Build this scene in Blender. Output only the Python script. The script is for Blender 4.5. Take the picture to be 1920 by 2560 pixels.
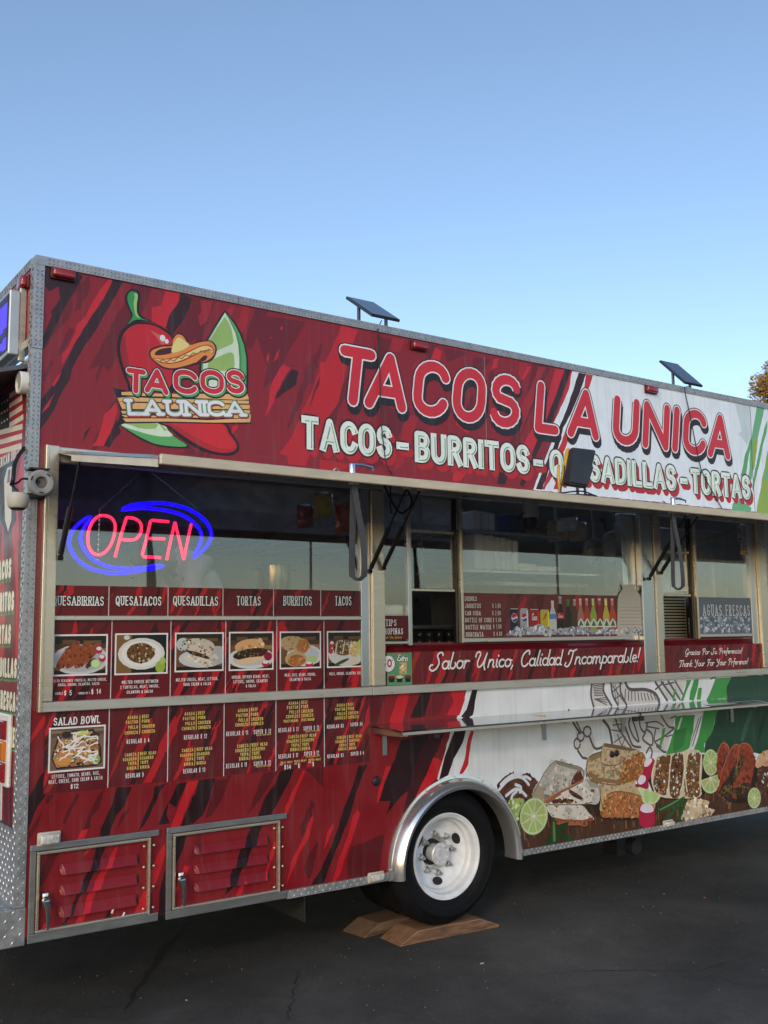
import bpy, bmesh, math, random
from mathutils import Vector, Matrix, Quaternion
from mathutils.geometry import delaunay_2d_cdt

# ------------------------------------------------------------------ camera, sky, sun, exposure
for o in list(bpy.data.objects):
    bpy.data.objects.remove(o)
SC = bpy.context.scene
COL = SC.collection
RIGHT = Vector((0.82041121, -0.57165038, -0.01188681))
DOWN = Vector((0.06065715, 0.10768728, -0.99233269))
FWD = Vector((0.56854741, 0.81339984, 0.12302253))
FOC = 2495.3075
EYE = Vector((-1.1907, -4.4, 1.62))
cam_data = bpy.data.cameras.new('camera')
cam = bpy.data.objects.new('camera', cam_data)
COL.objects.link(cam)
SC.camera = cam
cam_data.sensor_fit = 'VERTICAL'
cam_data.sensor_height = 36.0
cam_data.lens = FOC / 2560 * 36.0
cam_data.clip_start = 0.05
cam_data.clip_end = 3000
rm = Matrix((RIGHT, -DOWN, -FWD)).transposed()
cam.matrix_world = Matrix.Translation(EYE) @ rm.to_4x4()
SC.render.resolution_x, SC.render.resolution_y = 768, 1024

_el, _az = math.radians(22.0), math.radians(228.0)
SUN_DIR = Vector((math.sin(_az) * math.cos(_el), math.cos(_az) * math.cos(_el), math.sin(_el)))   # towards the low sun, behind the camera on the left
sun_el = math.asin(SUN_DIR.z)
sun_az = math.atan2(SUN_DIR.x, SUN_DIR.y)                # clockwise from +Y
W = bpy.data.worlds.new('World')
SC.world = W
W.use_nodes = True
wn = W.node_tree.nodes
wl = W.node_tree.links
wn.clear()
sky = wn.new('ShaderNodeTexSky')
sky.sky_type = 'NISHITA'
sky.sun_disc = False
sky.sun_elevation = sun_el
sky.sun_rotation = sun_az
sky.altitude = 200
sky.air_density = 1.0
sky.dust_density = 1.1
sky.ozone_density = 1.5
bg = wn.new('ShaderNodeBackground')
bg.inputs['Strength'].default_value = 0.15
wo = wn.new('ShaderNodeOutputWorld')
wl.new(sky.outputs[0], bg.inputs[0])
wl.new(bg.outputs[0], wo.inputs[0])
sl = bpy.data.lights.new('sun', 'SUN')
sl.energy = 0.4
sl.angle = math.radians(4)
sl.color = (1.0, 0.74, 0.47)
so = bpy.data.objects.new('sun', sl)
COL.objects.link(so)
so.rotation_euler = SUN_DIR.to_track_quat('Z', 'Y').to_euler()
so.location = (-20, 1, 8)
vs = SC.view_settings
vs.view_transform = 'Standard'
vs.look = 'None'
vs.gamma = 1.0
vs.use_curve_mapping = False
vs.exposure = 0.62
SC.render.engine = 'CYCLES'
SC.cycles.max_bounces = 8
SC.cycles.transparent_max_bounces = 24

random.seed(7)

# ------------------------------------------------------------------ helpers
def at(px, py, Y=0.0, X=None, Z=None):
    """point of the place seen at a photo pixel, on the plane Y (or X, or Z) given"""
    d = RIGHT * ((px - 960) / FOC) + DOWN * ((py - 1280) / FOC) + FWD
    if Z is not None:
        t = (Z - EYE.z) / d.z
    elif X is not None:
        t = (X - EYE.x) / d.x
    else:
        t = (Y - EYE.y) / d.y
    return EYE + d * t

def w2(px, py):
    p = at(px, py)
    return (p.x, p.z)

def lin(c):
    r = []
    for v in c[:3]:
        v = v / 255.0
        r.append(v / 12.92 if v <= 0.04045 else ((v + 0.055) / 1.055) ** 2.4)
    return (r[0], r[1], r[2], 1.0)

MATS = {}
def mat(name, color=(0.5, 0.5, 0.5), rough=0.5, metal=0.0, emit=None, estr=1.0, coat=0.0, noise=0.0, nscale=8.0, bump=0.0, bscale=30.0, attr=False, stretch=None, rnoise=0.0, spec=0.5):
    if name in MATS:
        return MATS[name]
    m = bpy.data.materials.new(name)
    m.use_nodes = True
    nt = m.node_tree
    b = nt.nodes['Principled BSDF']
    b.inputs['Roughness'].default_value = rough
    b.inputs['Metallic'].default_value = metal
    b.inputs['Specular IOR Level'].default_value = spec
    c4 = tuple(color[:3]) + (1.0,)
    b.inputs['Base Color'].default_value = c4
    src = None
    if attr:
        a = nt.nodes.new('ShaderNodeVertexColor')
        a.layer_name = 'Col'
        src = a.outputs[0]
        nt.links.new(src, b.inputs['Base Color'])
    if coat:
        b.inputs['Coat Weight'].default_value = coat
        b.inputs['Coat Roughness'].default_value = 0.06
    tc = None
    def coords(scl=None):
        t = nt.nodes.new('ShaderNodeTexCoord')
        mp = nt.nodes.new('ShaderNodeMapping')
        if scl:
            mp.inputs['Scale'].default_value = scl
        nt.links.new(t.outputs['Object'], mp.inputs[0])
        return mp.outputs[0]
    if noise or rnoise:
        n = nt.nodes.new('ShaderNodeTexNoise')
        n.inputs['Scale'].default_value = nscale
        n.inputs['Detail'].default_value = 6
        nt.links.new(coords(stretch), n.inputs['Vector'])
        if noise:
            mr = nt.nodes.new('ShaderNodeMapRange')
            mr.inputs['From Min'].default_value = 0.3
            mr.inputs['From Max'].default_value = 0.7
            mr.inputs['To Min'].default_value = 1 - noise
            mr.inputs['To Max'].default_value = 1 + noise * 0.6
            nt.links.new(n.outputs[0], mr.inputs[0])
            mx = nt.nodes.new('ShaderNodeVectorMath')
            mx.operation = 'SCALE'
            if src:
                nt.links.new(src, mx.inputs[0])
            else:
                mx.inputs[0].default_value = c4[:3]
            nt.links.new(mr.outputs[0], mx.inputs['Scale'])
            nt.links.new(mx.outputs[0], b.inputs['Base Color'])
        if rnoise:
            m2 = nt.nodes.new('ShaderNodeMapRange')
            m2.inputs['From Min'].default_value = 0.3
            m2.inputs['From Max'].default_value = 0.7
            m2.inputs['To Min'].default_value = max(0.02, rough - rnoise)
            m2.inputs['To Max'].default_value = rough + rnoise
            nt.links.new(n.outputs[0], m2.inputs[0])
            nt.links.new(m2.outputs[0], b.inputs['Roughness'])
    if bump:
        n2 = nt.nodes.new('ShaderNodeTexNoise')
        n2.inputs['Scale'].default_value = bscale
        n2.inputs['Detail'].default_value = 4
        nt.links.new(coords(stretch), n2.inputs['Vector'])
        bp = nt.nodes.new('ShaderNodeBump')
        bp.inputs['Strength'].default_value = 1.0
        bp.inputs['Distance'].default_value = bump
        nt.links.new(n2.outputs[0], bp.inputs['Height'])
        nt.links.new(bp.outputs[0], b.inputs['Normal'])
        if coat:
            nt.links.new(bp.outputs[0], b.inputs['Coat Normal'])
    if emit:
        b.inputs['Emission Color'].default_value = tuple(emit[:3]) + (1.0,)
        b.inputs['Emission Strength'].default_value = estr
    MATS[name] = m
    return m

def glass_mat(name, ior=0.1, tint=(0.96, 0.97, 0.965), rough=0.0):
    if name in MATS:
        return MATS[name]
    m = bpy.data.materials.new(name)
    m.use_nodes = True
    nt = m.node_tree
    nt.nodes.clear()
    out = nt.nodes.new('ShaderNodeOutputMaterial')
    tr = nt.nodes.new('ShaderNodeBsdfTransparent')
    tr.inputs[0].default_value = tuple(tint) + (1,)
    gl = nt.nodes.new('ShaderNodeBsdfGlossy')
    gl.inputs['Roughness'].default_value = rough
    gl.inputs[0].default_value = (0.95, 0.97, 0.95, 1)
    lw = nt.nodes.new('ShaderNodeLayerWeight')          # same from both sides of the sheet
    lw.inputs['Blend'].default_value = 0.5
    pw = nt.nodes.new('ShaderNodeMath')
    pw.operation = 'POWER'
    pw.inputs[1].default_value = 3.0
    nt.links.new(lw.outputs['Facing'], pw.inputs[0])
    fr = nt.nodes.new('ShaderNodeMath')
    fr.operation = 'MULTIPLY_ADD'
    fr.inputs[1].default_value = 1.0 - ior
    fr.inputs[2].default_value = ior
    nt.links.new(pw.outputs[0], fr.inputs[0])
    mx = nt.nodes.new('ShaderNodeMixShader')
    nt.links.new(fr.outputs[0], mx.inputs[0])
    nt.links.new(tr.outputs[0], mx.inputs[1])
    nt.links.new(gl.outputs[0], mx.inputs[2])
    nt.links.new(mx.outputs[0], out.inputs[0])
    MATS[name] = m
    return m

def link(name, me, m=None, parent=None, smooth=False):
    o = bpy.data.objects.new(name, me)
    COL.objects.link(o)
    if m is not None:
        me.materials.append(m)
    if parent is not None:
        o.parent = parent
        o.matrix_parent_inverse = parent_world(parent).inverted()
    if smooth:
        for p in me.polygons:
            p.use_smooth = True
    return o

def parent_world(p):
    m = p.matrix_basis.copy()
    while p.parent is not None:
        m = p.parent.matrix_basis @ p.matrix_parent_inverse @ m
        p = p.parent
    return m

class MB:
    """collects shapes in world coordinates; build() links them as one mesh object"""
    def __init__(s):
        s.v = []
        s.f = []
    def add(s, vs, fs):
        b = len(s.v)
        s.v += [tuple(v) for v in vs]
        s.f += [tuple(b + i for i in f) for f in fs]
        return s
    def box(s, x0, x1, y0, y1, z0, z1, M=None):
        vs = [Vector((x, y, z)) for x in (x0, x1) for y in (y0, y1) for z in (z0, z1)]
        if M is not None:
            vs = [M @ v for v in vs]
        return s.add(vs, [(0, 1, 3, 2), (4, 6, 7, 5), (0, 4, 5, 1), (2, 3, 7, 6), (0, 2, 6, 4), (1, 5, 7, 3)])
    def cbox(s, x0, x1, y0, y1, z0, z1, c=0.004, M=None):
        """box with chamfered edges"""
        bm = bmesh.new()
        bmesh.ops.create_cube(bm, size=1)
        for v in bm.verts:
            v.co = Vector(((x0 + x1) / 2 + v.co.x * (x1 - x0), (y0 + y1) / 2 + v.co.y * (y1 - y0), (z0 + z1) / 2 + v.co.z * (z1 - z0)))
        bmesh.ops.bevel(bm, geom=bm.edges[:], offset=c, segments=2, affect='EDGES', profile=0.5)
        if M is not None:
            bm.transform(M)
        bm.verts.index_update()
        s.add([v.co for v in bm.verts], [[v.index for v in f.verts] for f in bm.faces])
        bm.free()
        return s
    def prism(s, pts, axis, a, b):
        """polygon pts (2d) extruded along axis from a to b; axis 'Y': pts are (x,z); 'X': (y,z); 'Z': (x,y)"""
        def mk(p, t):
            return {'Y': (p[0], t, p[1]), 'X': (t, p[0], p[1]), 'Z': (p[0], p[1], t)}[axis]
        n = len(pts)
        vs = [mk(p, a) for p in pts] + [mk(p, b) for p in pts]
        return s.add(vs, [tuple(range(n)), tuple(range(2 * n - 1, n - 1, -1))] + [(i, n + i, n + (i + 1) % n, (i + 1) % n) for i in range(n)])
    def tube(s, pts, r, n=8, closed=False, caps=True):
        pts = [Vector(p) for p in pts]
        rs = r if isinstance(r, (list, tuple)) else [r] * len(pts)
        base = len(s.v)
        N = len(pts)
        prev = None
        for i, p in enumerate(pts):
            if closed:
                t = pts[(i + 1) % N] - pts[i - 1]
            else:
                t = pts[min(i + 1, N - 1)] - pts[max(i - 1, 0)]
            t.normalize()
            if prev is None:
                u = t.orthogonal().normalized()
            else:
                u = (prev - t * prev.dot(t))
                u = u.normalized() if u.length > 1e-6 else t.orthogonal().normalized()
            prev = u
            w = t.cross(u)
            for k in range(n):
                a = 2 * math.pi * k / n
                s.v.append(tuple(p + (u * math.cos(a) + w * math.sin(a)) * rs[i]))
        for i in range(N if closed else N - 1):
            j = (i + 1) % N
            for k in range(n):
                k2 = (k + 1) % n
                s.f.append((base + i * n + k, base + i * n + k2, base + j * n + k2, base + j * n + k))
        if caps and not closed:
            s.f.append(tuple(base + k for k in range(n - 1, -1, -1)))
            s.f.append(tuple(base + (N - 1) * n + k for k in range(n)))
        return s
    def lathe(s, prof, c, axis='Y', n=48, a0=0.0, a1=2 * math.pi, flip=1):
        """prof: (r, t) pairs; t runs along axis from c"""
        full = abs(a1 - a0 - 2 * math.pi) < 1e-6
        m = n if full else n + 1
        base = len(s.v)
        for r, t in prof:
            for k in range(m):
                a = a0 + (a1 - a0) * k / n
                ca, sa = math.cos(a) * r, math.sin(a) * r
                if axis == 'Y':
                    s.v.append((c[0] + ca, c[1] + t, c[2] + sa))
                elif axis == 'X':
                    s.v.append((c[0] + t, c[1] + ca, c[2] + sa))
                else:
                    s.v.append((c[0] + ca, c[1] + sa, c[2] + t))
        for i in range(len(prof) - 1):
            for k in range(n):
                k2 = (k + 1) % m if full else k + 1
                s.f.append((base + i * m + k, base + i * m + k2, base + (i + 1) * m + k2, base + (i + 1) * m + k))
        return s
    def build(s, name, m=None, parent=None, smooth=False, auto=None):
        me = bpy.data.meshes.new(name)
        me.from_pydata(s.v, [], s.f)
        bm = bmesh.new()
        bm.from_mesh(me)
        bmesh.ops.remove_doubles(bm, verts=bm.verts[:], dist=1e-6)
        bmesh.ops.recalc_face_normals(bm, faces=bm.faces[:])
        bm.to_mesh(me)
        bm.free()
        o = link(name, me, m, parent, smooth)
        if auto:
            me.polygons.foreach_set('use_smooth', [True] * len(me.polygons))
            me.set_sharp_from_angle(angle=math.radians(auto))
        return o

def tag(o, label=None, cat=None, group=None, kind=None):
    if label: o['label'] = label
    if cat: o['category'] = cat
    if group: o['group'] = group
    if kind: o['kind'] = kind
    return o

def empty(name, loc=(0, 0, 0)):
    o = bpy.data.objects.new(name, None)
    o.location = loc
    o.empty_display_size = 0.1
    COL.objects.link(o)
    return o

# ------------------------------------------------------------------ flat print: polygons painted one over the other, flattened into one sheet
def ccw(p):
    a = sum(p[i][0] * p[(i + 1) % len(p)][1] - p[(i + 1) % len(p)][0] * p[i][1] for i in range(len(p)))
    return p if a > 0 else p[::-1]

class Art:
    def __init__(s):
        s.p = []
    def poly(s, pts, c):
        s.p.append((ccw([tuple(q) for q in pts]), lin(c) if c is not None else None))
        return s
    def rect(s, x0, z0, x1, z1, c):
        return s.poly([(x0, z0), (x1, z0), (x1, z1), (x0, z1)], c)
    def ell(s, cx, cz, rx, rz, c, n=20, rot=0.0, a0=0, a1=360):
        ca, sa = math.cos(rot), math.sin(rot)
        pts = []
        full = a1 - a0 >= 360
        for k in range(n if full else n + 1):
            a = math.radians(a0 + (a1 - a0) * k / n)
            x, z = rx * math.cos(a), rz * math.sin(a)
            pts.append((cx + x * ca - z * sa, cz + x * sa + z * ca))
        return s.poly(pts, c)
    def strokes(s, lines, r, c, butt=False, off=(0, 0)):
        for ln in lines:
            for pg in outline(ln, r, butt):
                s.poly([(x + off[0], z + off[1]) for x, z in pg], c)
        return s
    def blobs(s, n, inside, pal, r0, r1, rnd, squash=1.0):
        """small uneven patches scattered inside a polygon"""
        xs = [q[0] for q in inside]
        zs = [q[1] for q in inside]
        for _ in range(n):
            for _t in range(30):
                x, z = rnd.uniform(min(xs), max(xs)), rnd.uniform(min(zs), max(zs))
                if pin(x, z, inside):
                    break
            r = rnd.uniform(r0, r1)
            k = rnd.choice((5, 6, 7))
            ph = rnd.uniform(0, 6.28)
            st = rnd.uniform(0.5, 1.0)
            ro = rnd.uniform(0, 3.14)
            pts = []
            for i in range(k):
                a = ph + 6.283 * i / k
                q = r * rnd.uniform(0.65, 1.1)
                u, v = q * math.cos(a), q * st * math.sin(a)
                pts.append((x + u * math.cos(ro) - v * math.sin(ro), z + (u * math.sin(ro) + v * math.cos(ro)) * squash))
            c = rnd.choice(pal)
            j = rnd.uniform(0.85, 1.12)
            s.poly(pts, tuple(min(255, v * j) for v in c))
        return s
    def flat(s):
        vs, fs = [], []
        for p, c in s.p:
            b = len(vs)
            vs += [Vector((q[0], q[1])) for q in p]
            fs.append(list(range(b, b + len(p))))
        r = delaunay_2d_cdt(vs, [], fs, 0, 1e-7, True)
        ov, of, oo = r[0], r[2], r[5]
        F, Cc = [], []
        for f, ids in zip(of, oo):
            if not ids:
                continue
            c = s.p[max(ids)][1]
            if c is None:
                continue
            F.append(tuple(f))
            Cc.append(c)
        return [(v.x, v.y) for v in ov], F, Cc
    def build(s, name, parent=None, Y=0.0, m=None, plane='Y', fn=None):
        V, F, Cc = s.flat()
        me = bpy.data.meshes.new(name)
        if fn:
            P = [fn(x, z) for x, z in V]
        elif plane == 'Y':
            P = [(x, Y, z) for x, z in V]
        else:                                   # plane X: first coordinate runs along Y
            P = [(Y, x, z) for x, z in V]
        used = sorted({i for f in F for i in f})
        mp = {i: k for k, i in enumerate(used)}
        me.from_pydata([P[i] for i in used], [], [[mp[i] for i in f] for f in F])
        ca = me.color_attributes.new('Col', 'FLOAT_COLOR', 'CORNER')
        k = 0
        dat = [0.0] * (4 * len(me.loops))
        for f, c in zip(F, Cc):
            for _ in f:
                dat[4 * k:4 * k + 4] = c
                k += 1
        ca.data.foreach_set('color', dat)
        return link(name, me, m or VINYL, parent)

def pin(x, z, P):
    r = False
    n = len(P)
    for i in range(n):
        x0, z0 = P[i]
        x1, z1 = P[(i + 1) % n]
        if (z0 > z) != (z1 > z) and x < (x1 - x0) * (z - z0) / (z1 - z0) + x0:
            r = not r
    return r

def outline(ln, r, butt=False):
    """polyline -> list of simple polygons (split at sharp corners, round or butt ends)"""
    pts = [Vector(p) for p in ln]
    q = [pts[0]]
    for p in pts[1:]:
        if (p - q[-1]).length > 1e-6:
            q.append(p)
    pts = q
    if len(pts) == 1:
        return [[(pts[0].x + r * math.cos(a * 0.628), pts[0].y + r * math.sin(a * 0.628)) for a in range(10)]]
    closed = (pts[0] - pts[-1]).length < 1e-6
    if butt and not closed:                     # square ends
        pts[0] = pts[0] + (pts[0] - pts[1]).normalized() * r * .9
        pts[-1] = pts[-1] + (pts[-1] - pts[-2]).normalized() * r * .9
    parts = []
    cur = [pts[0]]
    for i in range(1, len(pts)):
        cur.append(pts[i])
        if i < len(pts) - 1:
            a = (pts[i] - pts[i - 1]).normalized()
            b = (pts[i + 1] - pts[i]).normalized()
            if a.dot(b) < 0.72:
                parts.append(cur)
                cur = [pts[i]]
    parts.append(cur)
    if closed and len(parts) == 1 and len(parts[0]) > 6:
        h = len(parts[0]) // 2
        parts = [parts[0][:h + 1], parts[0][h:]]
    out = []
    np_ = len(parts)
    for pi, p in enumerate(parts):
        n = len(p)
        L, R = [], []
        for i in range(n):
            t = (p[min(i + 1, n - 1)] - p[max(i - 1, 0)]).normalized()
            nn = Vector((-t.y, t.x))
            L.append(p[i] + nn * r)
            R.append(p[i] - nn * r)
        t0 = (p[1] - p[0]).normalized()
        t1 = (p[-1] - p[-2]).normalized()
        if any((L[i + 1] - L[i]).dot(p[i + 1] - p[i]) < 0 or (R[i + 1] - R[i]).dot(p[i + 1] - p[i]) < 0 for i in range(n - 1)):
            # bend tighter than the pen: build it piece by piece
            for i in range(n - 1):
                t = (p[i + 1] - p[i]).normalized()
                nn = Vector((-t.y, t.x)) * r
                a_, b_ = p[i] - (t * r * .45 if i else t * 0), p[i + 1] + (t * r * .45 if i < n - 2 else t * 0)
                out.append([tuple(a_ + nn), tuple(a_ - nn), tuple(b_ - nn), tuple(b_ + nn)])
                if i and r > .012:
                    out.append([(p[i].x + r * math.cos(a * 1.0472 + .3), p[i].y + r * math.sin(a * 1.0472 + .3)) for a in range(6)])
            continue
        def cap(c, t):
            a = math.atan2(t.y, t.x)
            return [c + Vector((math.cos(a + w), math.sin(a + w))) * r for w in (0.9, 0.3, -0.3, -0.9)]
        pg = list(L)
        if not (butt and pi == np_ - 1 and not closed):
            pg += cap(p[-1], t1)
        pg += R[::-1]
        if not (butt and pi == 0 and not closed):
            pg += cap(p[0], -t0)
        out.append([(v.x, v.y) for v in pg])
    return out

# ------------------------------------------------------------------ stroke alphabet (unit height)
def arc(cx, cy, rx, ry, a0, a1, n=10):
    return [(cx + rx * math.cos(math.radians(a0 + (a1 - a0) * k / n)), cy + ry * math.sin(math.radians(a0 + (a1 - a0) * k / n))) for k in range(n + 1)]

GL = {
    'A': (.72, [[(0, 0), (.36, 1), (.72, 0)], [(.12, .3), (.6, .3)]]),
    'B': (.56, [[(0, 0), (0, 1), (.28, 1)] + arc(.28, .76, .26, .24, 90, -90, 8)[1:] + [(0, .52)], [(.28, .52)] + arc(.28, .26, .28, .26, 90, -90, 8)[1:] + [(0, 0)]]),
    'C': (.62, [arc(.33, .68, .33, .32, 20, 180, 9) + arc(.33, .32, .33, .32, 180, 340, 9)]),
    'D': (.6, [[(0, 0), (0, 1), (.24, 1)] + arc(.24, .64, .36, .36, 90, 0, 6)[1:] + arc(.24, .36, .36, .36, 0, -90, 6) + [(0, 0)]]),
    'E': (.48, [[(.48, 1), (0, 1), (0, 0), (.48, 0)], [(0, .52), (.4, .52)]]),
    'F': (.48, [[(.48, 1), (0, 1), (0, 0)], [(0, .52), (.4, .52)]]),
    'G': (.64, [arc(.33, .68, .33, .32, 20, 180, 9) + arc(.33, .32, .33, .32, 180, 350, 9) + [(.64, .45), (.36, .45)]]),
    'H': (.58, [[(0, 0), (0, 1)], [(.58, 0), (.58, 1)], [(0, .52), (.58, .52)]]),
    'I': (.0, [[(0, 0), (0, 1)]]),
    'J': (.44, [[(.44, 1), (.44, .3)] + arc(.2, .26, .24, .26, 0, -160, 8)]),
    'K': (.58, [[(0, 0), (0, 1)], [(.56, 1), (.02, .42)], [(.2, .6), (.58, 0)]]),
    'L': (.5, [[(0, 1), (0, 0), (.5, 0)]]),
    'M': (.8, [[(0, 0), (0.04, 1), (.4, .3), (.76, 1), (.8, 0)]]),
    'N': (.6, [[(0, 0), (0, 1), (.6, 0), (.6, 1)]]),
    'O': (.68, [arc(.34, .64, .34, .36, 0, 180, 10) + arc(.34, .36, .34, .36, 180, 360, 10) + [(.68, .64)]]),
    'P': (.54, [[(0, 0), (0, 1), (.27, 1)] + arc(.27, .74, .27, .26, 90, -90, 8)[1:] + [(0, .48)]]),
    'Q': (.68, [arc(.34, .64, .34, .36, 0, 180, 10) + arc(.34, .36, .34, .36, 180, 360, 10) + [(.68, .64)], [(.36, .3), (.7, -.12)]]),
    'R': (.56, [[(0, 0), (0, 1), (.28, 1)] + arc(.28, .75, .26, .25, 90, -90, 8)[1:] + [(0, .5)], [(.26, .5), (.56, 0)]]),
    'S': (.56, [arc(.28, .75, .27, .25, 15, 230, 10) + arc(.28, .26, .28, .26, 60, -165, 10)]),
    'T': (.62, [[(0, 1), (.62, 1)], [(.31, 1), (.31, 0)]]),
    'U': (.6, [[(0, 1), (0, .34)] + arc(.3, .32, .3, .32, 180, 360, 10) + [(.6, 1)]]),
    'V': (.66, [[(0, 1), (.33, 0), (.66, 1)]]),
    'W': (.92, [[(0, 1), (.2, 0), (.46, .8), (.72, 0), (.92, 1)]]),
    'X': (.6, [[(0, 0), (.6, 1)], [(0, 1), (.6, 0)]]),
    'Y': (.62, [[(0, 1), (.31, .48), (.62, 1)], [(.31, .48), (.31, 0)]]),
    'Z': (.56, [[(0, 1), (.56, 1), (0, 0), (.56, 0)]]),
    '0': (.5, [arc(.25, .64, .25, .36, 0, 180, 8) + arc(.25, .36, .25, .36, 180, 360, 8) + [(.5, .64)]]),
    '1': (.2, [[(0, .8), (.2, 1), (.2, 0)]]),
    '2': (.5, [arc(.25, .74, .25, .26, 170, -30, 8) + [(0, 0), (.5, 0)]]),
    '3': (.5, [arc(.24, .76, .24, .24, 160, -80, 8), arc(.24, .26, .26, .26, 85, -160, 8)]),
    '4': (.54, [[(.4, 0), (.4, 1), (0, .3), (.54, .3)]]),
    '5': (.5, [[(.46, 1), (.06, 1), (.02, .56)] + arc(.22, .32, .28, .32, 115, -150, 8)]),
    '6': (.5, [[(.42, 1), (.06, .45)], arc(.25, .28, .25, .28, 0, 360, 12)]),
    '7': (.5, [[(0, 1), (.5, 1), (.16, 0)]]),
    '8': (.5, [arc(.25, .75, .21, .24, -90, 270, 12), arc(.25, .26, .25, .26, 90, 450, 12)]),
    '$': (.5, [arc(.25, .72, .23, .2, 20, 225, 8) + arc(.25, .28, .24, .22, 50, -160, 8), [(.25, -.08), (.25, 1.08)]]),
    '&': (.62, [[(.62, 0), (.12, .72)] + arc(.28, .82, .16, .18, 200, -30, 8) + [(.1, .42)] + arc(.24, .22, .24, .22, 150, 330, 8) + [(.6, .48)]]),
    '-': (.26, [[(0, .42), (.26, .42)]]),
    ',': (.06, [[(.06, .06), (0, -.14)]]),
    '.': (.02, [[(0, .02), (.02, .02)]]),
    '!': (.0, [[(0, 1), (0, .36)], [(0, .06), (0, .0)]]),
    '|': (.0, [[(0, 0), (0, 1)]]),
    ' ': (.22, []),
}

def serif(ch, lines, s):
    """short slabs at the ends of upright strokes"""
    add = []
    for ln in lines:
        for e, nx in ((ln[0], ln[1]), (ln[-1], ln[-2])):
            if abs(e[0] - nx[0]) < abs(e[1] - nx[1]) * 0.9 and (e[1] < 0.1 or e[1] > 0.9) and ch not in 'SCGO0Q3256&J,.!|$1':
                add.append([(e[0] - s, e[1]), (e[0] + s, e[1])])
    return lines + add

def thin(ln, k):
    """fewer points on the curves of a stroke, corners kept"""
    out = [ln[0]]
    c = 0
    for i in range(1, len(ln) - 1):
        a = Vector(ln[i]) - Vector(ln[i - 1])
        b = Vector(ln[i + 1]) - Vector(ln[i])
        corner = a.length > 1e-9 and b.length > 1e-9 and (a.normalized().dot(b.normalized()) < .8 or a.length > .2 or b.length > .2)
        c += 1
        if corner or c >= k:
            out.append(ln[i])
            c = 0
    return out + [ln[-1]]

def text_lines(txt, x, z, h, w=None, r=0.0, gap=0.2, slant=0.0, slab=0.0, align='l', cond=1.0):
    """skeleton of a line of text: visible box starts at (x,z), visible cap height h; w fits the visible width"""
    H = h - 2 * r
    g = gap * H + 2 * r
    tot = sum(GL[c][0] for c in txt)
    ng = (len(txt) - 1) * g
    if w is not None:
        sx = (w - 2 * r - ng) / max(tot, 1e-6)
        if sx < 0.35 * H:
            sx = 0.35 * H
            g = (w - 2 * r - sx * tot) / max(1, len(txt) - 1)
    else:
        sx = H * cond
        w = sx * tot + ng + 2 * r
    if align == 'c':
        x -= w / 2
    elif align == 'r':
        x -= w
    cx = x + r
    out = []
    for c in txt:
        gw, ls = GL[c]
        if slab:
            ls = serif(c, ls, slab)
        for ln in ls:
            if h < .06 and len(ln) > 7:
                ln = thin(ln, 3 if h < .022 else 2)
            out.append([(cx + px_ * sx + slant * py_ * H, z + r + py_ * H) for px_, py_ in ln])
        cx += gw * sx + g
    return out

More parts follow.
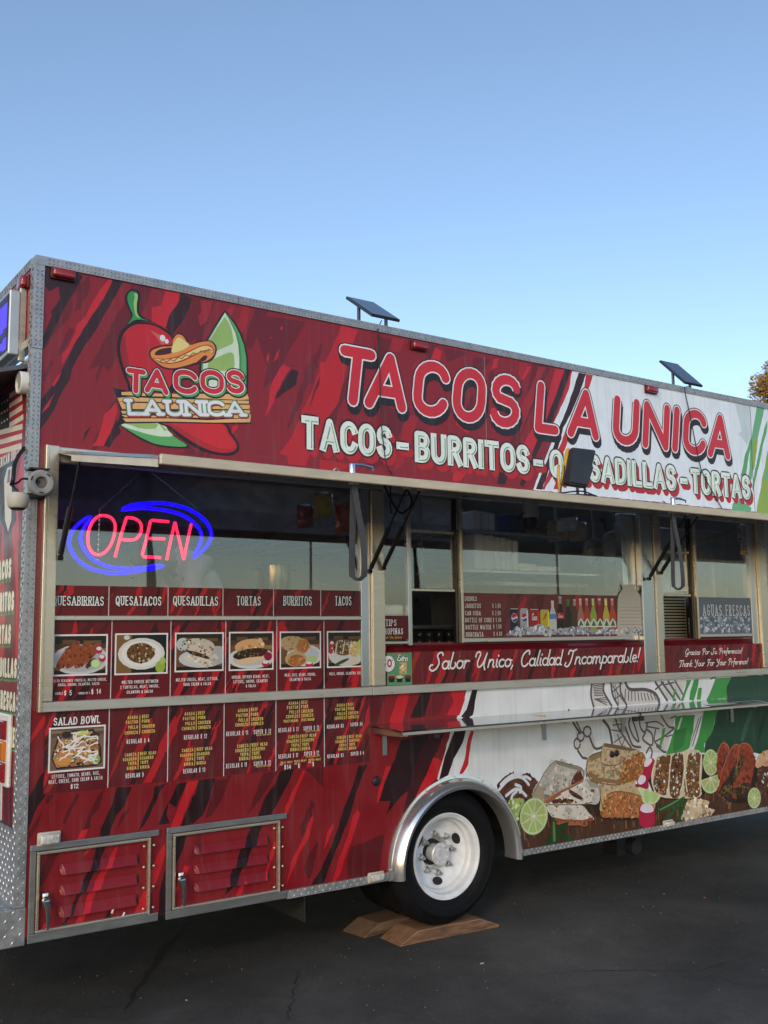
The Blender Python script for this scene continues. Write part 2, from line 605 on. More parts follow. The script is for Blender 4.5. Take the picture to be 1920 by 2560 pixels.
def text_on(txt, a, b, h, r, **k):
    """line of text fitted between two points of the wall"""
    a, b = Vector(a), Vector(b)
    d = b - a
    L = d.length
    d.normalize()
    n = Vector((-d.y, d.x))
    return [[tuple(a + d * x + n * z) for x, z in ln] for ln in text_lines(txt, 0, 0, h, w=L, r=r, **k)]
SCRIPT = {
    'a': (.42, [arc(.2, .24, .19, .24, 40, 400, 14), [(.4, .48), (.37, .1), (.46, .0)]]),
    'b': (.4, [[(.12, 1.0), (.04, .3)] + arc(.2, .22, .17, .22, 180, 400, 10)]),
    'c': (.36, [arc(.2, .24, .19, .24, 50, 320, 10)]),
    'd': (.44, [arc(.2, .24, .19, .24, 40, 400, 14), [(.46, 1.0), (.38, .1), (.47, 0)]]),
    'e': (.36, [[(.05, .24), (.34, .3)] + arc(.2, .26, .16, .24, 20, 320, 11)]),
    'f': (.32, [[(.4, .9), (.32, 1.0), (.22, .85), (.1, -.25), (.0, -.32)], [(.04, .46), (.34, .5)]]),
    'g': (.44, [arc(.2, .24, .19, .24, 40, 400, 14), [(.4, .48), (.34, -.2), (.22, -.36), (.06, -.26)]]),
    'h': (.44, [[(.14, 1.0), (.02, 0)], [(.06, .3), (.2, .48), (.34, .4), (.34, .1), (.44, 0)]]),
    'i': (.18, [[(.08, .48), (.06, .1), (.16, 0)], [(.13, .7), (.14, .74)]]),
    'k': (.44, [[(.14, 1.0), (.02, 0)], [(.38, .5), (.08, .26), (.42, 0)]]),
    'l': (.2, [[(.2, 1.0), (.08, .15), (.18, 0)]]),
    'm': (.66, [[(.06, .48), (.0, 0)], [(.04, .3), (.16, .48), (.28, .4), (.26, 0)], [(.28, .3), (.42, .48), (.54, .4), (.54, .1), (.64, 0)]]),
    'n': (.44, [[(.06, .48), (.0, 0)], [(.04, .3), (.18, .48), (.32, .4), (.32, .1), (.42, 0)]]),
    'o': (.42, [arc(.2, .24, .19, .24, 60, 420, 14), [(.3, .44), (.46, .4)]]),
    'p': (.42, [[(.1, .5), (-.04, -.4)], [(.08, .3)] + arc(.22, .24, .18, .24, 150, -160, 10)]),
    'r': (.34, [[(.06, .48), (.02, 0)], [(.04, .28), (.16, .46), (.32, .44)]]),
    's': (.32, [[(.3, .44), (.16, .48), (.08, .36), (.24, .2), (.18, .02), (.0, .06)]]),
    't': (.26, [[(.16, .8), (.06, .12), (.18, 0)], [(.0, .5), (.28, .54)]]),
    'u': (.44, [[(.06, .48), (.02, .14), (.12, 0), (.28, .1), (.36, .48)], [(.36, .48), (.34, .1), (.44, 0)]]),
    'y': (.44, [[(.06, .48), (.04, .16), (.14, .04), (.28, .12), (.38, .48)], [(.38, .48), (.3, -.22), (.16, -.34), (.02, -.24)]]),
    'S': (.66, [[(.66, .86), (.6, 1.0), (.42, 1.0), (.32, .82), (.42, .6), (.48, .34), (.36, .04), (.14, -.1), (-.06, .04), (-.02, .24), (.1, .26)]]),
    'U': (.8, [[(-.06, .7), (-.02, .92), (.14, 1.0), (.24, .84), (.12, .4), (.16, .1), (.3, .04), (.5, .3), (.66, .9)], [(.66, .9), (.56, .2), (.66, -.14)]]),
    'C': (.62, [[(.6, .76), (.58, .96), (.42, 1.0), (.18, .74), (.1, .36), (.2, .04), (.4, -.02), (.58, .16)]]),
    'I': (.6, [[(.06, .7), (.16, .96), (.36, .9), (.64, 1.0)], [(.42, .92), (.3, .2), (.1, -.14), (-.12, -.06), (-.06, .12)]]),
    'G': (.66, [[(.62, .8), (.56, 1.0), (.34, .96), (.14, .6), (.14, .2), (.34, .08), (.54, .26), (.58, .44)], [(.58, .44), (.5, -.16), (.28, -.3), (.12, -.16)]]),
    'P': (.6, [[(.3, .9), (.14, -.1)], [(.04, .7), (.14, .96), (.46, 1.0), (.6, .8), (.46, .54), (.24, .48)]]),
    'T': (.56, [[(.0, .78), (.12, .98), (.4, .9), (.68, 1.0)], [(.38, .92), (.22, .1), (.04, -.04)]]),
    'Y': (.66, [[(.0, .8), (.12, 1.0), (.2, .74), (.24, .5), (.4, .5), (.6, 1.0)], [(.6, 1.0), (.4, .1), (.2, -.2), (.04, -.1)]]),
    'F': (.6, [[(.06, .78), (.2, .98), (.46, .92), (.7, 1.0)], [(.4, .92), (.24, .1), (.04, -.06)], [(.16, .5), (.5, .54)]]),
    'E': (.56, [[(.56, .84), (.4, 1.0), (.2, .84), (.3, .6), (.14, .36), (.2, .06), (.5, .1)], [(.3, .58), (.44, .6)]]),
    'x': (.4, [[(.02, .44), (.36, .02)], [(.38, .48), (.0, 0)]]),
    '!': (.14, [[(.2, 1.0), (.1, .3)], [(.05, .05), (.05, .01)]]),
    ',': (.16, [[(.08, .06), (.0, -.16)]]),
    ' ': (.32, []),
}

def smooth_line(ln):
    if len(ln) < 3:
        return ln
    out = []
    n = len(ln)
    for i in range(n - 1):
        p0, p1, p2, p3 = ln[max(i - 1, 0)], ln[i], ln[i + 1], ln[min(i + 2, n - 1)]
        for k in range(4):
            t = k / 4
            out.append(tuple(0.5 * (2 * p1[j] + (p2[j] - p0[j]) * t + (2 * p0[j] - 5 * p1[j] + 4 * p2[j] - p3[j]) * t * t + (3 * p1[j] - p0[j] - 3 * p2[j] + p3[j]) * t ** 3) for j in (0, 1)))
    out.append(ln[-1])
    return out

def script_lines(txt, x, z, h, w, slant=0.22, rise=0.0):
    tot = sum(SCRIPT[c][0] for c in txt) + 0.05 * (len(txt) - 1)
    sx = w / tot
    cx = x
    out = []
    for c in txt:
        gw, ls = SCRIPT[c]
        for ln in ls:
            l2 = ln if len(ln) > 9 and c in 'abcdegop' else smooth_line(ln)
            out.append([(cx + a * sx + slant * b * h, z + b * h + rise * (cx - x)) for a, b in l2])
        cx += (gw + 0.05) * sx
    return out

# ------------------------------------------------------------------ materials
VINYL = mat('vinyl_print', rough=0.4, attr=True, coat=0.06, bump=0.0014, bscale=1.7, noise=0.1, nscale=5, rnoise=0.14, spec=0.38)
def grime(m):
    """faint run-down streaks and dust over the print"""
    nt = m.node_tree
    b = nt.nodes['Principled BSDF']
    src = b.inputs['Base Color'].links[0].from_socket
    t = nt.nodes.new('ShaderNodeTexCoord')
    mp = nt.nodes.new('ShaderNodeMapping')
    mp.inputs['Scale'].default_value = (14, 1, 1.1)
    n = nt.nodes.new('ShaderNodeTexNoise')
    n.inputs['Scale'].default_value = 2.2
    n.inputs['Detail'].default_value = 7
    nt.links.new(t.outputs['Object'], mp.inputs[0])
    nt.links.new(mp.outputs[0], n.inputs['Vector'])
    r = nt.nodes.new('ShaderNodeValToRGB')
    r.color_ramp.elements[0].position = .52
    r.color_ramp.elements[0].color = (0, 0, 0, 1)
    r.color_ramp.elements[1].position = .78
    r.color_ramp.elements[1].color = (.22, .22, .22, 1)
    nt.links.new(n.outputs[0], r.inputs[0])
    mx = nt.nodes.new('ShaderNodeMix')
    mx.data_type = 'RGBA'
    mx.inputs[7].default_value = (.16, .14, .125, 1)
    nt.links.new(r.outputs[0], mx.inputs[0])
    nt.links.new(src, mx.inputs[6])
    nt.links.new(mx.outputs[2], b.inputs['Base Color'])
grime(VINYL)
PRINT_MATTE = mat('board_print', rough=0.36, attr=True, coat=0.06, spec=0.3)
ALU = mat('brushed_aluminium', (0.64, 0.55, 0.42), rough=0.3, metal=0.78, rnoise=0.05, nscale=5, noise=0.06, stretch=(1, 1, 6))  # golden tint puts the sunset gleam into the frame colour
ALU_H = mat('brushed_aluminium_sill', (0.60, 0.56, 0.49), rough=0.32, metal=0.62, rnoise=0.06, nscale=4, noise=0.07, stretch=(1.2, 10, 8))  # warm sunset tone put into the sill colour
CHROME = mat('polished_steel', (0.72, 0.72, 0.71), rough=0.12, metal=1.0, rnoise=0.05, nscale=9, noise=0.1)
FENDER = mat('polished_fender', (0.7, 0.7, 0.7), rough=0.2, metal=0.85, rnoise=0.05, nscale=3, noise=0.05)
STEEL = mat('stainless_steel', (0.55, 0.55, 0.54), rough=0.3, metal=1.0, rnoise=0.08, nscale=3, noise=0.1)
TREAD = mat('tread_plate', (0.39, 0.39, 0.39), rough=0.36, metal=0.6, rnoise=0.1, nscale=20, noise=0.2)
BLACK = mat('black_rubber', (0.012, 0.012, 0.014), rough=0.55, noise=0.3, nscale=30)
TYRE = mat('tyre_rubber', (0.005, 0.005, 0.0065), rough=0.7, noise=0.25, nscale=18, bump=0.0008, bscale=60, spec=0.2)
BLACKM = mat('black_metal', (0.015, 0.015, 0.016), rough=0.35)
DARK = mat('dark_interior', (0.03, 0.03, 0.032), rough=0.6, noise=0.3)
CHASSIS = mat('chassis_black', (0.01, 0.01, 0.011), rough=0.7, noise=0.3)
RIMW = mat('white_rim_paint', (0.70, 0.72, 0.74), rough=0.4, noise=0.22, nscale=9, bump=0.0006, bscale=50)
HUB = mat('hub_paint', (0.66, 0.67, 0.68), rough=0.34, metal=0.2, noise=0.25, nscale=30)
REDLENS = mat('red_lens', (0.28, 0.006, 0.012), rough=0.12, coat=0.6, noise=0.2, nscale=40)
AMBER = mat('amber_lens', (0.6, 0.16, 0.01), rough=0.15, coat=0.6)
CLEAR = mat('clear_lens', (0.55, 0.54, 0.5), rough=0.2, coat=0.7, noise=0.4, nscale=70)
CREAM = mat('cream_plastic', (0.5, 0.46, 0.38), rough=0.5, noise=0.12)
GREYPL = mat('grey_plastic', (0.34, 0.34, 0.33), rough=0.45, noise=0.15)
WHITEB = mat('white_bezel', (0.72, 0.71, 0.66), rough=0.35, noise=0.1)
REDP = mat('red_paint', lin((112, 22, 30))[:3], rough=0.35, coat=0.3, noise=0.08)
MAROON = mat('dark_red_paint', lin((70, 18, 24))[:3], rough=0.4)
BODYW = mat('white_panel', (0.6, 0.6, 0.6), rough=0.5)
GLASS = glass_mat('window_glass', ior=0.085)
WOOD = None

truck = empty('food_truck', (0, 0, 0))
tag(truck, 'red white and green food truck with serving windows, awning and menu boards along its side', 'food truck')
T = truck
XE = 7.0            # front end of the box body, out of the picture
HGT = 3.33          # top of the sign parapet
WID = 2.3

# --- shell
arch_c, arch_r = (2.345, 0.39), 0.44
def arch_pts(r, n=28):
    return [(arch_c[0] + r * math.cos(math.pi * k / n), arch_c[1] + r * math.sin(math.pi * k / n)) for k in range(n + 1)]
low = [(0.04, 0.39), (arch_c[0] - arch_r, 0.39)] + arch_pts(arch_r)[::-1] + [(XE, 0.39), (XE, 1.33), (0.04, 1.33)]
MB().prism(low, 'Y', 0.004, 0.045).build('side_wall', REDP, T)
MB().box(0.04, XE, 0.004, 0.045, 2.45, HGT - 0.03).build('sign_parapet', REDP, T)
MB().box(0.04, 0.07, 0.004, 0.045, 1.33, 2.45).build('pillar', REDP, T)
MB().box(5.27, XE, 0.004, 0.045, 1.33, 2.45).build('side_wall', BODYW, T)
MB().box(0.0, 0.04, 0.045, WID, 0.4, 2.84).build('end_wall', MAROON, T)
MB().box(0.0, 0.04, 0.045, WID, 2.93, HGT - 0.03).build('sign_parapet', REDP, T)
# roof with two openings added to let sky light into the kitchen
MB().box(0.05, XE - 0.01, 0.05, 0.36, 2.82, 2.86).box(0.05, XE - 0.01, 0.98, WID - 0.01, 2.82, 2.86).box(0.05, 0.9, 0.36, 0.98, 2.82, 2.86).box(2.0, 2.5, 0.36, 0.98, 2.82, 2.86).box(3.7, 4.3, 0.36, 0.98, 2.82, 2.86).box(5.2, XE - 0.01, 0.36, 0.98, 2.82, 2.86).build('roof', BODYW, T)
MB().box(0.04, XE, WID, WID + 0.04, 0.4, 2.84).build('side_wall', mat('pale_wall', (0.55, 0.55, 0.53), rough=0.4, noise=0.1), T)
MB().box(XE, XE + 0.04, 0.0, WID + 0.04, 0.4, 2.9).build('end_wall', BODYW, T)
MB().box(0.05, XE - 0.01, 0.05, WID - 0.01, 0.80, 0.84).build('floor', DARK, T)
# serving-side inner wall below the windows
MB().box(0.07, 5.3, 0.05, 0.07, 0.84, 1.345).build('inner_wall_lining', STEEL, T)
# underbody; low boxes and far skirt added to block light beneath
MB().box(0.2, XE, 0.55, 0.67, 0.45, 0.62).box(0.2, XE, 1.65, 1.77, 0.45, 0.62).box(0.1, 1.3, 0.12, 2.2, 0.42, 0.7).box(2.9, 6.4, 0.3, 2.1, 0.45, 0.75).box(1.3, 2.9, 0.7, 1.6, 0.6, 0.8).box(3.1, 5.6, .75, 1.9, .2, .46).box(.3, 1.2, .6, 2.0, .24, .43).box(.1, 6.9, 2.2, 2.26, .14, .42).build('chassis_and_light_skirts', CHASSIS, T)
MB().box(1.3, 3.0, 0.62, 0.66, 0.4, 0.8).build('wheel_well_liner', CHASSIS, T)
MB().tube([(2.292, 0.15, 0.427), (2.292, 2.15, 0.427)], 0.07, 12).build('axle', CHASSIS, T)
hb = at(1555, 2112, 0.35)
hitch = MB().box(hb.x - 0.1, hb.x + 0.12, 0.3, 0.42, hb.z - 0.05, hb.z + 0.14).lathe([(0.0, -.06), (.05, -.06), (.055, 0), (.055, .06)], (hb.x + .02, 0.3, hb.z), 'Y', 16)
hitch.build('spare_bracket', CHASSIS, T)

# --- tread plate trims
def lozenges(M, u0, u1, v0, v1, pitch=0.026, ln=0.0115, wd=0.0034, hgt=0.0032):
    mb = MB()
    i = 0
    u = u0 + pitch / 2
    while u < u1 - pitch * 0.3:
        v = v0 + pitch / 2
        j = 0
        while v < v1 - pitch * 0.25:
            a = math.radians(50 if (i + j) % 2 else -50)
            du, dv = math.cos(a), math.sin(a)
            P = []
            for (l, w, h) in ((-1, 0, 0), (0, -1, 0), (1, 0, 0), (0, 1, 0), (-.45, 0, 1), (.45, 0, 1)):
                P.append(M @ Vector((u + du * l * ln - dv * w * wd, v + dv * l * ln + du * w * wd, h * hgt)))
            mb.add(P, [(0, 1, 4), (1, 5, 4), (1, 2, 5), (2, 3, 5), (3, 4, 5), (3, 0, 4)])
            v += pitch
            j += 1
        u += pitch
        i += 1
    return mb
M_SIDE = lambda y: Matrix(((1, 0, 0, 0), (0, 0, -1, y), (0, 1, 0, 0), (0, 0, 0, 1)))       # u->X, v->Z, out -> -Y
M_REAR = lambda x: Matrix(((0, 0, -1, x), (-1, 0, 0, 0), (0, 1, 0, 0), (0, 0, 0, 1)))       # u->-Y, v->Z, out -> -X
M_TOP = lambda z: Matrix(((1, 0, 0, 0), (0, 1, 0, 0), (0, 0, 1, z), (0, 0, 0, 1)))

t = MB().box(0.0, 1.0, -0.006, 0.06, 3.288, HGT).box(1.003, 4.95, -0.0055, 0.06, 3.288, HGT - 0.0005).box(4.953, XE, -0.006, 0.06, 3.288, HGT).build('edge_trim', TREAD, T)
tag(lozenges(M_SIDE(-0.006), 0.05, 5.6, 3.29, 3.328, pitch=0.019, ln=0.009).build('tread_pattern', TREAD, t), kind='stuff')
t = MB().box(-0.006, 0.04, -0.006, 0.05, 0.52, 2.9).box(-0.005, 0.041, -0.0055, 0.05, 2.903, 3.287).build('corner_trim', TREAD, T)
tag(lozenges(M_SIDE(-0.006), 0.0, 0.04, 0.53, 3.28, pitch=0.02, ln=0.0095).build('tread_pattern', TREAD, t), kind='stuff')
tag(lozenges(M_REAR(-0.006), -0.045, 0.0, 0.53, 3.28, pitch=0.022).build('tread_pattern', TREAD, t), kind='stuff')
t = MB().box(-0.006, 0.05, 0.051, WID, 3.285, HGT - 0.001).build('edge_trim', TREAD, T)
tag(lozenges(M_REAR(-0.006), -1.0, -0.055, 3.288, 3.326, pitch=0.019).build('tread_pattern', TREAD, t), kind='stuff')
t = MB().box(-0.006, 0.03, 0.051, WID, 2.925, 2.96).build('edge_trim', TREAD, T)
t = MB().box(-0.006, 0.05, 0.051, WID, 2.83, 2.868).build('edge_trim', TREAD, T)
t = MB().box(1.283, 1.893, -0.006, 0.05, 0.362, 0.402).build('sill_trim', TREAD, T)
tag(lozenges(M_SIDE(-0.006), 1.29, 1.89, 0.364, 0.401, pitch=0.0205, ln=0.009).build('tread_pattern', TREAD, t), kind='stuff')
t = MB().box(2.80, XE, -0.006, 0.05, 0.362, 0.395).build('sill_trim', TREAD, T)
tag(lozenges(M_SIDE(-0.006), 2.81, 5.6, 0.364, 0.395, pitch=0.0175, ln=0.009).build('tread_pattern', TREAD, t), kind='stuff')
# rear kick plate and bumper step
t = MB().box(-0.004, 0.0, 0.05, WID, 0.5, 0.83).build('kick_plate', TREAD, T)
tag(lozenges(M_REAR(-0.004), -0.75, -0.055, 0.5, 0.82, pitch=0.027).build('tread_pattern', TREAD, t), kind='stuff')
t = MB().cbox(-0.42, 0.046, 0.0, WID, 0.366, 0.517, 0.004).build('bumper', TREAD, T)
tag(lozenges(M_SIDE(0.0), -0.41, 0.04, 0.37, 0.515, pitch=0.03, ln=0.014, wd=0.004).build('tread_pattern', TREAD, t), kind='stuff')
tag(lozenges(M_TOP(0.517), -0.41, -0.01, 0.01, 0.7, pitch=0.03, ln=0.014, wd=0.004).build('tread_pattern', TREAD, t), kind='stuff')

# --- wheel arch fender
prof = [(0.462, 0.003), (0.462, -0.006), (0.448, -0.008), (0.444, -0.03), (0.432, -0.055), (0.412, -0.068), (0.395, -0.062), (0.388, -0.045), (0.386, -0.02), (0.388, 0.05)]
fen = MB().lathe(prof, (arch_c[0], 0.0, arch_c[1]), 'Y', 56, math.radians(-4), math.radians(184))
fo = fen.build('wheel_arch_fender', FENDER, T, auto=40)
for a in (3, 38, 66, 92, 118, 147, 177):
    a = math.radians(a)
    c = (arch_c[0] + 0.455 * math.cos(a), -0.008, arch_c[1] + 0.455 * math.sin(a))
    MB().lathe([(0.0, -.004), (.004, -.0035), (.006, 0), (.006, .004)], c, 'Y', 8).build('screw', STEEL, fo, smooth=True)

# --- wheels
def wheel(name, cx, cy, cz, inner=False, dy=0.0):
    w = empty(name, (cx, cy, cz))
    w.parent = T
    R = 0.362
    tp = [(0.222, 0.012), (0.232, 0.0), (0.25, -0.012), (0.252, -0.0145), (0.256, -0.0145), (0.258, -0.0165), (0.275, -0.02), (0.30, -0.02), (0.303, -0.0225), (0.308, -0.022), (0.311, -0.018), (0.332, -0.006), (0.346, 0.008), (0.354, 0.02), (R, 0.034), (R, 0.06), (R - .008, .061), (R - .008, .068), (R, .069), (R, .096), (R - .008, .097), (R - .008, .104), (R, .105), (R, .135), (R - .008, .136), (R - .008, .143), (R, .144), (R, .17), (0.35, .19), (.30, .215), (.25, .21), (.222, .19)]
    MB().lathe(tp, (cx, cy, cz), 'Y', 72).build('tyre', TYRE, w, auto=35)
    if inner:
        MB().lathe([(0.222, 0.012), (.2, .05), (.05, .06), (0.0, .06)], (cx, cy, cz), 'Y', 32).build('rim', CHASSIS, w)
        return w
    rp = [(0.2225, 0.016), (0.2285, 0.004), (0.2275, -0.004), (0.221, -0.004), (0.215, 0.003), (0.203, 0.008), (0.199, 0.022), (0.197, 0.036), (0.187, 0.046), (0.183, 0.054), (0.181, 0.066), (0.176, 0.072), (0.165, 0.078), (0.138, 0.096), (0.122, 0.104), (0.09, 0.106), (0.087, 0.112), (0.086, 0.2)]
    me = MB().lathe(rp, (cx, cy, cz), 'Y', 72)
    rim = me.build('rim', RIMW, w, auto=30)
    # hand holes: dark oval pockets let into the disc
    for k, deg in enumerate((27, 147, 267)):
        a = math.radians(deg)
        hm = MB()
        ring = []
        for rr, yy in ((1.0, 0.0), (0.93, 0.012)):
            for q in range(20):
                b = 2 * math.pi * q / 20
                du, dv = 0.020 * rr * math.cos(b), 0.034 * rr * math.sin(b)
                rad = 0.144 + du
                x = rad * math.cos(a) - dv * math.sin(a)
                z = rad * math.sin(a) + dv * math.cos(a)
                rr2 = math.hypot(x, z)
                yd = 0.076 + (0.165 - rr2) * 0.53
                ring.append((cx + x, cy + yd - 0.0035 + yy * 0.05, cz + z))
        hm.add(ring, [tuple(range(20))])
        hm.build('hand_hole', CHASSIS, w)
    hub = MB().lathe([(0.0, 0.05), (0.034, 0.05), (0.036, 0.053), (0.056, 0.054), (0.06, 0.058), (0.06, 0.068), (0.048, 0.074), (0.048, 0.15), (0.09, 0.16)], (cx, cy, cz), 'Y', 32).build('hub', HUB, w, auto=30)
    for k in range(8):
        a = 2 * math.pi * (k + 0.35) / 8
        c = (cx + 0.046 * math.cos(a), cy + 0.054, cz + 0.046 * math.sin(a))
        MB().lathe([(0.0, -.012), (.003, -.012), (.004, -.006), (.0085, -.006), (.0085, 0.002)], c, 'Y', 6).build('hub_bolt', HUB, w)
    for k in range(8):
        a = 2 * math.pi * (k + 0.12) / 8
        c = (cx + 0.106 * math.cos(a), cy + 0.106, cz + 0.106 * math.sin(a))
        MB().lathe([(0.0, -.045), (.007, -.044), (.0085, -.04), (.0085, -.026), (.014, -.024), (.016, -.008), (.021, -.004), (.021, 0.0)], c, 'Y', 8).build('lug_nut', mat('lug_steel', (0.5, 0.49, 0.47), rough=0.4, metal=0.6, noise=0.5, nscale=60), w, auto=30)
    return w
tag(wheel('wheel', 2.292, 0.02, 0.427), 'white deep-dish rear wheel with black tyre under the polished arch')
wheel('wheel', 2.292, 0.27, 0.427, inner=True)
wheel('wheel', 6.25, 0.08, 0.36, inner=True)
wheel('wheel', 2.292, 1.95, 0.36, inner=True)

# mud flap hanging behind the wheels
fl = at(763, 2300, 0.12)
MB().box(fl.x - 0.006, fl.x, 0.12, 0.62, 0.2, 0.5).build('mud_flap', mat('mud_flap_rubber', (0.03, 0.03, 0.03), rough=0.45, noise=0.3), T)

# --- louvred storage doors
def storage_door(x0, x1, z0, z1, deg):
    d = empty('storage_door', (x0, 0, z0))
    d.parent = T
    fr = MB()
    y = -0.012
    hx = x1 - 0.05                      # hinge line
    fr.cbox(x0, x1, y, 0.0, z1 - 0.027, z1, .003).cbox(x0, x1, y - .0005, 0.0, z0, z0 + 0.036, .003).cbox(x0, x0 + 0.025, y - .001, 0.0, z0 + 0.036, z1 - 0.027, .003)
    fr.build('outer_frame', mat('door_frame_aluminium', (0.34, 0.335, 0.325), rough=0.35, metal=0.8, rnoise=0.06, nscale=6, noise=0.08, stretch=(2, 8, 8)), d)
    rim = MB()
    a0, a1, b0, b1 = x0 + 0.028, hx, z0 + 0.038, z1 - 0.029
    rim.cbox(a0, a1, -0.022, 0, b1 - 0.012, b1, .003).cbox(a0, a1, -0.0225, 0, b0, b0 + 0.012, .003).cbox(a0, a0 + 0.012, -0.023, 0, b0 + 0.012, b1 - 0.012, .003)
    rim.build('door_edging', ALU, d)
    # hinge: leaf strip, knuckles
    hg = MB().cbox(hx - 0.004, hx + 0.008, -0.022, 0.0, b0, b1, .002)
    k = b0
    while k < b1 - 0.01:
        hg.tube([(hx + .002, -.022, k), (hx + .002, -.022, k + 0.011)], 0.0045, 8)
        k += 0.0135
    hg.build('hinge', ALU, d)
    for i in range(4):
        zz = b0 + 0.025 + (b1 - b0 - 0.06) * i / 3
        for xx in (hx - 0.022, hx + 0.024):
            MB().lathe([(0.0, -.006), (.004, -.005), (.0068, -.001), (.0068, .004)], (xx, -0.0155, zz), 'Y', 10).build('rivet', ALU, d, smooth=True)
    # handle: escutcheon, boss, lever
    hx0, hz0 = a0 + 0.036, b0 + (b1 - b0) * 0.40
    h = MB().cbox(hx0 - 0.013, hx0 + 0.013, -0.03, -0.015, hz0 - 0.032, hz0 + 0.03, .005).lathe([(0, -.05), (.014, -.05), (.017, -.046), (.017, -.03)], (hx0, 0, hz0), 'Y', 16)
    h.tube([(hx0, -.046, hz0), (hx0 + .004, -.05, hz0 - .03), (hx0 + .008, -.05, hz0 - .075), (hx0 + .006, -.046, hz0 - .115)], [.014, .011, .009, .006], 10)
    h.build('handle', CHROME, d, auto=40)
    return d, (a0, a1, b0, b1)
d1, r1 = storage_door(0.053, 0.622, 0.372, 0.766, 0)
tag(d1, 'louvred door nearest the rear corner of the truck')
d2, r2 = storage_door(0.658, 1.278, 0.368, 0.768, 0)
tag(d2, 'louvred door between the rear door and the wheel arch')

# --- side lamps
def lamp_box(name, cx, cz, w, h, m, bez, y=0.0, label=None, face='side'):
    e = MB()
    if face == 'side':
        o = MB().cbox(cx - w / 2, cx + w / 2, y - 0.012, y, cz - h / 2, cz + h / 2, .005).build(name, bez, T, auto=40)
        MB().cbox(cx - w / 2 + .007, cx + w / 2 - .007, y - 0.034, y - 0.004, cz - h / 2 + .006, cz + h / 2 - .006, .01).build('lens', m, o, auto=50)
    return o
for p, (w_, h_) in (((157, 687), (.115, .055)), ((1045, 866), (.115, .055)), ((1625, 975), (.12, .055))):
    c = w2(*p)
    lamp_box('marker_light', c[0], c[1], w_, h_, REDLENS, MAROON)
for p, (w_, h_) in (((120, 2095), (.098, .056)), ((936, 2191), (.098, .05)), ((1666, 2058), (.095, .045))):
    c = w2(*p)
    lamp_box('clear_light', c[0], c[1], w_, h_, CLEAR, CREAM, y=-0.006)
o = MB().cbox(-0.012, 0.0, 0.075, 0.165, 3.2, 3.262, .004).build('marker_light', MAROON, T)
MB().cbox(-0.04, -0.006, 0.08, 0.16, 3.204, 3.258, .01).build('lens', REDLENS, o, auto=50)
# black fuel cap
c = w2(941, 1953)
MB().lathe([(0, -.012), (.012, -.012), (.02, -.01), (.024, -.004), (.026, 0.0)], (c[0], 0, c[1]), 'Y', 20).build('drain_cap', BLACK, T, smooth=True)
for p in ((1529, 1886), (1541, 1883)):
    c = w2(*p)
    MB().lathe([(0, -.008), (.012, -.008), (.018, -.006), (.02, 0.0)], (c[0], -.002, c[1]), 'Y', 16).build('drain_cap', BLACK, T, smooth=True)

# --- window frame
fr = MB().cbox(0.063, 0.0785, -0.034, 0.0, 1.313, 2.47, .003).cbox(0.079, 0.124, -0.026, 0.02, 1.357, 2.47, .003)
fr.build('window_jamb', ALU, T)
MB().cbox(0.079, 1.779, -0.0265, 0.02, 1.313, 1.356, .003).cbox(1.782, 4.075, -0.026, 0.02, 1.312, 1.356, .003).cbox(4.078, 5.29, -0.0265, 0.02, 1.313, 1.3565, .003).build('window_sill', ALU_H, T)
MB().cbox(0.125, 5.29, -0.012, 0.03, 2.40, 2.45, .003).build('window_head', ALU_H, T)
# post between first and second window
MB().cbox(1.728, 1.786, -0.004, 0.06, 1.357, 2.40, .003).build('window_post', STEEL, T)
MB().cbox(1.787, 1.868, -0.024, 0.05, 1.357, 2.40, .006).build('window_post', ALU, T)
MB().cbox(1.869, 1.885, 0.0, 0.05, 1.357, 2.40, .003).build('window_post', ALU, T)
MB().cbox(3.80, 3.925, 0.035, 0.09, 1.57, 2.40, .006).build('window_post', STEEL, T)
MB().cbox(3.926, 4.045, -0.012, 0.06, 1.357, 2.40, .006).build('window_post', STEEL, T)
MB().cbox(4.046, 4.105, -0.024, 0.05, 1.357, 2.40, .006).build('window_post', ALU, T)
MB().cbox(5.10, 5.175, 0.0, 0.06, 1.357, 2.40, .006).build('window_post', STEEL, T)
MB().cbox(5.176, 5.275, -0.024, 0.06, 1.357, 2.44, .008).build('window_post', ALU, T)
# rail between the two rows of menu boards
MB().cbox(0.125, 1.727, -0.014, 0.02, 1.703, 1.724, .003).build('menu_rail', ALU_H, T)
# glazing bars of the serving windows
def bar(x0, x1, z0, z1, y0=0.0, y1=0.03, m=ALU, name='glazing_bar'):
    return MB().cbox(x0, x1, y0, y1, z0, z1, .0025).build(name, m, T)
bar(2.045, 2.068, 1.565, 2.40, 0.008, 0.04, STEEL)
bar(2.069, 2.088, 1.565, 2.40, 0.03, 0.06)
bar(2.395, 2.412, 1.575, 2.40, 0.03, 0.06, BLACKM)
bar(2.413, 2.43, 1.575, 2.40, 0.0, 0.03)
bar(2.089, 2.394, 2.19, 2.205, 0.034, 0.055)
bar(2.089, 2.394, 1.862, 1.878, 0.034, 0.055)
bar(1.886, 2.044, 1.575, 1.59, 0.0, 0.03)
bar(2.431, 3.80, 1.578, 1.601, -0.002, 0.03, ALU_H)
bar(4.106, 4.125, 1.575, 2.40, 0.0, 0.03, BLACKM)
bar(4.126, 4.145, 1.575, 2.40, 0.0, 0.035, STEEL)
bar(4.475, 4.492, 1.575, 2.40, 0.03, 0.06, BLACKM)
bar(4.493, 4.51, 1.575, 2.40, 0.0, 0.03)
bar(4.146, 4.474, 2.155, 2.172, 0.034, 0.055)
bar(4.146, 4.474, 1.862, 1.877, 0.034, 0.055)
bar(4.511, 5.10, 1.585, 1.606, -0.002, 0.03, ALU_H)
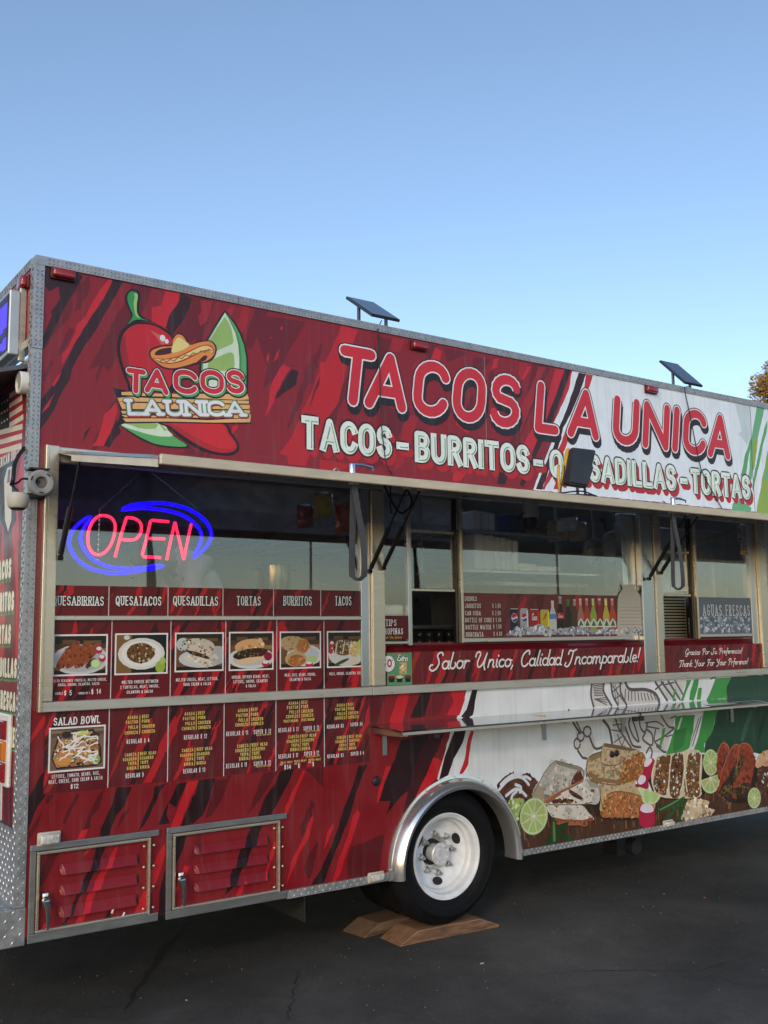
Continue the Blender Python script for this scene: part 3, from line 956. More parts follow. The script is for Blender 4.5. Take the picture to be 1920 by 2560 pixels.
# panes
def pane(x0, x1, z0, z1, y):
    return MB().box(x0, x1, y, y + 0.004, z0, z1).build('glass_pane', GLASS, T)
pane(0.12, 1.74, 1.70, 2.42, 0.012)
pane(1.884, 2.046, 1.585, 2.42, 0.014)
pane(2.086, 2.396, 1.87, 2.42, 0.042)
pane(2.43, 3.82, 1.585, 2.42, 0.014)
pane(4.144, 4.476, 1.87, 2.42, 0.042)
pane(4.508, 5.105, 1.585, 2.42, 0.014)
# counter front below the serving windows
MB().prism([(-0.004, 1.53), (0.05, 1.566), (0.05, 1.58), (0.08, 1.58), (0.08, 1.34), (0.0, 1.34)], 'X', 1.869, 3.925).build('counter_front', REDP, T)
MB().prism([(-0.004, 1.53), (0.05, 1.566), (0.05, 1.58), (0.08, 1.58), (0.08, 1.34), (0.0, 1.34)], 'X', 4.106, 5.175).build('counter_front', REDP, T)

# --- awning
AW_Y, AW_Z0, AW_Z1 = -1.10, 2.452, 2.262
sl_ = (AW_Z1 - AW_Z0) / AW_Y
def awz(y):
    return AW_Z0 + sl_ * y
AWX0, AWX1 = 0.118, 6.9
aw = MB().prism([(-0.002, AW_Z0), (AW_Y, AW_Z1), (AW_Y, AW_Z1 - 0.012), (-0.002, AW_Z0 - 0.012)], 'X', AWX0, AWX1).build('awning', mat('awning_skin', (0.30, 0.29, 0.29), rough=0.22, metal=0.9, rnoise=0.08, nscale=3, noise=0.2), T)
MB().cbox(AWX0 + .03, AWX1, AW_Y - 0.018, AW_Y - 0.001, AW_Z1 - 0.034, AW_Z1 + 0.004, .004).build('rail', mat('warm_aluminium', (0.64, 0.53, 0.38), rough=0.4, metal=0.4, rnoise=0.1, nscale=4, noise=0.18, stretch=(2, 8, 8)), aw)
MB().prism([(-0.03, awz(-.03) - 0.013), (AW_Y + .002, AW_Z1 - 0.013), (AW_Y + .002, AW_Z1 - 0.042), (-0.2, awz(-.2) - 0.042), (-0.2, awz(-.2) - .02)], 'X', AWX0 + 0.004, AWX0 + 0.03).build('rail', mat('cream_rail', (0.62, 0.56, 0.44), rough=0.4, noise=0.1), aw)
for xx in (0.9, 1.8, 2.7, 3.6, 4.5, 5.4):
    MB().prism([(-0.06, awz(-.06) - 0.0125), (AW_Y + .03, awz(AW_Y + .03) - 0.0125), (AW_Y + .03, awz(AW_Y + .03) - 0.03), (-0.06, awz(-.06) - 0.03)], 'X', xx, xx + 0.025).build('rib', ALU, aw)
MB().cbox(AWX0, AWX1, -0.02, 0.003, AW_Z0 - .004, AW_Z0 + 0.014, .003).build('hinge_strip', ALU_H, aw)
# gas struts
def strut(a, b, name='gas_strut'):
    a, b = Vector(a), Vector(b)
    s = MB()
    mid = a.lerp(b, 0.52)
    s.tube([a, a.lerp(b, .04)], 0.007, 8).tube([a.lerp(b, .04), mid], 0.0125, 10).tube([mid, b], 0.0055, 8)
    o = s.build(name, BLACKM, T, auto=50)
    MB().lathe([(0, -.012), (.012, -.012), (.012, .012), (0, .012)], (a.x, a.y, a.z), 'X', 10).build('ball_end', BLACKM, o)
    MB().cbox(b.x - .02, b.x + .02, b.y - .012, b.y + .012, b.z - .012, b.z + .012, .003).build('bracket', WHITEB, o)
    return o
b_ = at(200, 1168, X=0.16)
strut((0.135, -0.035, at(146, 1396).z), (0.16, b_.y, awz(b_.y) - 0.03))
for (p, q, xb) in (((924, 1428), (972, 1262), 1.72), ((958, 1420), (1012, 1262), 1.86), ((1622, 1447), (1682, 1305), 3.98), ((1652, 1432), (1708, 1300), 4.07)):
    xs = at(*p, -0.035)
    yq = -0.34
    zq = awz(yq) - 0.022
    strut(xs, (xs.x + 0.03, yq, zq))
# pull straps: webbing loops hanging from the awning edge
def strap(px, top, bot, wpx):
    a = at(px, top, AW_Y + 0.03)
    z0 = at(px + 6, bot, AW_Y + 0.03).z
    z1 = AW_Z1 - 0.03
    x = a.x
    y = AW_Y + 0.03
    s = MB()
    wd = 0.028
    pts = []
    n = 22
    h = z1 - z0
    for i in range(n + 1):
        t_ = i / n
        if t_ < 0.44:
            u = t_ / 0.44
            pts.append((x - 0.004 - 0.004 * u, y + 0.004 + 0.012 * u, z1 - u * (h - 0.03)))
        elif t_ < 0.56:
            u = (t_ - 0.44) / 0.12
            an = math.pi * u
            pts.append((x + 0.012 - 0.02 * math.cos(an), y + 0.016 * math.cos(an), z0 + 0.03 - 0.03 * math.sin(an)))
        else:
            u = (t_ - 0.56) / 0.44
            pts.append((x + 0.032 - 0.028 * u + 0.008 * math.sin(u * 5), y - 0.016 + 0.014 * u, z0 + 0.03 + u * (h - 0.03)))
    vv = []
    for (a_, b2, c_) in pts:
        for dx, dy in ((-wd / 2, -.0015), (wd / 2, -.0015), (wd / 2, .0015), (-wd / 2, .0015)):
            vv.append((a_ + dx, b2 + dy, c_))
    ff = []
    for i in range(n):
        for k in range(4):
            ff.append((4 * i + k, 4 * i + (k + 1) % 4, 4 * i + 4 + (k + 1) % 4, 4 * i + 4 + k))
    s.add(vv, ff)
    o = s.build('pull_strap', mat('grey_webbing', (0.055, 0.055, 0.06), rough=0.7, noise=0.2, nscale=60), aw, auto=40)
    MB().cbox(x - .02, x + .012, y - .014, y + .016, z1 - .006, z1 + .02, .003).build('strap_clip', WHITEB, aw)
strap(887, 1212, 1452, 26)
strap(1683, 1282, 1475, 24)
# T-handles on top of the awning edge
for (p, s_) in (((880, 1182), 1.0), ((1683, 1268), 1.0)):
    c = at(p[0], p[1], AW_Y + 0.05)
    x, y, z = c.x, AW_Y + 0.05, awz(AW_Y + .05)
    h = MB().cbox(x - .1, x + .02, y - .02, y + .02, z, z + .004, .001).lathe([(.013, 0), (.013, .04), (.01, .045), (0, .045)], (x, y, z), 'Z', 14)
    h.tube([(x - .004, y, z + .04), (x + .05, y, z + .042), (x + .1, y, z + .036), (x + .104, y, z + .022)], [.007, .0065, .0055, .004], 8)
    h.tube([(x - .075 + .014 * math.cos(a * .5), y, z + .006 + .012 * math.sin(a * .5)) for a in range(0, 7)], .003, 6)
    h.build('latch_handle', CHROME, aw, auto=40)

# --- fold-down shelf
SHZ = 1.148
def shelf(x0, x1):
    s = MB().prism([(0.0, SHZ + .012), (-0.258, SHZ - .004), (-0.266, SHZ - .008), (-0.266, SHZ - .026), (-0.258, SHZ - .026), (-0.256, SHZ - .014), (0.0, SHZ + .004)], 'X', x0, x1)
    o = s.build('serving_shelf', mat('polished_shelf', (0.52, 0.53, 0.54), rough=0.1, metal=1.0, rnoise=0.05, nscale=6, noise=0.08), T)
    MB().box(x0, x0 + .004, -0.255, -0.002, SHZ - .034, SHZ - .006).build('end_lip', STEEL, o)
    MB().box(x0 + .002, x1 - .002, -0.2672, -0.2662, SHZ - .0255, SHZ - .012).build('edge_strip', ALU_H, o)
    return o
s1 = shelf(1.797, 3.552)
s2 = shelf(3.572, 6.4)
for xx, so_ in ((1.85, s1), (3.0, s1), (3.68, s2), (4.78, s2)):
    MB().prism([(-0.002, SHZ - .02), (-0.20, SHZ - .03), (-0.20, SHZ - .04), (-0.012, SHZ - .05), (-0.012, SHZ - .15), (-0.002, SHZ - .15)], 'X', xx, xx + 0.028).build('bracket', STEEL, so_)
for xx in (2.02, 3.53, 3.585):
    MB().cbox(xx - .016, xx + .016, -0.262, -0.24, SHZ - .055, SHZ - .028, .003).build('end_cap', BLACK, s1 if xx < 3.55 else s2)
# ------------------------------------------------------------------ printed wrap: traced outlines (photo pixels) laid on the wall plane
CROPS = {'K1': (80, 650, .21708), 'K2': (380, 720, .28933), 'K3': (800, 790, .38577), 'K4': (40, 1760, .30139), 'K5': (480, 1700, .45811),
         'KL': (280, 710, .21700), 'KG': (1440, 1680, .28933), 'KF': (1240, 1840, .217), 'KT': (1560, 1840, .217), 'KD': (1140, 1440, .30139),
         'KR': (1800, 880, .199), 'KC': (1300, 860, .37372), 'KB': (700, 700, .37372), 'KO': (0, 1080, .36166), 'PX': (0, 0, 1.0)}
def pts(k, s):
    ox, oy, sc = CROPS[k]
    r = []
    for q in s.split():
        a, b = q.split(',')
        r.append(w2(ox + float(a) * sc, oy + float(b) * sc))
    return r
def rough_edge(P, amp, rnd, step=0.03):
    """brush-like edge: subdivide and jitter along the outline"""
    out = []
    n = len(P)
    for i in range(n):
        a, b = Vector(P[i]), Vector(P[(i + 1) % n])
        L = (b - a).length
        m = max(1, int(L / step))
        nn = Vector((-(b - a).y, (b - a).x)).normalized() if L > 1e-9 else Vector((0, 0))
        out.append(tuple(a))
        for k in range(1, m):
            out.append(tuple(a.lerp(b, k / m) + nn * rnd.uniform(-amp, amp)))
    return out
def clip_poly(P, x0, x1, z0, z1):
    def cut(P, f, g):
        o = []
        for i in range(len(P)):
            a, b = P[i], P[(i + 1) % len(P)]
            if f(a):
                o.append(a)
            if f(a) != f(b):
                o.append(g(a, b))
        return o
    def ix(v):
        return lambda a, b: (v, a[1] + (b[1] - a[1]) * (v - a[0]) / (b[0] - a[0]))
    def iz(v):
        return lambda a, b: (a[0] + (b[0] - a[0]) * (v - a[1]) / (b[1] - a[1]), v)
    for f, g in ((lambda p: p[0] > x0, ix(x0)), (lambda p: p[0] < x1, ix(x1)), (lambda p: p[1] > z0, iz(z0)), (lambda p: p[1] < z1, iz(z1))):
        if len(P) < 3:
            return []
        P = cut(P, f, g)
    return P if len(P) > 2 else []

rnd = random.Random(11)
uB, uD, uM, uR, uS = (136, 31, 43), (54, 27, 34), (106, 28, 40), (192, 36, 50), (158, 34, 46)
WHT = (224, 234, 243)
UP = Art()
UX0, UX1, UZ0, UZ1 = 0.0405, XE, 2.46, 3.288
UP.rect(UX0, UZ0, UX1, UZ1, uB)
def up(k, s, c, amp=0.003):
    P = clip_poly(rough_edge(pts(k, s), amp, rnd), UX0, UX1, UZ0, UZ1)
    if P:
        UP.poly(P, c)
def streaks(A, n, x0, x1, z0, z1, cols, rnd, lean=0.42, w0=0.008, w1=0.03, l0=0.08, l1=0.35):
    """slanted brush dabs"""
    for _ in range(n):
        x, z = rnd.uniform(x0, x1), rnd.uniform(z0, z1)
        L, wd = rnd.uniform(l0, l1), rnd.uniform(w0, w1)
        le, ri = [], []
        m = 7
        for i in range(m + 1):
            t_ = i / m
            ww = wd * math.sin(math.pi * min(1, max(0.06, t_ * 0.94 + .03))) ** 0.6 * rnd.uniform(0.7, 1.15)
            cx = x + lean * L * (t_ - .5) + rnd.uniform(-.3, .3) * wd
            cz = z + L * (t_ - .5)
            le.append((cx - ww / 2, cz))
            ri.append((cx + ww / 2, cz))
        P = clip_poly(le + ri[::-1], x0, x1, z0, z1)
        if P:
            A.poly(P, rnd.choice(cols))
streaks(UP, 26, 0.06, 3.0, UZ0 + .01, UZ1 - .01, [uM, uM, (108, 31, 42), (140, 36, 47)], rnd, w0=.02, w1=.07, l0=.15, l1=.5)
up('K1', "145,70 220,80 240,200 450,240 330,460 310,300 200,360 130,260", uD)
up('K1', "590,180 510,330 430,450 330,640 240,840 150,1010 105,1080 105,930 180,760 230,640 220,590 290,500 400,300 460,190 490,140", uD)
up('K1', "520,340 660,170 680,300 560,560 490,590 520,480", uM)
up('K1', "430,780 490,790 400,980 290,1110 320,1010", uM)
up('K1', "200,1170 260,1160 150,1390 110,1390", uM)
up('K1', "1150,280 1380,310 1300,560 1090,750 1000,1100 880,1290 830,1210 740,1430 740,1320 780,1220 650,1260 760,1060 860,870 980,620 1060,520", uM)
up('K1', "935,215 1060,250 1000,340 900,530 800,690 720,830 610,980 520,1140 460,1260 440,1370 370,1480 240,1750 170,1860 90,1950 60,1940 70,1660 140,1560 240,1440 340,1270 420,1110 520,920 600,770 680,650 745,570 860,380", uD)
up('K1', "895,215 930,235 860,380 745,560 670,670 560,860 470,1000 380,1160 345,1200 350,1085 420,1000 500,830 520,740 620,650 700,480 800,320", uR)
up('K1', "345,1275 300,1330 235,1430 250,1460 310,1370", uR)
up('K1', "265,1525 200,1680 110,1770 150,1690", uR)
up('K1', "970,1640 990,1740 960,1830 900,2000 830,2140 690,2140 740,2090 790,1950 830,1780 900,1720", uR)
up('K1', "975,1840 1030,1980 950,2060 900,2160 830,2140 900,2000", uD)
up('K1', "690,1895 640,2000 580,2120 610,1990", uD)
up('K2', "280,60 520,90 470,300 380,430 330,470 200,400 270,290 350,150", uM)
up('K2', "60,0 240,40 235,110 150,240 120,350 0,280 0,165 80,150 120,30", uR)
up('K2', "250,40 340,90 330,170 260,300 180,410 120,340 150,240 235,110", uD)
up('K2', "420,100 530,110 480,280 420,330 400,250 430,200", uS)
up('K2', "640,190 720,140 700,220 670,250", uS)
up('K2', "790,150 850,160 830,300 760,420 740,300", uS)
up('K2', "890,180 1000,200 860,540 800,480 830,380", uM)
up('K2', "1000,240 1330,290 1200,520 1100,700 1050,800 960,880 1000,680 900,400", uM)
up('K2', "1100,530 1090,600 1050,640 1080,560", uR)
up('K2', "1210,700 1270,720 1250,830 1150,900 1100,940 1060,960 1140,800", uD)
up('K2', "1130,660 1200,690 1130,800 1080,900 1050,1000 1000,1090 975,1110 1010,990 1020,900 1050,790", uR)
up('K2', "1000,560 1015,580 1005,650 990,620", uR, .001)
up('K2', "1020,420 1040,425 1030,440", uR, .001)
up('K2', "1115,330 1135,335 1125,365 1110,355", uR, .001)
up('K2', "1660,340 1600,420 1500,640 1430,760 1380,900 1300,1050 1210,1280 1100,1430 1170,1450 1180,1520 1330,1540 1380,1400 1450,1300 1500,1200 1560,1050 1660,700", (182, 34, 44))
up('K2', "1540,640 1480,760 1440,850 1380,1000 1350,1060 1400,880 1480,700", uM)
up('K2', "700,1190 750,1185 720,1240 690,1260", uR)
up('K2', "330,1360 270,1390 290,1420 240,1430 400,1440", uM)
up('K3', "0,300 180,300 120,560 40,680 0,640", (182, 34, 44))
up('K3', "140,60 250,90 210,190 110,160", uR)
up('K3', "380,130 470,150 420,280 370,330", uM)
up('K3', "470,140 550,150 520,230 460,240", uS)
up('K3', "640,280 650,300 600,350 610,310", uS)
up('K3', "750,200 790,230 780,300 720,280", uR)
up('K3', "800,200 960,240 830,300", uM)
up('K3', "1000,270 1110,280 1060,350 980,340", uM)
up('K3', "1130,280 1160,270 1150,330 1110,350", uR)
up('K3', "1310,310 1370,330 1320,420 1290,370", uR)
up('K3', "1380,300 1500,320 1380,600 1300,780 1250,900 1180,1000 1240,800 1330,560", uM)
up('K3', "400,560 560,650 520,760 470,900 380,980 300,1000 420,800", uM)
up('K3', "560,640 640,660 600,790 540,960 480,1010 520,850", (160, 32, 42))
up('K3', "900,640 1040,700 960,760 880,700", uR)
up('K3', "870,1000 960,1010 910,1070 860,1070", uR)
up('K3', "1160,1010 1230,1020 1200,1090 1150,1090", uD)
up('K3', "0,930 200,960 150,1000 0,1000", (172, 30, 38))
# boundary stripes and the white field
up('KC', "0,120 60,130 0,260", uS)
up('KC', "130,150 170,155 90,380 20,560 0,600 0,430 80,280", uS)
up('KC', "240,165 300,172 220,400 140,600 60,760 0,900 0,700 90,560 180,380", uR)
up('KC', "300,170 340,180 260,400 200,560 120,720 60,900 20,960 0,940 80,740 180,500 240,350", uD)
up('KC', "350,180 410,190 2200,520 2200,1220 1700,1135 90,975 130,860 215,655 225,530 250,480 330,300", WHT)
up('KC', "345,180 330,300 250,480 225,530 190,640 215,655 130,860 90,975 60,970 110,830 190,640 260,430", uR, .002)
up('KC', "395,190 445,200 400,330 340,470 290,560 262,680 200,820 150,975 108,970 165,820 225,690 262,560 300,470 350,330", uD)
up('KC', "445,200 490,207 460,300 400,450 340,600 280,760 230,860 165,975 150,970 200,840 270,680 320,540 390,380 430,300", (190, 44, 54))
up('KC', "300,800 240,930 225,970 262,972 300,880", (190, 44, 54))
up('KR', "190,650 370,660 390,1050 345,1160 235,1030 275,990 240,820", (196, 212, 218))
g1, g2, g3 = (104, 172, 124), (92, 160, 104), (140, 168, 76)
up('KR', "465,690 560,700 545,800 500,980 470,1130 440,1250 400,1600 370,1600 380,1240 400,1080 430,900", g1)
up('KR', "430,1080 480,1080 465,1240 430,1480 410,1480 415,1200", g3)
up('KR', "385,1070 400,1140 350,1400 330,1560 260,1560 300,1400 320,1280 360,1180", g2)
up('KR', "600,860 590,1000 540,1180 500,1400 450,1600 420,1760 410,1700 440,1500 500,1220 560,960", g2)
up('KR', "603,1240 560,1480 530,1600 520,1690 480,1880 460,2060 2200,2350 2200,900", g3)
up('KR', "630,1240 585,1480 560,1600 640,1600 640,1250", g1)
up('KR', "165,1900 240,1860 320,1900 400,1960 390,2010 150,1990", g1)
up('KR', "380,1450 410,1500 390,1620 365,1640 350,1600", g1)
UP.build('wrap', T, Y=0.0028)
# seams of the wrap
MB().box(2.629, 2.6305, 0.0005, 0.0025, 2.62, 3.26).build('wrap_seam', mat('seam_grey', (0.35, 0.3, 0.3), rough=0.6), T)
sp = [at(*q, 0.0022) for q in ((1874, 1012), (1877, 1050), (1879, 1110), (1881, 1170), (1885, 1230), (1888, 1280))]
MB().tube(sp, 0.0022, 6).build('wrap_seam', mat('seam_dark', (0.08, 0.1, 0.08), rough=0.7), T)

# --- headline
hr, hw = .030, .0082
HL = [('T', 1.575, 1.842), ('A', 1.765, 2.045), ('C', 2.085, 2.362), ('O', 2.368, 2.648), ('S', 2.655, 2.925), ('L', 3.022, 3.262), ('A', 3.303, 3.588), ('U', 3.712, 3.996), ('N', 4.004, 4.306), ('I', 4.308, 4.41), ('C', 4.418, 4.698), ('A', 4.692, 4.952)]
ske = []
z0, hh = 2.85, .328
for ch, xa, xb in HL:
    slv = 0.13
    if ch == 'A':
        ske += [[(xa + hr, z0 + hr), (xa + (xb - xa) * .63, z0 + hh - hr), (xb - hr, z0 + hr)], [(xa + (xb - xa) * .26, z0 + hh * .33), (xb - (xb - xa) * .2, z0 + hh * .33)]]
        continue
    wv = (xb - xa) - slv * (hh - 2 * hr)
    if ch == 'I':
        ske.append([(xa + hr, z0 + hr), (xb - hr, z0 + hh - hr)])
        continue
    gw, ls = GL[ch]
    sx = (wv - 2 * hr) / gw
    for ln in ls:
        ske.append([(xa + hr + a * sx + slv * b * (hh - 2 * hr), z0 + hr + b * (hh - 2 * hr)) for a, b in ln])
A = Art()
for k in range(3):
    A.strokes(ske, hr + hw + .007, (38, 30, 36), off=(.0045 * k, -.017 * k))
A.strokes(ske, hr + hw, (232, 226, 230))
A.strokes(ske, hr, (200, 42, 58))
A.build('headline_lettering', T, Y=0.0012)

# --- second line
A = Art()
words = [('TACOS', 1.368, 1.945), ('-', 1.993, 2.042), ('BURRITOS', 2.1, 2.972), ('-', 3.02, 3.065), ('QUESADILLAS', 3.138, 4.335), ('-', 4.392, 4.438), ('TORTAS', 4.488, 5.168)]
r = .0205
sk = []
for wd, xa, xb in words:
    zb = 2.582 - (xa - 1.37) * .0025
    if wd == '-':
        sk.append([(xa, zb + .082), (xb, zb + .082)])
    else:
        sk += text_lines(wd, xa, zb, .18, w=xb - xa, r=r, gap=.045)
for k in range(1, 3):
    A.strokes(sk, r + .006, (176, 34, 42), off=(.012 * k, -.017 * k))
A.strokes(sk, r + .0095, (52, 26, 32), butt=False)
A.strokes(sk, r, (224, 234, 228), butt=True)
A.strokes(sk, .0042, (104, 158, 112), butt=True, off=(.009, -.006))
A.strokes(sk, .0045, (224, 234, 228), butt=True, off=(.002, 0.0))
A.build('sign_lettering', T, Y=0.0014)

# --- chili and hat emblem
A = Art()
INK = (34, 26, 32)
def lg(s, c):
    A.poly(smooth_ring(pts('KL', s)), c)
def smooth_ring(P):
    out = []
    n = len(P)
    for i in range(n):
        p0, p1, p2, p3 = P[i - 1], P[i], P[(i + 1) % n], P[(i + 2) % n]
        for k in range(3):
            t_ = k / 3
            out.append(tuple(0.5 * (2 * p1[j] + (p2[j] - p0[j]) * t_ + (2 * p0[j] - 5 * p1[j] + 4 * p2[j] - p3[j]) * t_ * t_ + (3 * p1[j] - p0[j] - 3 * p2[j] + p3[j]) * t_ ** 3) for j in (0, 1)))
    return out
def lgs(s, c):
    A.poly(pts('KL', s), c)
# lime at the back right
lgs("1300,300 1350,350 1420,440 1490,560 1540,700 1568,850 1572,1000 1565,1250 1000,1250 1010,820 1090,640 1200,450", INK)
lgs("1303,325 1350,380 1410,460 1470,570 1520,700 1548,850 1550,1000 1545,1240 1020,1240 1040,800 1110,645 1200,485", (92, 168, 100))
lgs("1303,330 1370,430 1440,560 1480,700 1492,850 1490,1240 1040,1240 1050,800 1112,648", (70, 140, 84))
lgs("1303,330 1365,440 1425,570 1455,700 1468,850 1465,1240 1045,1240 1055,800 1112,648", (206, 226, 202))
lgs("1300,375 1345,440 1385,540 1402,660 1385,690 1210,770 1180,770 1120,650", (152, 188, 108))
lgs("1200,850 1340,790 1380,788 1405,810 1415,920 1400,1000 1100,1000 1110,900", (150, 186, 104))
# chili body
lg("390,440 500,460 620,520 700,590 760,700 760,900 700,1250 240,1250 180,1150 110,980 65,800 70,650 110,540 190,470 280,430", INK)
lg("390,465 490,480 600,540 680,610 720,720 710,900 640,1240 270,1240 200,1120 140,960 100,790 105,670 145,560 220,490 300,462", (190, 34, 48))
lg("150,590 165,700 190,860 200,1100 140,950 102,790 108,670", (150, 32, 44))
lgs("440,530 520,570 580,600 660,680 570,700 520,620", (196, 98, 92))
A.ell(*w2(280 + 584 * .217, 710 + 622 * .217), .014, .016, (228, 222, 224), 14)
A.ell(*w2(280 + 632 * .217, 710 + 660 * .217), .010, .011, (228, 222, 224), 14)
# stem
lg("190,80 240,58 300,70 325,120 318,200 312,290 330,350 390,395 460,430 330,425 230,440 165,490 200,420 222,370 190,280 152,180 160,120", INK)
lg("205,95 240,82 285,100 300,140 290,220 288,300 310,365 360,402 430,425 330,408 250,420 180,465 225,400 240,350 210,280 180,190 182,130", (56, 148, 82))
lg("255,110 290,110 300,150 288,220 285,300 300,360 330,395 280,370 258,300 252,210 262,150", (160, 196, 118))
# lower pepper and lime
lg("70,1605 110,1580 560,1590 700,1740 900,1870 700,1890 500,1860 330,1790 190,1700", INK)
lg("85,1612 115,1595 560,1600 690,1740 870,1862 700,1870 500,1840 340,1770 200,1690", (90, 168, 96))
lg("95,1612 120,1598 560,1600 640,1680 700,1750 560,1755 420,1730 280,1690 160,1650", (206, 226, 202))
lg("160,1600 500,1605 520,1640 480,1668 340,1665 230,1630", (150, 186, 104))
lgs("540,1605 600,1690 640,1690 560,1605", (150, 186, 104))
lg("560,1590 1260,1590 1380,1720 1460,1830 1460,1920 1390,1970 1270,1975 1100,1940 920,1860 760,1750 640,1650", INK)
lg("600,1600 1240,1600 1350,1720 1430,1830 1435,1895 1380,1935 1270,1945 1110,1910 950,1830 790,1725 680,1640", (176, 34, 44))
lg("700,1600 1230,1605 1330,1720 1410,1830 1410,1890 1340,1900 1200,1880 1050,1810 880,1720 780,1650", (200, 40, 48))
# planks
lgs("15,1195 180,1230 400,1262 1560,1262 1590,1330 1585,1430 1608,1560 1600,1610 1200,1612 640,1600 140,1608 60,1640 100,1480 70,1350", INK)
for s in ("110,1245 200,1240 420,1262 1560,1270 1582,1328 1480,1335 900,1310 420,1290 110,1278", "60,1312 200,1298 420,1312 1000,1330 1580,1345 1580,1378 1300,1372 600,1360 80,1350",
          "80,1352 300,1370 900,1380 1590,1392 1585,1440 1000,1440 120,1440 100,1400", "105,1460 600,1470 1590,1452 1590,1490 900,1500 120,1492", "110,1508 700,1520 1600,1500 1600,1545 1000,1540 150,1535",
          "125,1548 640,1548 1100,1568 1600,1545 1592,1592 1200,1596 640,1584 160,1588"):
    lgs(s, (226, 174, 112))
# hat
lg("425,800 450,745 560,705 680,700 690,640 730,580 780,565 840,600 900,690 1000,660 1120,645 1190,690 1210,760 1180,850 1110,905 1000,922 850,960 700,990 580,970 500,910 440,850", (66, 26, 34))
lg("445,800 470,760 580,722 690,715 700,650 740,590 780,580 830,612 890,700 1010,672 1120,660 1175,700 1190,760 1165,830 1100,880 1040,900 990,895 850,940 700,970 590,950 515,900 460,850", (222, 142, 72))
lg("495,800 530,762 600,740 690,735 690,790 600,815 510,820", (74, 26, 36))
lg("690,790 705,700 745,630 785,618 830,650 895,705 800,765", (228, 208, 136))
lg("470,850 600,862 760,830 900,765 1040,705 1130,705 1180,760 1160,800 1130,770 1060,775 960,820 840,880 720,915 600,915 520,885", (176, 34, 40))
lg("490,858 610,872 770,842 910,775 1040,716 1120,716 1170,765 1150,792 1120,760 1050,765 950,808 830,866 715,902 605,902 525,878", (226, 206, 138))
zz = []
for i in range(15):
    t_ = i / 14
    x = 540 + 620 * t_
    yb = 885 - 10 * t_ - 150 * max(0, t_ - .25) / .75 * (1.15 - .35 * t_)
    zz.append((x, yb + (-14 if i % 2 else 14)))
A.strokes([[w2(280 + a * .217, 710 + b * .217) for a, b in zz]], .0028, (150, 106, 52))
lg("980,900 1010,870 1060,825 1100,830 1085,870 1040,895", (74, 26, 36))
# TACOS
tk = []
for ch, s in (('T', (160, 395)), ('A', (375, 660)), ('C', (705, 980)), ('O', (1015, 1295)), ('S', (1315, 1530))):
    xa = w2(280 + s[0] * .217, 710 + 1100 * .217)[0]
    xb = w2(280 + s[1] * .217, 710 + 1100 * .217)[0]
    zb = w2(280 + s[0] * .217, 710 + 1250 * .217)[1]
    tk += text_lines(ch, xa, zb, .123, w=xb - xa, r=.0145)
for k in range(3):
    A.strokes(tk, .0225, INK, off=(.0045 * k, -.006 * k))
for k in range(3):
    A.strokes(tk, .0165, (88, 160, 100), off=(.004 * k, -.005 * k))
A.strokes(tk, .0165, (236, 228, 230))
A.strokes(tk, .0128, (198, 42, 58))
# LA UNICA
lk = []
def kl(x, y):
    return w2(280 + x * .217, 710 + y * .217)
lk += text_on('LA', kl(185, 1512), kl(582, 1516), .078, .0072, slab=.13, gap=.16)
lk += text_on('UNICA', kl(632, 1520), kl(1532, 1526), .078, .0072, slab=.13, gap=.16)
A.strokes(lk, .0165, INK, off=(.002, -.003))
A.strokes(lk, .0135, (170, 36, 48), off=(.001, -.004))
A.strokes(lk, .0128, (88, 160, 100), off=(0, .002))
A.strokes(lk, .0095, INK)
A.strokes(lk, .0086, (224, 226, 232))
A.build('chili_emblem', T, Y=0.0012)

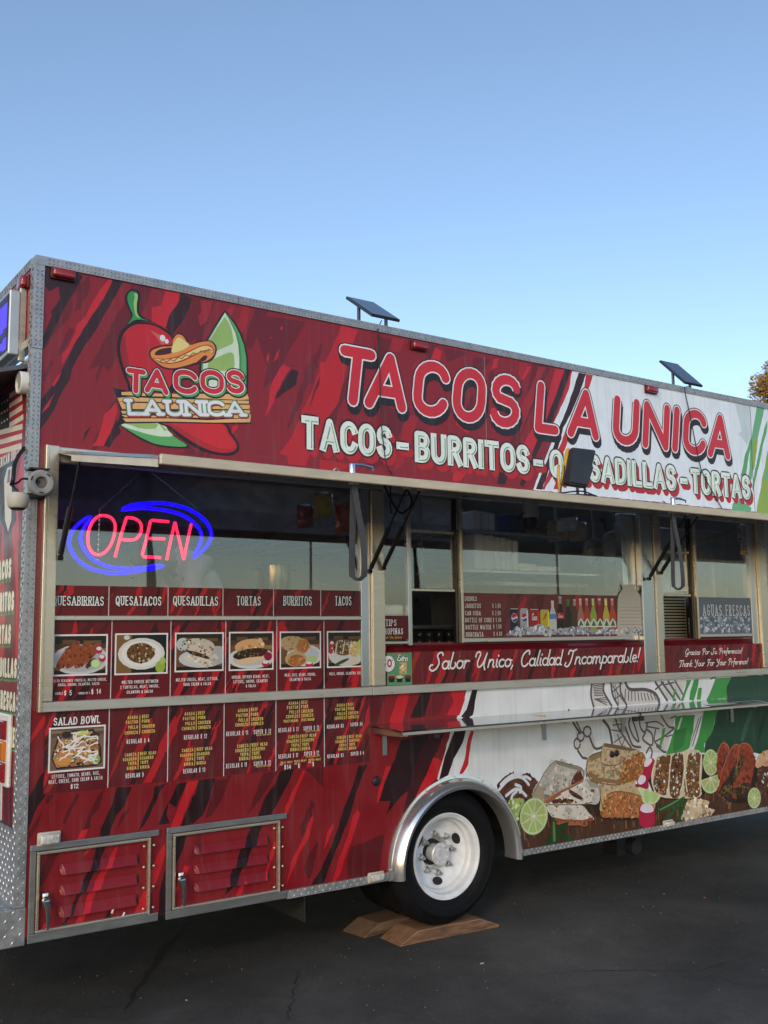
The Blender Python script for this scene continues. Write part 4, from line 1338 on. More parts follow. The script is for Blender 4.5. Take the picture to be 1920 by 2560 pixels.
# ------------------------------------------------------------------ lower wall wrap
lB, lD, lM, lR = (126, 20, 28), (38, 12, 17), (88, 15, 22), (188, 27, 36)
LO = Art()
LX0, LX1, LZ0, LZ1 = 0.0405, XE, 0.392, 1.325
LO.rect(LX0, LZ0, LX1, LZ1, lB)
def lo(k, s, c, amp=0.0025):
    P = clip_poly(rough_edge(pts(k, s), amp, rnd), LX0, LX1, LZ0, LZ1)
    if P:
        LO.poly(P, c)
streaks(LO, 8, 0.06, 2.0, LZ0 + .01, LZ1 - .01, [lM, (104, 22, 29), (128, 26, 33)], rnd, w0=.015, w1=.05, l0=.1, l1=.35)
for k, s, c in (
    ('K4', "235,560 235,745 250,760 180,850 130,980 100,1040 95,800 150,700 200,600", lD), ('K4', "260,760 320,750 280,820 240,830", lM),
    ('K4', "500,750 530,750 500,820 440,930 400,1010 390,980 430,880", lM), ('K4', "735,700 690,870 620,950 620,1030 560,1040 600,930 680,760", lM),
    ('K4', "280,1230 370,1215 300,1360 230,1480 160,1560 180,1450", lM), ('K4', "110,1060 220,890 190,1000 130,1100 100,1130", lM),
    ('K4', "840,690 965,690 900,850 830,930 790,1040 750,1180 700,1290 640,1420 560,1560 490,1680 400,1860 350,1880 430,1760 500,1600 560,1460 640,1290 690,1130 700,1040 760,920 800,830", lD),
    ('K4', "540,1050 600,1040 570,1110 510,1130", lR), ('K4', "600,1190 630,1200 580,1250 560,1260", lR), ('K4', "950,850 930,910 880,980 830,1060 840,1030 870,930", lM),
    ('K4', "850,1160 830,1250 760,1390 700,1500 650,1590 610,1690 560,1800 540,1850 470,1855 560,1690 600,1580 660,1460 740,1340 800,1230", lR),
    ('K4', "1150,690 1240,660 1190,740 1110,930 1060,1010 1010,1060 1090,880 1140,770", lD),
    ('K4', "1340,660 1420,650 1400,700 1330,860 1270,820 1250,920 1280,990 1180,1005 1230,880 1300,760", lD),
    ('K4', "1430,640 1515,635 1450,780 1400,900 1360,1010 1280,1025 1340,880 1400,720", lR),
    ('K4', "1520,630 1650,615 1640,680 1570,770 1480,940 1450,1000 1370,1010 1420,880 1490,740", lD),
    ('K4', "1330,1090 1420,1080 1390,1200 1330,1330 1300,1370 1310,1200", lD), ('K4', "1400,1340 1440,1350 1400,1450 1340,1560 1310,1580 1320,1520", lR),
    ('K4', "1240,1370 1240,1790 1180,1800 1190,1560", lD),
    ('K4', "1240,1150 1240,1250 1180,1440 1110,1600 1090,1740 970,1760 1060,1560 1140,1340 1180,1240", lR),
    ('K4', "195,1880 260,1800 290,1770 240,1880", lR), ('K4', "750,1750 790,1690 780,1800 730,1800", lD), ('K4', "110,290 200,140 250,80 270,90 230,180 140,300 108,340", lR),
    ('K5', "0,640 130,540 100,640 60,740 0,790", lD), ('K5', "130,545 200,540 170,640 110,740 70,760", lM), ('K5', "390,510 470,500 380,640 320,720 300,740 340,640", lM),
    ('K5', "480,500 560,480 530,560 480,650 430,740 360,745 400,640 460,560", lD), ('K5', "330,790 390,790 340,900 280,1020 220,1140 180,1179 220,1040 280,900", lD),
    ('K5', "620,485 720,470 715,585", lM), ('K5', "610,490 620,500 560,640 510,760 510,690", lR), ('K5', "665,745 640,860 590,940 540,1060 515,1120 540,1000 610,860 650,750", lR),
    ('K5', "960,460 910,470 870,600 830,700 790,830 740,960 690,1060 650,1120 720,1110 760,1000 820,850 870,720 910,580", lD),
    ('K5', "770,785 775,800 745,880 720,930 740,830", lR), ('K5', "450,880 470,890 430,1000 400,1080 380,1120 420,980", lR), ('K5', "280,1090 290,1100 270,1179 240,1179", lR),
    ('K5', "680,885 690,900 650,1080 635,1085 610,1030 640,950", lM), ('K5', "870,910 960,880 1050,840 1020,1060 850,1085 850,960", lM),
    ('K5', "905,710 920,730 880,850 840,960 810,1060 780,1105 770,1100 800,980 850,860 880,740", lR),
    ('K5', "970,90 1060,80 1000,260 970,300", lM), ('K5', "1130,80 1190,75 1150,230 1100,270 1080,220", lR), ('K5', "1250,70 1310,65 1270,200 1190,210", lD),
    ('K5', "1320,65 1400,60 1350,190 1290,200", (104, 20, 28)), ('K5', "1410,60 1490,55 1450,190 1390,195 1430,120", lR),
    ('K5', "1140,330 1300,290 1230,560 1130,650 1060,740 1085,660 1020,660 1060,540 1110,430", lD), ('K5', "1310,300 1380,290 1300,480 1240,600 1190,690 1150,760 1180,600 1240,400", (58, 15, 22)),
    ('K5', "1060,470 1090,470 1050,560 1030,640 1010,680 1015,620", lR), ('K5', "1320,420 1370,440 1340,530 1260,610 1200,690 1240,600 1280,520", lR),
    ('K5', "1500,55 1480,120 1450,200 1410,290 1370,440 1340,540 1420,620 4200,600 4200,-200", (216, 220, 224)),
    ('K5', "1490,56 1465,130 1445,190 1460,195 1490,110", lR), ('K5', "1530,55 1560,50 1535,190 1500,215 1470,200 1500,160", lD),
    ('K5', "1450,230 1510,215 1495,280 1480,340 1430,430 1400,520 1350,545 1380,420 1430,290", lD), ('K5', "1525,275 1540,280 1520,370 1510,460 1480,510 1460,515 1490,430 1505,330", lR),
    ('KG', "1340,45 1700,20 4000,-200 4000,700 1700,740 1560,700 1110,700 1120,600 1180,520 1220,350 1310,220 1300,120", (34, 66, 48)),
    ('KG', "1500,330 1540,330 1490,480 1450,600 1420,600 1450,480", (52, 88, 66)), ('KG', "1640,330 1659,330 1600,560 1560,620 1590,480", (26, 50, 38)),
):
    lo(k, s, c)
# line drawing on the white field
lnk, lgr = (88, 80, 84), (198, 196, 194)
def gl(s):
    return smooth_line(pts('KG', s))
ART = []
def stk(s, w=.008, c=lnk):
    LO.strokes([gl(s)], w, c)
LO.poly(pts('KG', "140,100 245,95 240,170 300,290 155,300 130,200"), lgr)
LO.poly(pts('KG', "305,95 385,90 390,180 440,280 360,285 320,200"), lgr)
LO.poly(pts('KG', "390,90 430,90 470,150 600,150 690,190 720,260 440,285 400,180"), lgr)
LO.poly(pts('KG', "690,90 960,70 900,240 790,240"), lgr)
stk("140,100 132,200 155,300"); stk("245,95 242,170 310,290"); stk("305,95 320,200 365,285"); stk("385,90 390,180 440,285"); stk("430,90 470,150 600,152 690,190 722,262", .011)
for i in range(7):
    stk("%d,%d %d,%d" % (150 + i * 2, 120 + i * 14, 238, 108 + i * 16), .003)
for i in range(4):
    stk("%d,%d %d,%d" % (160 + i * 10, 235 + i * 4, 270, 220 + i * 22), .003)
    stk("%d,110 %d,270" % (330 + i * 14, 350 + i * 22), .003) if i < 2 else None
stk("310,180 400,100", .004); stk("330,240 400,190", .004); stk("310,110 420,260", .004)
for i in range(11):
    stk("%d,%d %d,%d" % (430 + i * 27, 165 + i * 3 if i else 150, 425 + i * 30, 245 - max(0, i - 6) * 2), .0045)
stk("690,90 790,245", .009); stk("740,85 860,245", .008); stk("800,80 900,235", .008); stk("860,78 930,200", .007); stk("690,150 760,90", .006); stk("770,110 850,90", .005)
stk("1165,60 1210,60 1140,240", .005)
LO.poly(pts('KG', "0,500 60,470 130,480 180,650 90,760 40,680 0,640"), lgr)
for cx, cz, rx, rz in ((100, 515, 32, 44), (44, 556, 28, 40), (12, 620, 26, 44)):
    LO.strokes([smooth_ring(pts('KG', ' '.join('%.0f,%.0f' % (cx + rx * math.cos(a * .7), cz + rz * math.sin(a * .7)) for a in range(9)))) + []], .006, lnk)
stk("-60,330 -20,440 40,530"); stk("120,560 165,660 230,650"); stk("20,680 60,740 100,760 95,900"); stk("-30,360 10,440 40,500", .006)
LO.poly(pts('KG', "320,405 460,400 700,395 860,380 780,700 600,690 480,660 330,640"), lgr)
stk("240,420 290,490 315,620", .01); stk("345,410 380,500 480,655", .007); stk("310,500 420,520", .004); stk("320,460 390,450", .004); stk("400,560 330,610", .004); stk("360,540 400,640", .004); stk("430,560 400,640", .004)
stk("470,400 460,460 500,560 545,600 520,500 490,410", .007); stk("430,480 470,590 500,640 560,650", .008); stk("550,400 560,480 600,520 620,440", .007)
stk("600,530 580,580 640,630 665,620 660,540 620,500", .007); stk("600,440 700,430 760,470", .005); stk("610,470 720,490", .005); stk("690,500 680,600 740,650", .006); stk("740,380 800,470 850,480", .007)
stk("690,600 760,560 850,490", .006); stk("700,640 760,690 780,690", .007); stk("610,700 640,650 660,690 650,740", .007); stk("820,400 860,380", .005); stk("780,560 850,540", .004)
# green brush over the drawing
G, Gd = (64, 146, 70), (52, 122, 60)
for s in ("960,70 1000,70 960,160 930,250 905,250 940,160", "1020,65 1065,60 1050,150 1020,250 980,240 990,170", "1060,140 1090,135 1080,240 1045,240", "1210,55 1340,50 1300,140 1310,225 1130,240 1180,150",
          "1130,240 1310,225 1240,330 1220,350 1180,520 1110,620 1120,700 1015,695 1060,560 1100,370", "860,380 1030,370 1010,560 980,660 920,700 780,715 820,600 860,480", "750,490 775,480 760,580 735,650 722,640 740,560", "850,150 868,148 850,250 835,250"):
    lo('KG', s, G)
lo('KG', "1060,400 1090,380 1050,520 1000,660 985,680 1000,560", (206, 204, 200))
lo('KG', "905,400 925,390 890,500 865,575 870,520", (206, 204, 200))
lo('KG', "860,500 960,480 930,640 850,700 840,640", Gd)
stk("1085,385 1010,640", .004); stk("1065,400 1000,600", .003)

# --- food picture along the bottom
brd = pts('PX', "1286,2040 1330,2050 1440,2015 1500,1990 1600,2030 1640,1975 1700,1985 1780,1960 1830,1945 1920,1930 2400,1860 2400,1990 1920,2040 1302,2150")
LO.poly(clip_poly(brd, LX0, LX1, LZ0, LZ1), (74, 46, 29))
for _ in range(420):
    x = rnd.uniform(2.8, 5.9)
    z = rnd.uniform(.4, .62)
    if pin(x, z, brd):
        L = rnd.uniform(.02, .09)
        d = .1 + (x - 4.2) * .22 + rnd.uniform(-.03, .03)
        P = clip_poly([(x, z), (x + .006 * rnd.uniform(.5, 2), z), (x + d * L + .007, z + L), (x + d * L, z + L)], LX0, LX1, LZ0, .66)
        if P:
            LO.poly(P, rnd.choice([(48, 27, 17), (116, 76, 46), (58, 34, 21), (140, 96, 58), (36, 20, 13), (92, 58, 36)]))
def fp(k, s, c):
    P = clip_poly(pts(k, s), LX0, LX1, LZ0, LZ1)
    if P:
        LO.poly(P, c)
def sm(k, s, c):
    P = clip_poly(smooth_ring(pts(k, s)), LX0, LX1, LZ0, LZ1)
    if P:
        LO.poly(P, c)
    return P
def fill(P, n, pal, a, b):
    LO.blobs(n, P, pal, a, b, rnd)
    if n >= 40 and P:
        # printed light and shade of the dish: pale towards its top, deep towards its foot
        xs = [q[0] for q in P]; zs = [q[1] for q in P]
        h_ = max(zs) - min(zs)
        for _ in range(n):
            x, z = rnd.uniform(min(xs), max(xs)), rnd.uniform(min(zs), max(zs))
            if not pin(x, z, P):
                continue
            t_ = (z - min(zs)) / h_
            c0 = rnd.choice(pal)
            k = (.66 + .46 * t_) * (1 if b < .012 else .98) + rnd.uniform(-.05, .05)
            r_ = rnd.uniform(a, b) * (.62 if b < .012 else 1.0)
            an = rnd.uniform(0, 6.28)
            LO.poly([(x + r_ * rnd.uniform(.6, 1.1) * math.cos(an + q * 1.2566), z + r_ * rnd.uniform(.5, 1.0) * math.sin(an + q * 1.2566)) for q in range(5)], tuple(min(240, v * k) for v in c0))
def lime(k, cx, cy, rx, ry, c=(164, 182, 108), seg=9, half=None):
    ox, oy, sc = CROPS[k]
    x, z = w2(ox + cx * sc, oy + cy * sc)
    x2, _ = w2(ox + (cx + rx) * sc, oy + cy * sc)
    _, z2 = w2(ox + cx * sc, oy + (cy - ry) * sc)
    RX, RZ = x2 - x, z2 - z
    a0, a1 = half if half else (0, 360)
    LO.ell(x, z, RX, RZ, (120, 158, 96), 26, 0, a0, a1)
    LO.ell(x, z, RX * .97, RZ * .97, (192, 204, 160), 26, 0, a0, a1)
    for i in range(seg):
        b0 = math.radians(a0 + (a1 - a0) * (i + .06) / seg)
        b1 = math.radians(a0 + (a1 - a0) * (i + .94) / seg)
        LO.poly([(x + RX * .16 * math.cos((b0 + b1) / 2), z + RZ * .16 * math.sin((b0 + b1) / 2))] + [(x + RX * .86 * math.cos(b0 + (b1 - b0) * q / 4), z + RZ * .86 * math.sin(b0 + (b1 - b0) * q / 4)) for q in range(5)],
                tuple(v * rnd.uniform(.93, 1.06) for v in c))
    LO.ell(x, z, RX * .1, RZ * .08, (224, 230, 206), 8)
MEAT = [(96, 44, 26), (70, 30, 18), (128, 70, 36), (40, 22, 14), (150, 92, 52), (92, 60, 34)]
CHICK = [(170, 108, 58), (142, 82, 44), (188, 132, 80), (104, 58, 34), (70, 80, 42), (198, 156, 106), (84, 46, 28), (60, 36, 24)]
for s in ("60,660 480,520 620,760 1200,760 1230,560 1659,560 1850,760 1800,950 1230,960 1100,800 1060,1020 700,1040 560,900 260,960 150,760",):
    sm('KF', s, (46, 32, 24))
sm('KT', "300,560 420,720 640,740 900,700 1060,520 1200,760 1480,740 1520,520 1659,680 1659,400 1300,200 320,300", (44, 30, 24))
# salad mound
P = sm('KF', "20,560 60,510 150,440 320,435 400,460 480,520 470,640 400,720 300,730 220,780 150,740 100,670 40,640", (92, 54, 38))
fill(P, 34, [(66, 32, 22), (46, 22, 16), (90, 44, 26), (74, 36, 22)], .014, .032)
for s in ("40,620 90,560 160,500 260,470 330,500 380,560", "120,690 180,640 240,610 300,640 350,690", "60,560 120,500 200,450 300,440", "230,560 290,590 280,650", "180,760 190,690 240,640", "300,480 350,470 400,500"):
    LO.strokes([smooth_line(pts('KF', s))], .0085, (206, 212, 218))
P = sm('KF', "150,740 300,720 330,760 280,860 250,960 200,880", (150, 174, 96))
fill(P, 20, [(178, 196, 124), (112, 144, 64), (204, 212, 160)], .008, .02)
# quesadilla
TORT = [(200, 194, 182), (194, 187, 174), (206, 200, 189), (188, 180, 166)]
P = sm('KF', "690,285 1000,380 1010,500 900,580 740,650 560,770 420,690 500,540 590,380", (182, 177, 167))
fill(P, 120, [(196, 190, 178), (190, 184, 172), (200, 195, 184), (186, 180, 168)], .010, .026); LO.blobs(60, P, [(140, 96, 62), (112, 70, 44), (166, 128, 92), (96, 58, 38)], .003, .0085, rnd)
P = sm('KF', "1030,490 1180,520 1200,740 1120,790 1000,700", (182, 178, 170)); fill(P, 24, TORT + [(110, 70, 50)], .008, .02)
P = sm('KF', "560,770 740,650 900,580 1060,600 1110,760 980,790 600,790", (208, 200, 186)); fill(P, 26, TORT, .01, .024); fill(P, 16, [(120, 72, 42)], .005, .011)
P = sm('KF', "640,740 820,720 940,770 700,785", (70, 36, 24)); fill(P, 22, MEAT + [(200, 180, 150)], .005, .014)
P = sm('KF', "840,620 900,640 1010,720 960,730 870,680", (66, 36, 24)); fill(P, 12, MEAT, .005, .012)
P = sm('KF', "880,500 960,390 1000,460 1010,510 900,560", (84, 40, 28)); fill(P, 14, MEAT, .006, .014)
LO.strokes([smooth_line(pts('KF', "560,760 640,700 760,640 900,570 1000,520"))], .008, (176, 110, 70))
P = sm('KF', "590,790 960,790 1060,870 1130,940 1100,975 900,985 700,970 620,890", (206, 200, 188)); fill(P, 30, TORT, .01, .026); fill(P, 20, [(160, 108, 70), (130, 84, 52)], .005, .012)
fp('KF', "640,930 780,960 1000,970 1125,935 1120,975 960,1000 720,1000", (140, 72, 44))
P = sm('KF', "690,1000 840,985 1050,990 1040,1040 960,1030 760,1030", (160, 96, 60)); fill(P, 12, MEAT, .005, .014)
for s in ("690,285 590,380 500,540 420,690", "690,285 860,330 1000,380 1010,500", "1000,500 900,580 740,650 560,770", "600,790 980,790 1110,760", "1060,870 1130,940"):
    LO.strokes([smooth_line(pts('KF', s))], .003, (104, 88, 74))
fp('KF', "690,285 1000,378 1000,412 850,372 705,328", (132, 124, 114))
fp('KF', "690,285 705,328 640,420 560,520 590,380", (168, 162, 151))
fp('KF', "420,690 500,560 560,640 545,760", (158, 140, 118))
fp('KF', "560,770 740,655 760,672 600,782", (150, 88, 56))
fp('KF', "1040,500 1180,520 1190,600 1090,590", (150, 148, 138))
# peppers, left
for s in ("640,960 690,980 720,1250 640,1250", "700,1040 840,990 800,1080 720,1100", "720,1100 920,1200 860,1230 700,1160", "560,1240 650,1150 660,1250"):
    sm('KF', s, (36, 62, 30))
sm('KF', "660,1000 680,1010 690,1200 665,1200", (96, 128, 70))
lime('KF', 440, 925, 162, 216)
# burrito
BUR = [(188, 168, 136), (182, 160, 126), (174, 150, 114), (194, 176, 146), (168, 142, 106)]
P = sm('KF', "1040,370 1080,240 1220,180 1230,120 1260,85 1420,110 1640,160 1659,200 1500,260 1430,420 1430,560 1140,530 1070,460", (196, 172, 134)); fill(P, 220, BUR, .006, .018); LO.blobs(70, P, [(150, 108, 66), (164, 122, 78), (136, 94, 56)], .003, .010, rnd)
fp('KF', "1230,120 1260,82 1420,108 1640,158 1560,175 1400,150", (110, 88, 68))
P = sm('KG', "400,810 440,760 560,690 600,740 590,850 560,930 500,950 430,985 380,960", (150, 92, 48)); LO.blobs(76, P, [(176, 112, 60), (190, 134, 82), (158, 94, 50), (198, 152, 100)], .009, .019, rnd); LO.blobs(95, P, [(72, 40, 24), (54, 32, 22), (112, 62, 34)], .003, .007, rnd); LO.blobs(26, P, [(74, 86, 44), (96, 106, 56)], .005, .011, rnd); LO.blobs(40, P, [(208, 164, 112), (200, 146, 90)], .004, .009, rnd)
P = sm('KF', "1200,560 1420,570 1560,530 1659,620 1800,640 1840,800 1780,900 1600,940 1230,900 1210,720", (190, 164, 126)); fill(P, 90, BUR, .006, .018)
P = sm('KF', "1280,680 1400,640 1560,660 1680,700 1760,800 1760,900 1600,940 1420,930 1240,940 1220,860", (176, 106, 58)); LO.blobs(92, P, [(176, 112, 60), (190, 134, 82), (158, 94, 50), (198, 152, 100)], .009, .019, rnd); LO.blobs(115, P, [(72, 40, 24), (54, 32, 22), (112, 62, 34)], .003, .007, rnd); LO.blobs(26, P, [(74, 86, 44), (96, 106, 56)], .005, .011, rnd); LO.blobs(40, P, [(208, 164, 112), (200, 146, 90)], .004, .009, rnd)
fp('KF', "1060,440 1140,520 1430,558 1430,510 1180,480 1080,400", (138, 104, 68))
fp('KF', "1080,240 1220,180 1215,235 1100,300", (140, 116, 84))
for s in ("1040,370 1080,240 1220,180", "1430,420 1430,560 1140,530 1070,460 1040,370", "1230,120 1210,260 1250,330 1400,330 1500,260", "1200,560 1210,720 1240,860", "1280,680 1400,640 1560,660 1680,700"):
    LO.strokes([smooth_line(pts('KF', s))], .0035, (112, 84, 56))
# radishes
def radish(k, body, top):
    sm(k, body, (166, 24, 60)); sm(k, top, (222, 210, 222))
radish('KG', "600,780 640,740 680,760 685,830 640,920 610,930 580,880", "590,800 610,755 650,745 660,770 630,810 600,820")
radish('KG', "535,930 560,895 600,900 630,960 620,1010 540,1005", "538,940 560,895 600,900 605,940 575,970 545,968")
radish('KT', "175,850 210,780 300,770 350,820 360,900 340,1040 210,1050 180,950", "190,840 220,785 300,780 345,830 330,875 250,885 200,865")
P = sm('KT', "160,590 280,620 415,670 400,740 340,785 230,770 200,680", (196, 214, 160)); sm('KT', "230,640 290,630 300,740 250,760", (176, 200, 130)); sm('KT', "310,640 400,680 380,735 320,760", (176, 200, 130))
# tacos
P = sm('KT', "370,270 420,230 520,210 680,180 760,160 900,200 890,560 880,700 640,720 420,700 340,600 320,480", (206, 190, 160))
for s, pal in (("400,250 540,240 520,480 490,680 380,640 340,560 370,380", CHICK + MEAT + [(214, 220, 214), (96, 118, 60)]), ("560,230 690,220 680,480 640,690 540,690 530,480", MEAT + [(50, 24, 18), (60, 30, 24), (222, 222, 218), (76, 98, 50)]),
               ("740,220 890,220 880,480 870,690 720,690 700,480", CHICK + [(214, 222, 206), (110, 140, 66)])):
    P = sm('KT', s, (110, 70, 40)); LO.blobs(60, P, pal, .008, .016, rnd); LO.blobs(110, P, pal, .003, .008, rnd); LO.blobs(14, P, [(214, 218, 212), (204, 208, 202)], .006, .012, rnd)
for s in ("370,280 330,420 330,540 360,640", "550,240 530,400 520,560 500,640", "690,190 700,380 690,520 650,650", "745,180 710,400 720,560 730,640", "895,220 880,420 880,580"):
    LO.strokes([smooth_line(pts('KT', s))], .0055, (222, 208, 178))
# green chillies and onion
for s in ("370,890 430,820 560,760 650,720 690,700 640,780 500,850 420,880", "460,950 540,880 640,780 700,690 690,760 600,880 500,960", "610,970 660,850 720,740 740,760 690,880 650,970"):
    sm('KT', s, (38, 78, 34))
LO.strokes([smooth_line(pts('KT', "420,850 520,800 640,730"))], .0035, (110, 150, 90))
P = sm('KT', "700,860 720,780 790,730 900,730 990,760 960,830 1050,850 980,920 760,965 660,960", (206, 182, 148)); fill(P, 40, [(222, 206, 178), (190, 158, 118), (170, 128, 90), (230, 218, 198)], .01, .026)
lime('KT', 1003, 305, 88, 155); lime('KT', 1000, 480, 118, 185, half=(185, 370), seg=5)
# red tacos
RT = [(132, 58, 36), (112, 44, 28), (150, 74, 48), (92, 36, 24)]
for s in ("1080,220 1130,90 1190,100 1210,170 1150,300 1120,480 1080,440", "1100,560 1140,380 1220,180 1290,95 1340,140 1300,280 1220,440 1140,560 1070,700", "1260,640 1300,400 1330,130 1400,85 1460,120 1500,220 1510,320 1460,560 1380,700 1260,720"):
    P = sm('KT', s, (146, 62, 38)); fill(P, 40, [(132, 58, 36), (120, 50, 31), (144, 66, 42), (108, 44, 28)], .01, .024)
    LO.strokes([P[:len(P) // 2]], .003, (190, 104, 66)); LO.strokes([P[len(P) // 2:]], .003, (88, 34, 24))
for s in ("1100,640 1200,560 1270,600 1230,690 1120,740", "1260,660 1350,560 1450,540 1440,640 1350,720", "1340,240 1390,220 1360,360 1290,500 1240,560"):
    P = sm('KT', s, (60, 48, 26)); fill(P, 40, [(44, 40, 22), (96, 70, 36), (130, 100, 50), (70, 30, 20)], .006, .016)
lime('KT', 1505, 715, 76, 122)
P = sm('KT', "1520,300 1560,220 1659,160 1760,150 1800,330 1700,360 1540,370", (206, 166, 132)); fill(P, 20, [(216, 184, 152), (190, 146, 110)], .014, .034)
P = sm('KT', "1540,380 1659,350 1800,340 1800,640 1640,660 1560,560", (80, 50, 36)); fill(P, 60, MEAT + [(210, 210, 204), (90, 96, 90)], .007, .018)

# wheel arch opening left out of the sheet
LO.poly([(arch_c[0] - arch_r - .004, LZ0 - .05)] + [(arch_c[0] + (arch_r + .004) * math.cos(math.pi * (1 - k / 30)), arch_c[1] + (arch_r + .004) * math.sin(math.pi * (1 - k / 30))) for k in range(31)] + [(arch_c[0] + arch_r + .004, LZ0 - .05)], None)
LO.build('wrap', T, Y=0.0025)
MB().box(0.0405, 0.0635, 0.0006, 0.0036, 1.325, 2.46).build('wrap', REDP, T)
# ------------------------------------------------------------------ louvres of the storage doors (carry the wrap print)
def louvers(door, boxes):
    for (x0, x1, z0, z1) in boxes:
        a = Art()
        xs_ = [x0, x0 + .01, x0 + .02, x0 + .06, (x0 + x1) / 2, x1 - .05, x1 - .008, x1]
        for q0, q1 in zip(xs_[:-1], xs_[1:]):
            a.rect(q0, z0, q1, z0 + (z1 - z0) * .5, lB); a.rect(q0, z0 + (z1 - z0) * .5, q1, z1, lB)
        for P, c in LO.p:
            if c is None:
                continue
            q = clip_poly(P, x0, x1, z0, z1)
            if q:
                a.p.append((ccw(q), c))
        def fn(x, z, x0=x0, x1=x1, z0=z0, z1=z1):
            t_ = (z1 - z) / (z1 - z0)
            e = min(1.0, (x - x0) / .02, (x1 - x) / .008)
            return (x, -0.003 - 0.022 * max(0, e) * min(1, t_ * 1.05), z)
        o = a.build('louver', door, m=VINYL, fn=fn)
        MB().add([(x0 + .004, -.001, z0), (x1 - .004, -.001, z0), (x1 - .01, -.0245, z0 + .0005), (x0 + .02, -.0245, z0 + .0005)], [(0, 1, 2, 3)]).build('louver_lip', MAROON, door)
        MB().add([(x1 - .0005, -.0015, z1), (x1 + .0075, -.0015, z1 - .004), (x1 + .0075, -.0015, z0 + .002), (x1 - .0005, -.0015, z0)], [(0, 1, 2, 3)]).build('louver_slot', CHASSIS, door)
def lv(k, l, r, tl, bl):
    ox, oy, sc = CROPS[k]
    a = w2(ox + l * sc, oy + tl * sc)
    b = w2(ox + l * sc, oy + bl * sc)
    c = w2(ox + r * sc, oy + tl * sc)
    return (a[0], c[0], b[1], a[1])
louvers(d1, [lv('K4', 360, 1008, 1330, 1415), lv('K4', 356, 1003, 1503, 1585), lv('K4', 348, 998, 1680, 1768)])
louvers(d2, [lv('K5', 8, 412, 905, 950), lv('K5', 8, 412, 1010, 1056), lv('K5', 8, 412, 1108, 1155)])
for s in ("790,1680 803,1690 785,1730 772,1725", "880,1715 893,1720 875,1762 862,1757"):
    Art().poly(pts('K4', s), (226, 224, 222)).build('torn_sticker', d1, Y=-0.0205)

# ------------------------------------------------------------------ menu boards
CROPS['K6'] = (500, 1150, .30139)
CROPS['K7'] = (920, 1180, .30139)
CROPS['K8'] = (1400, 1200, .31344)
def txt(A, k, cx, base, h, w, s, c, r=None, slab=0.0, align='c', out=None, cond=None, gap=.18):
    ox, oy, sc = CROPS[k]
    X, Z = w2(ox + cx * sc, oy + base * sc)
    Z2 = w2(ox + cx * sc, oy + (base - h) * sc)[1]
    hh = Z2 - Z
    if w is not None:
        ww = w2(ox + (cx + w / 2) * sc, oy + base * sc)[0] - w2(ox + (cx - w / 2) * sc, oy + base * sc)[0]
    else:
        ww = None
    r = hh * .085 if r is None else r * hh
    if ww is not None:
        r = min(r, .125 * ww / max(1, len(s)))
    ls = text_lines(s, X, Z, hh, w=ww, r=r, slab=slab, align=align, cond=cond or .8, gap=gap)
    if out:
        A.strokes(ls, r + out[1] * hh, out[0])
    A.strokes(ls, r, c, butt=True)
YEL, TW = (214, 196, 104), (228, 226, 226)
bR, bD, bM, bB = (176, 28, 36), (48, 14, 19), (82, 17, 24), (100, 21, 27)

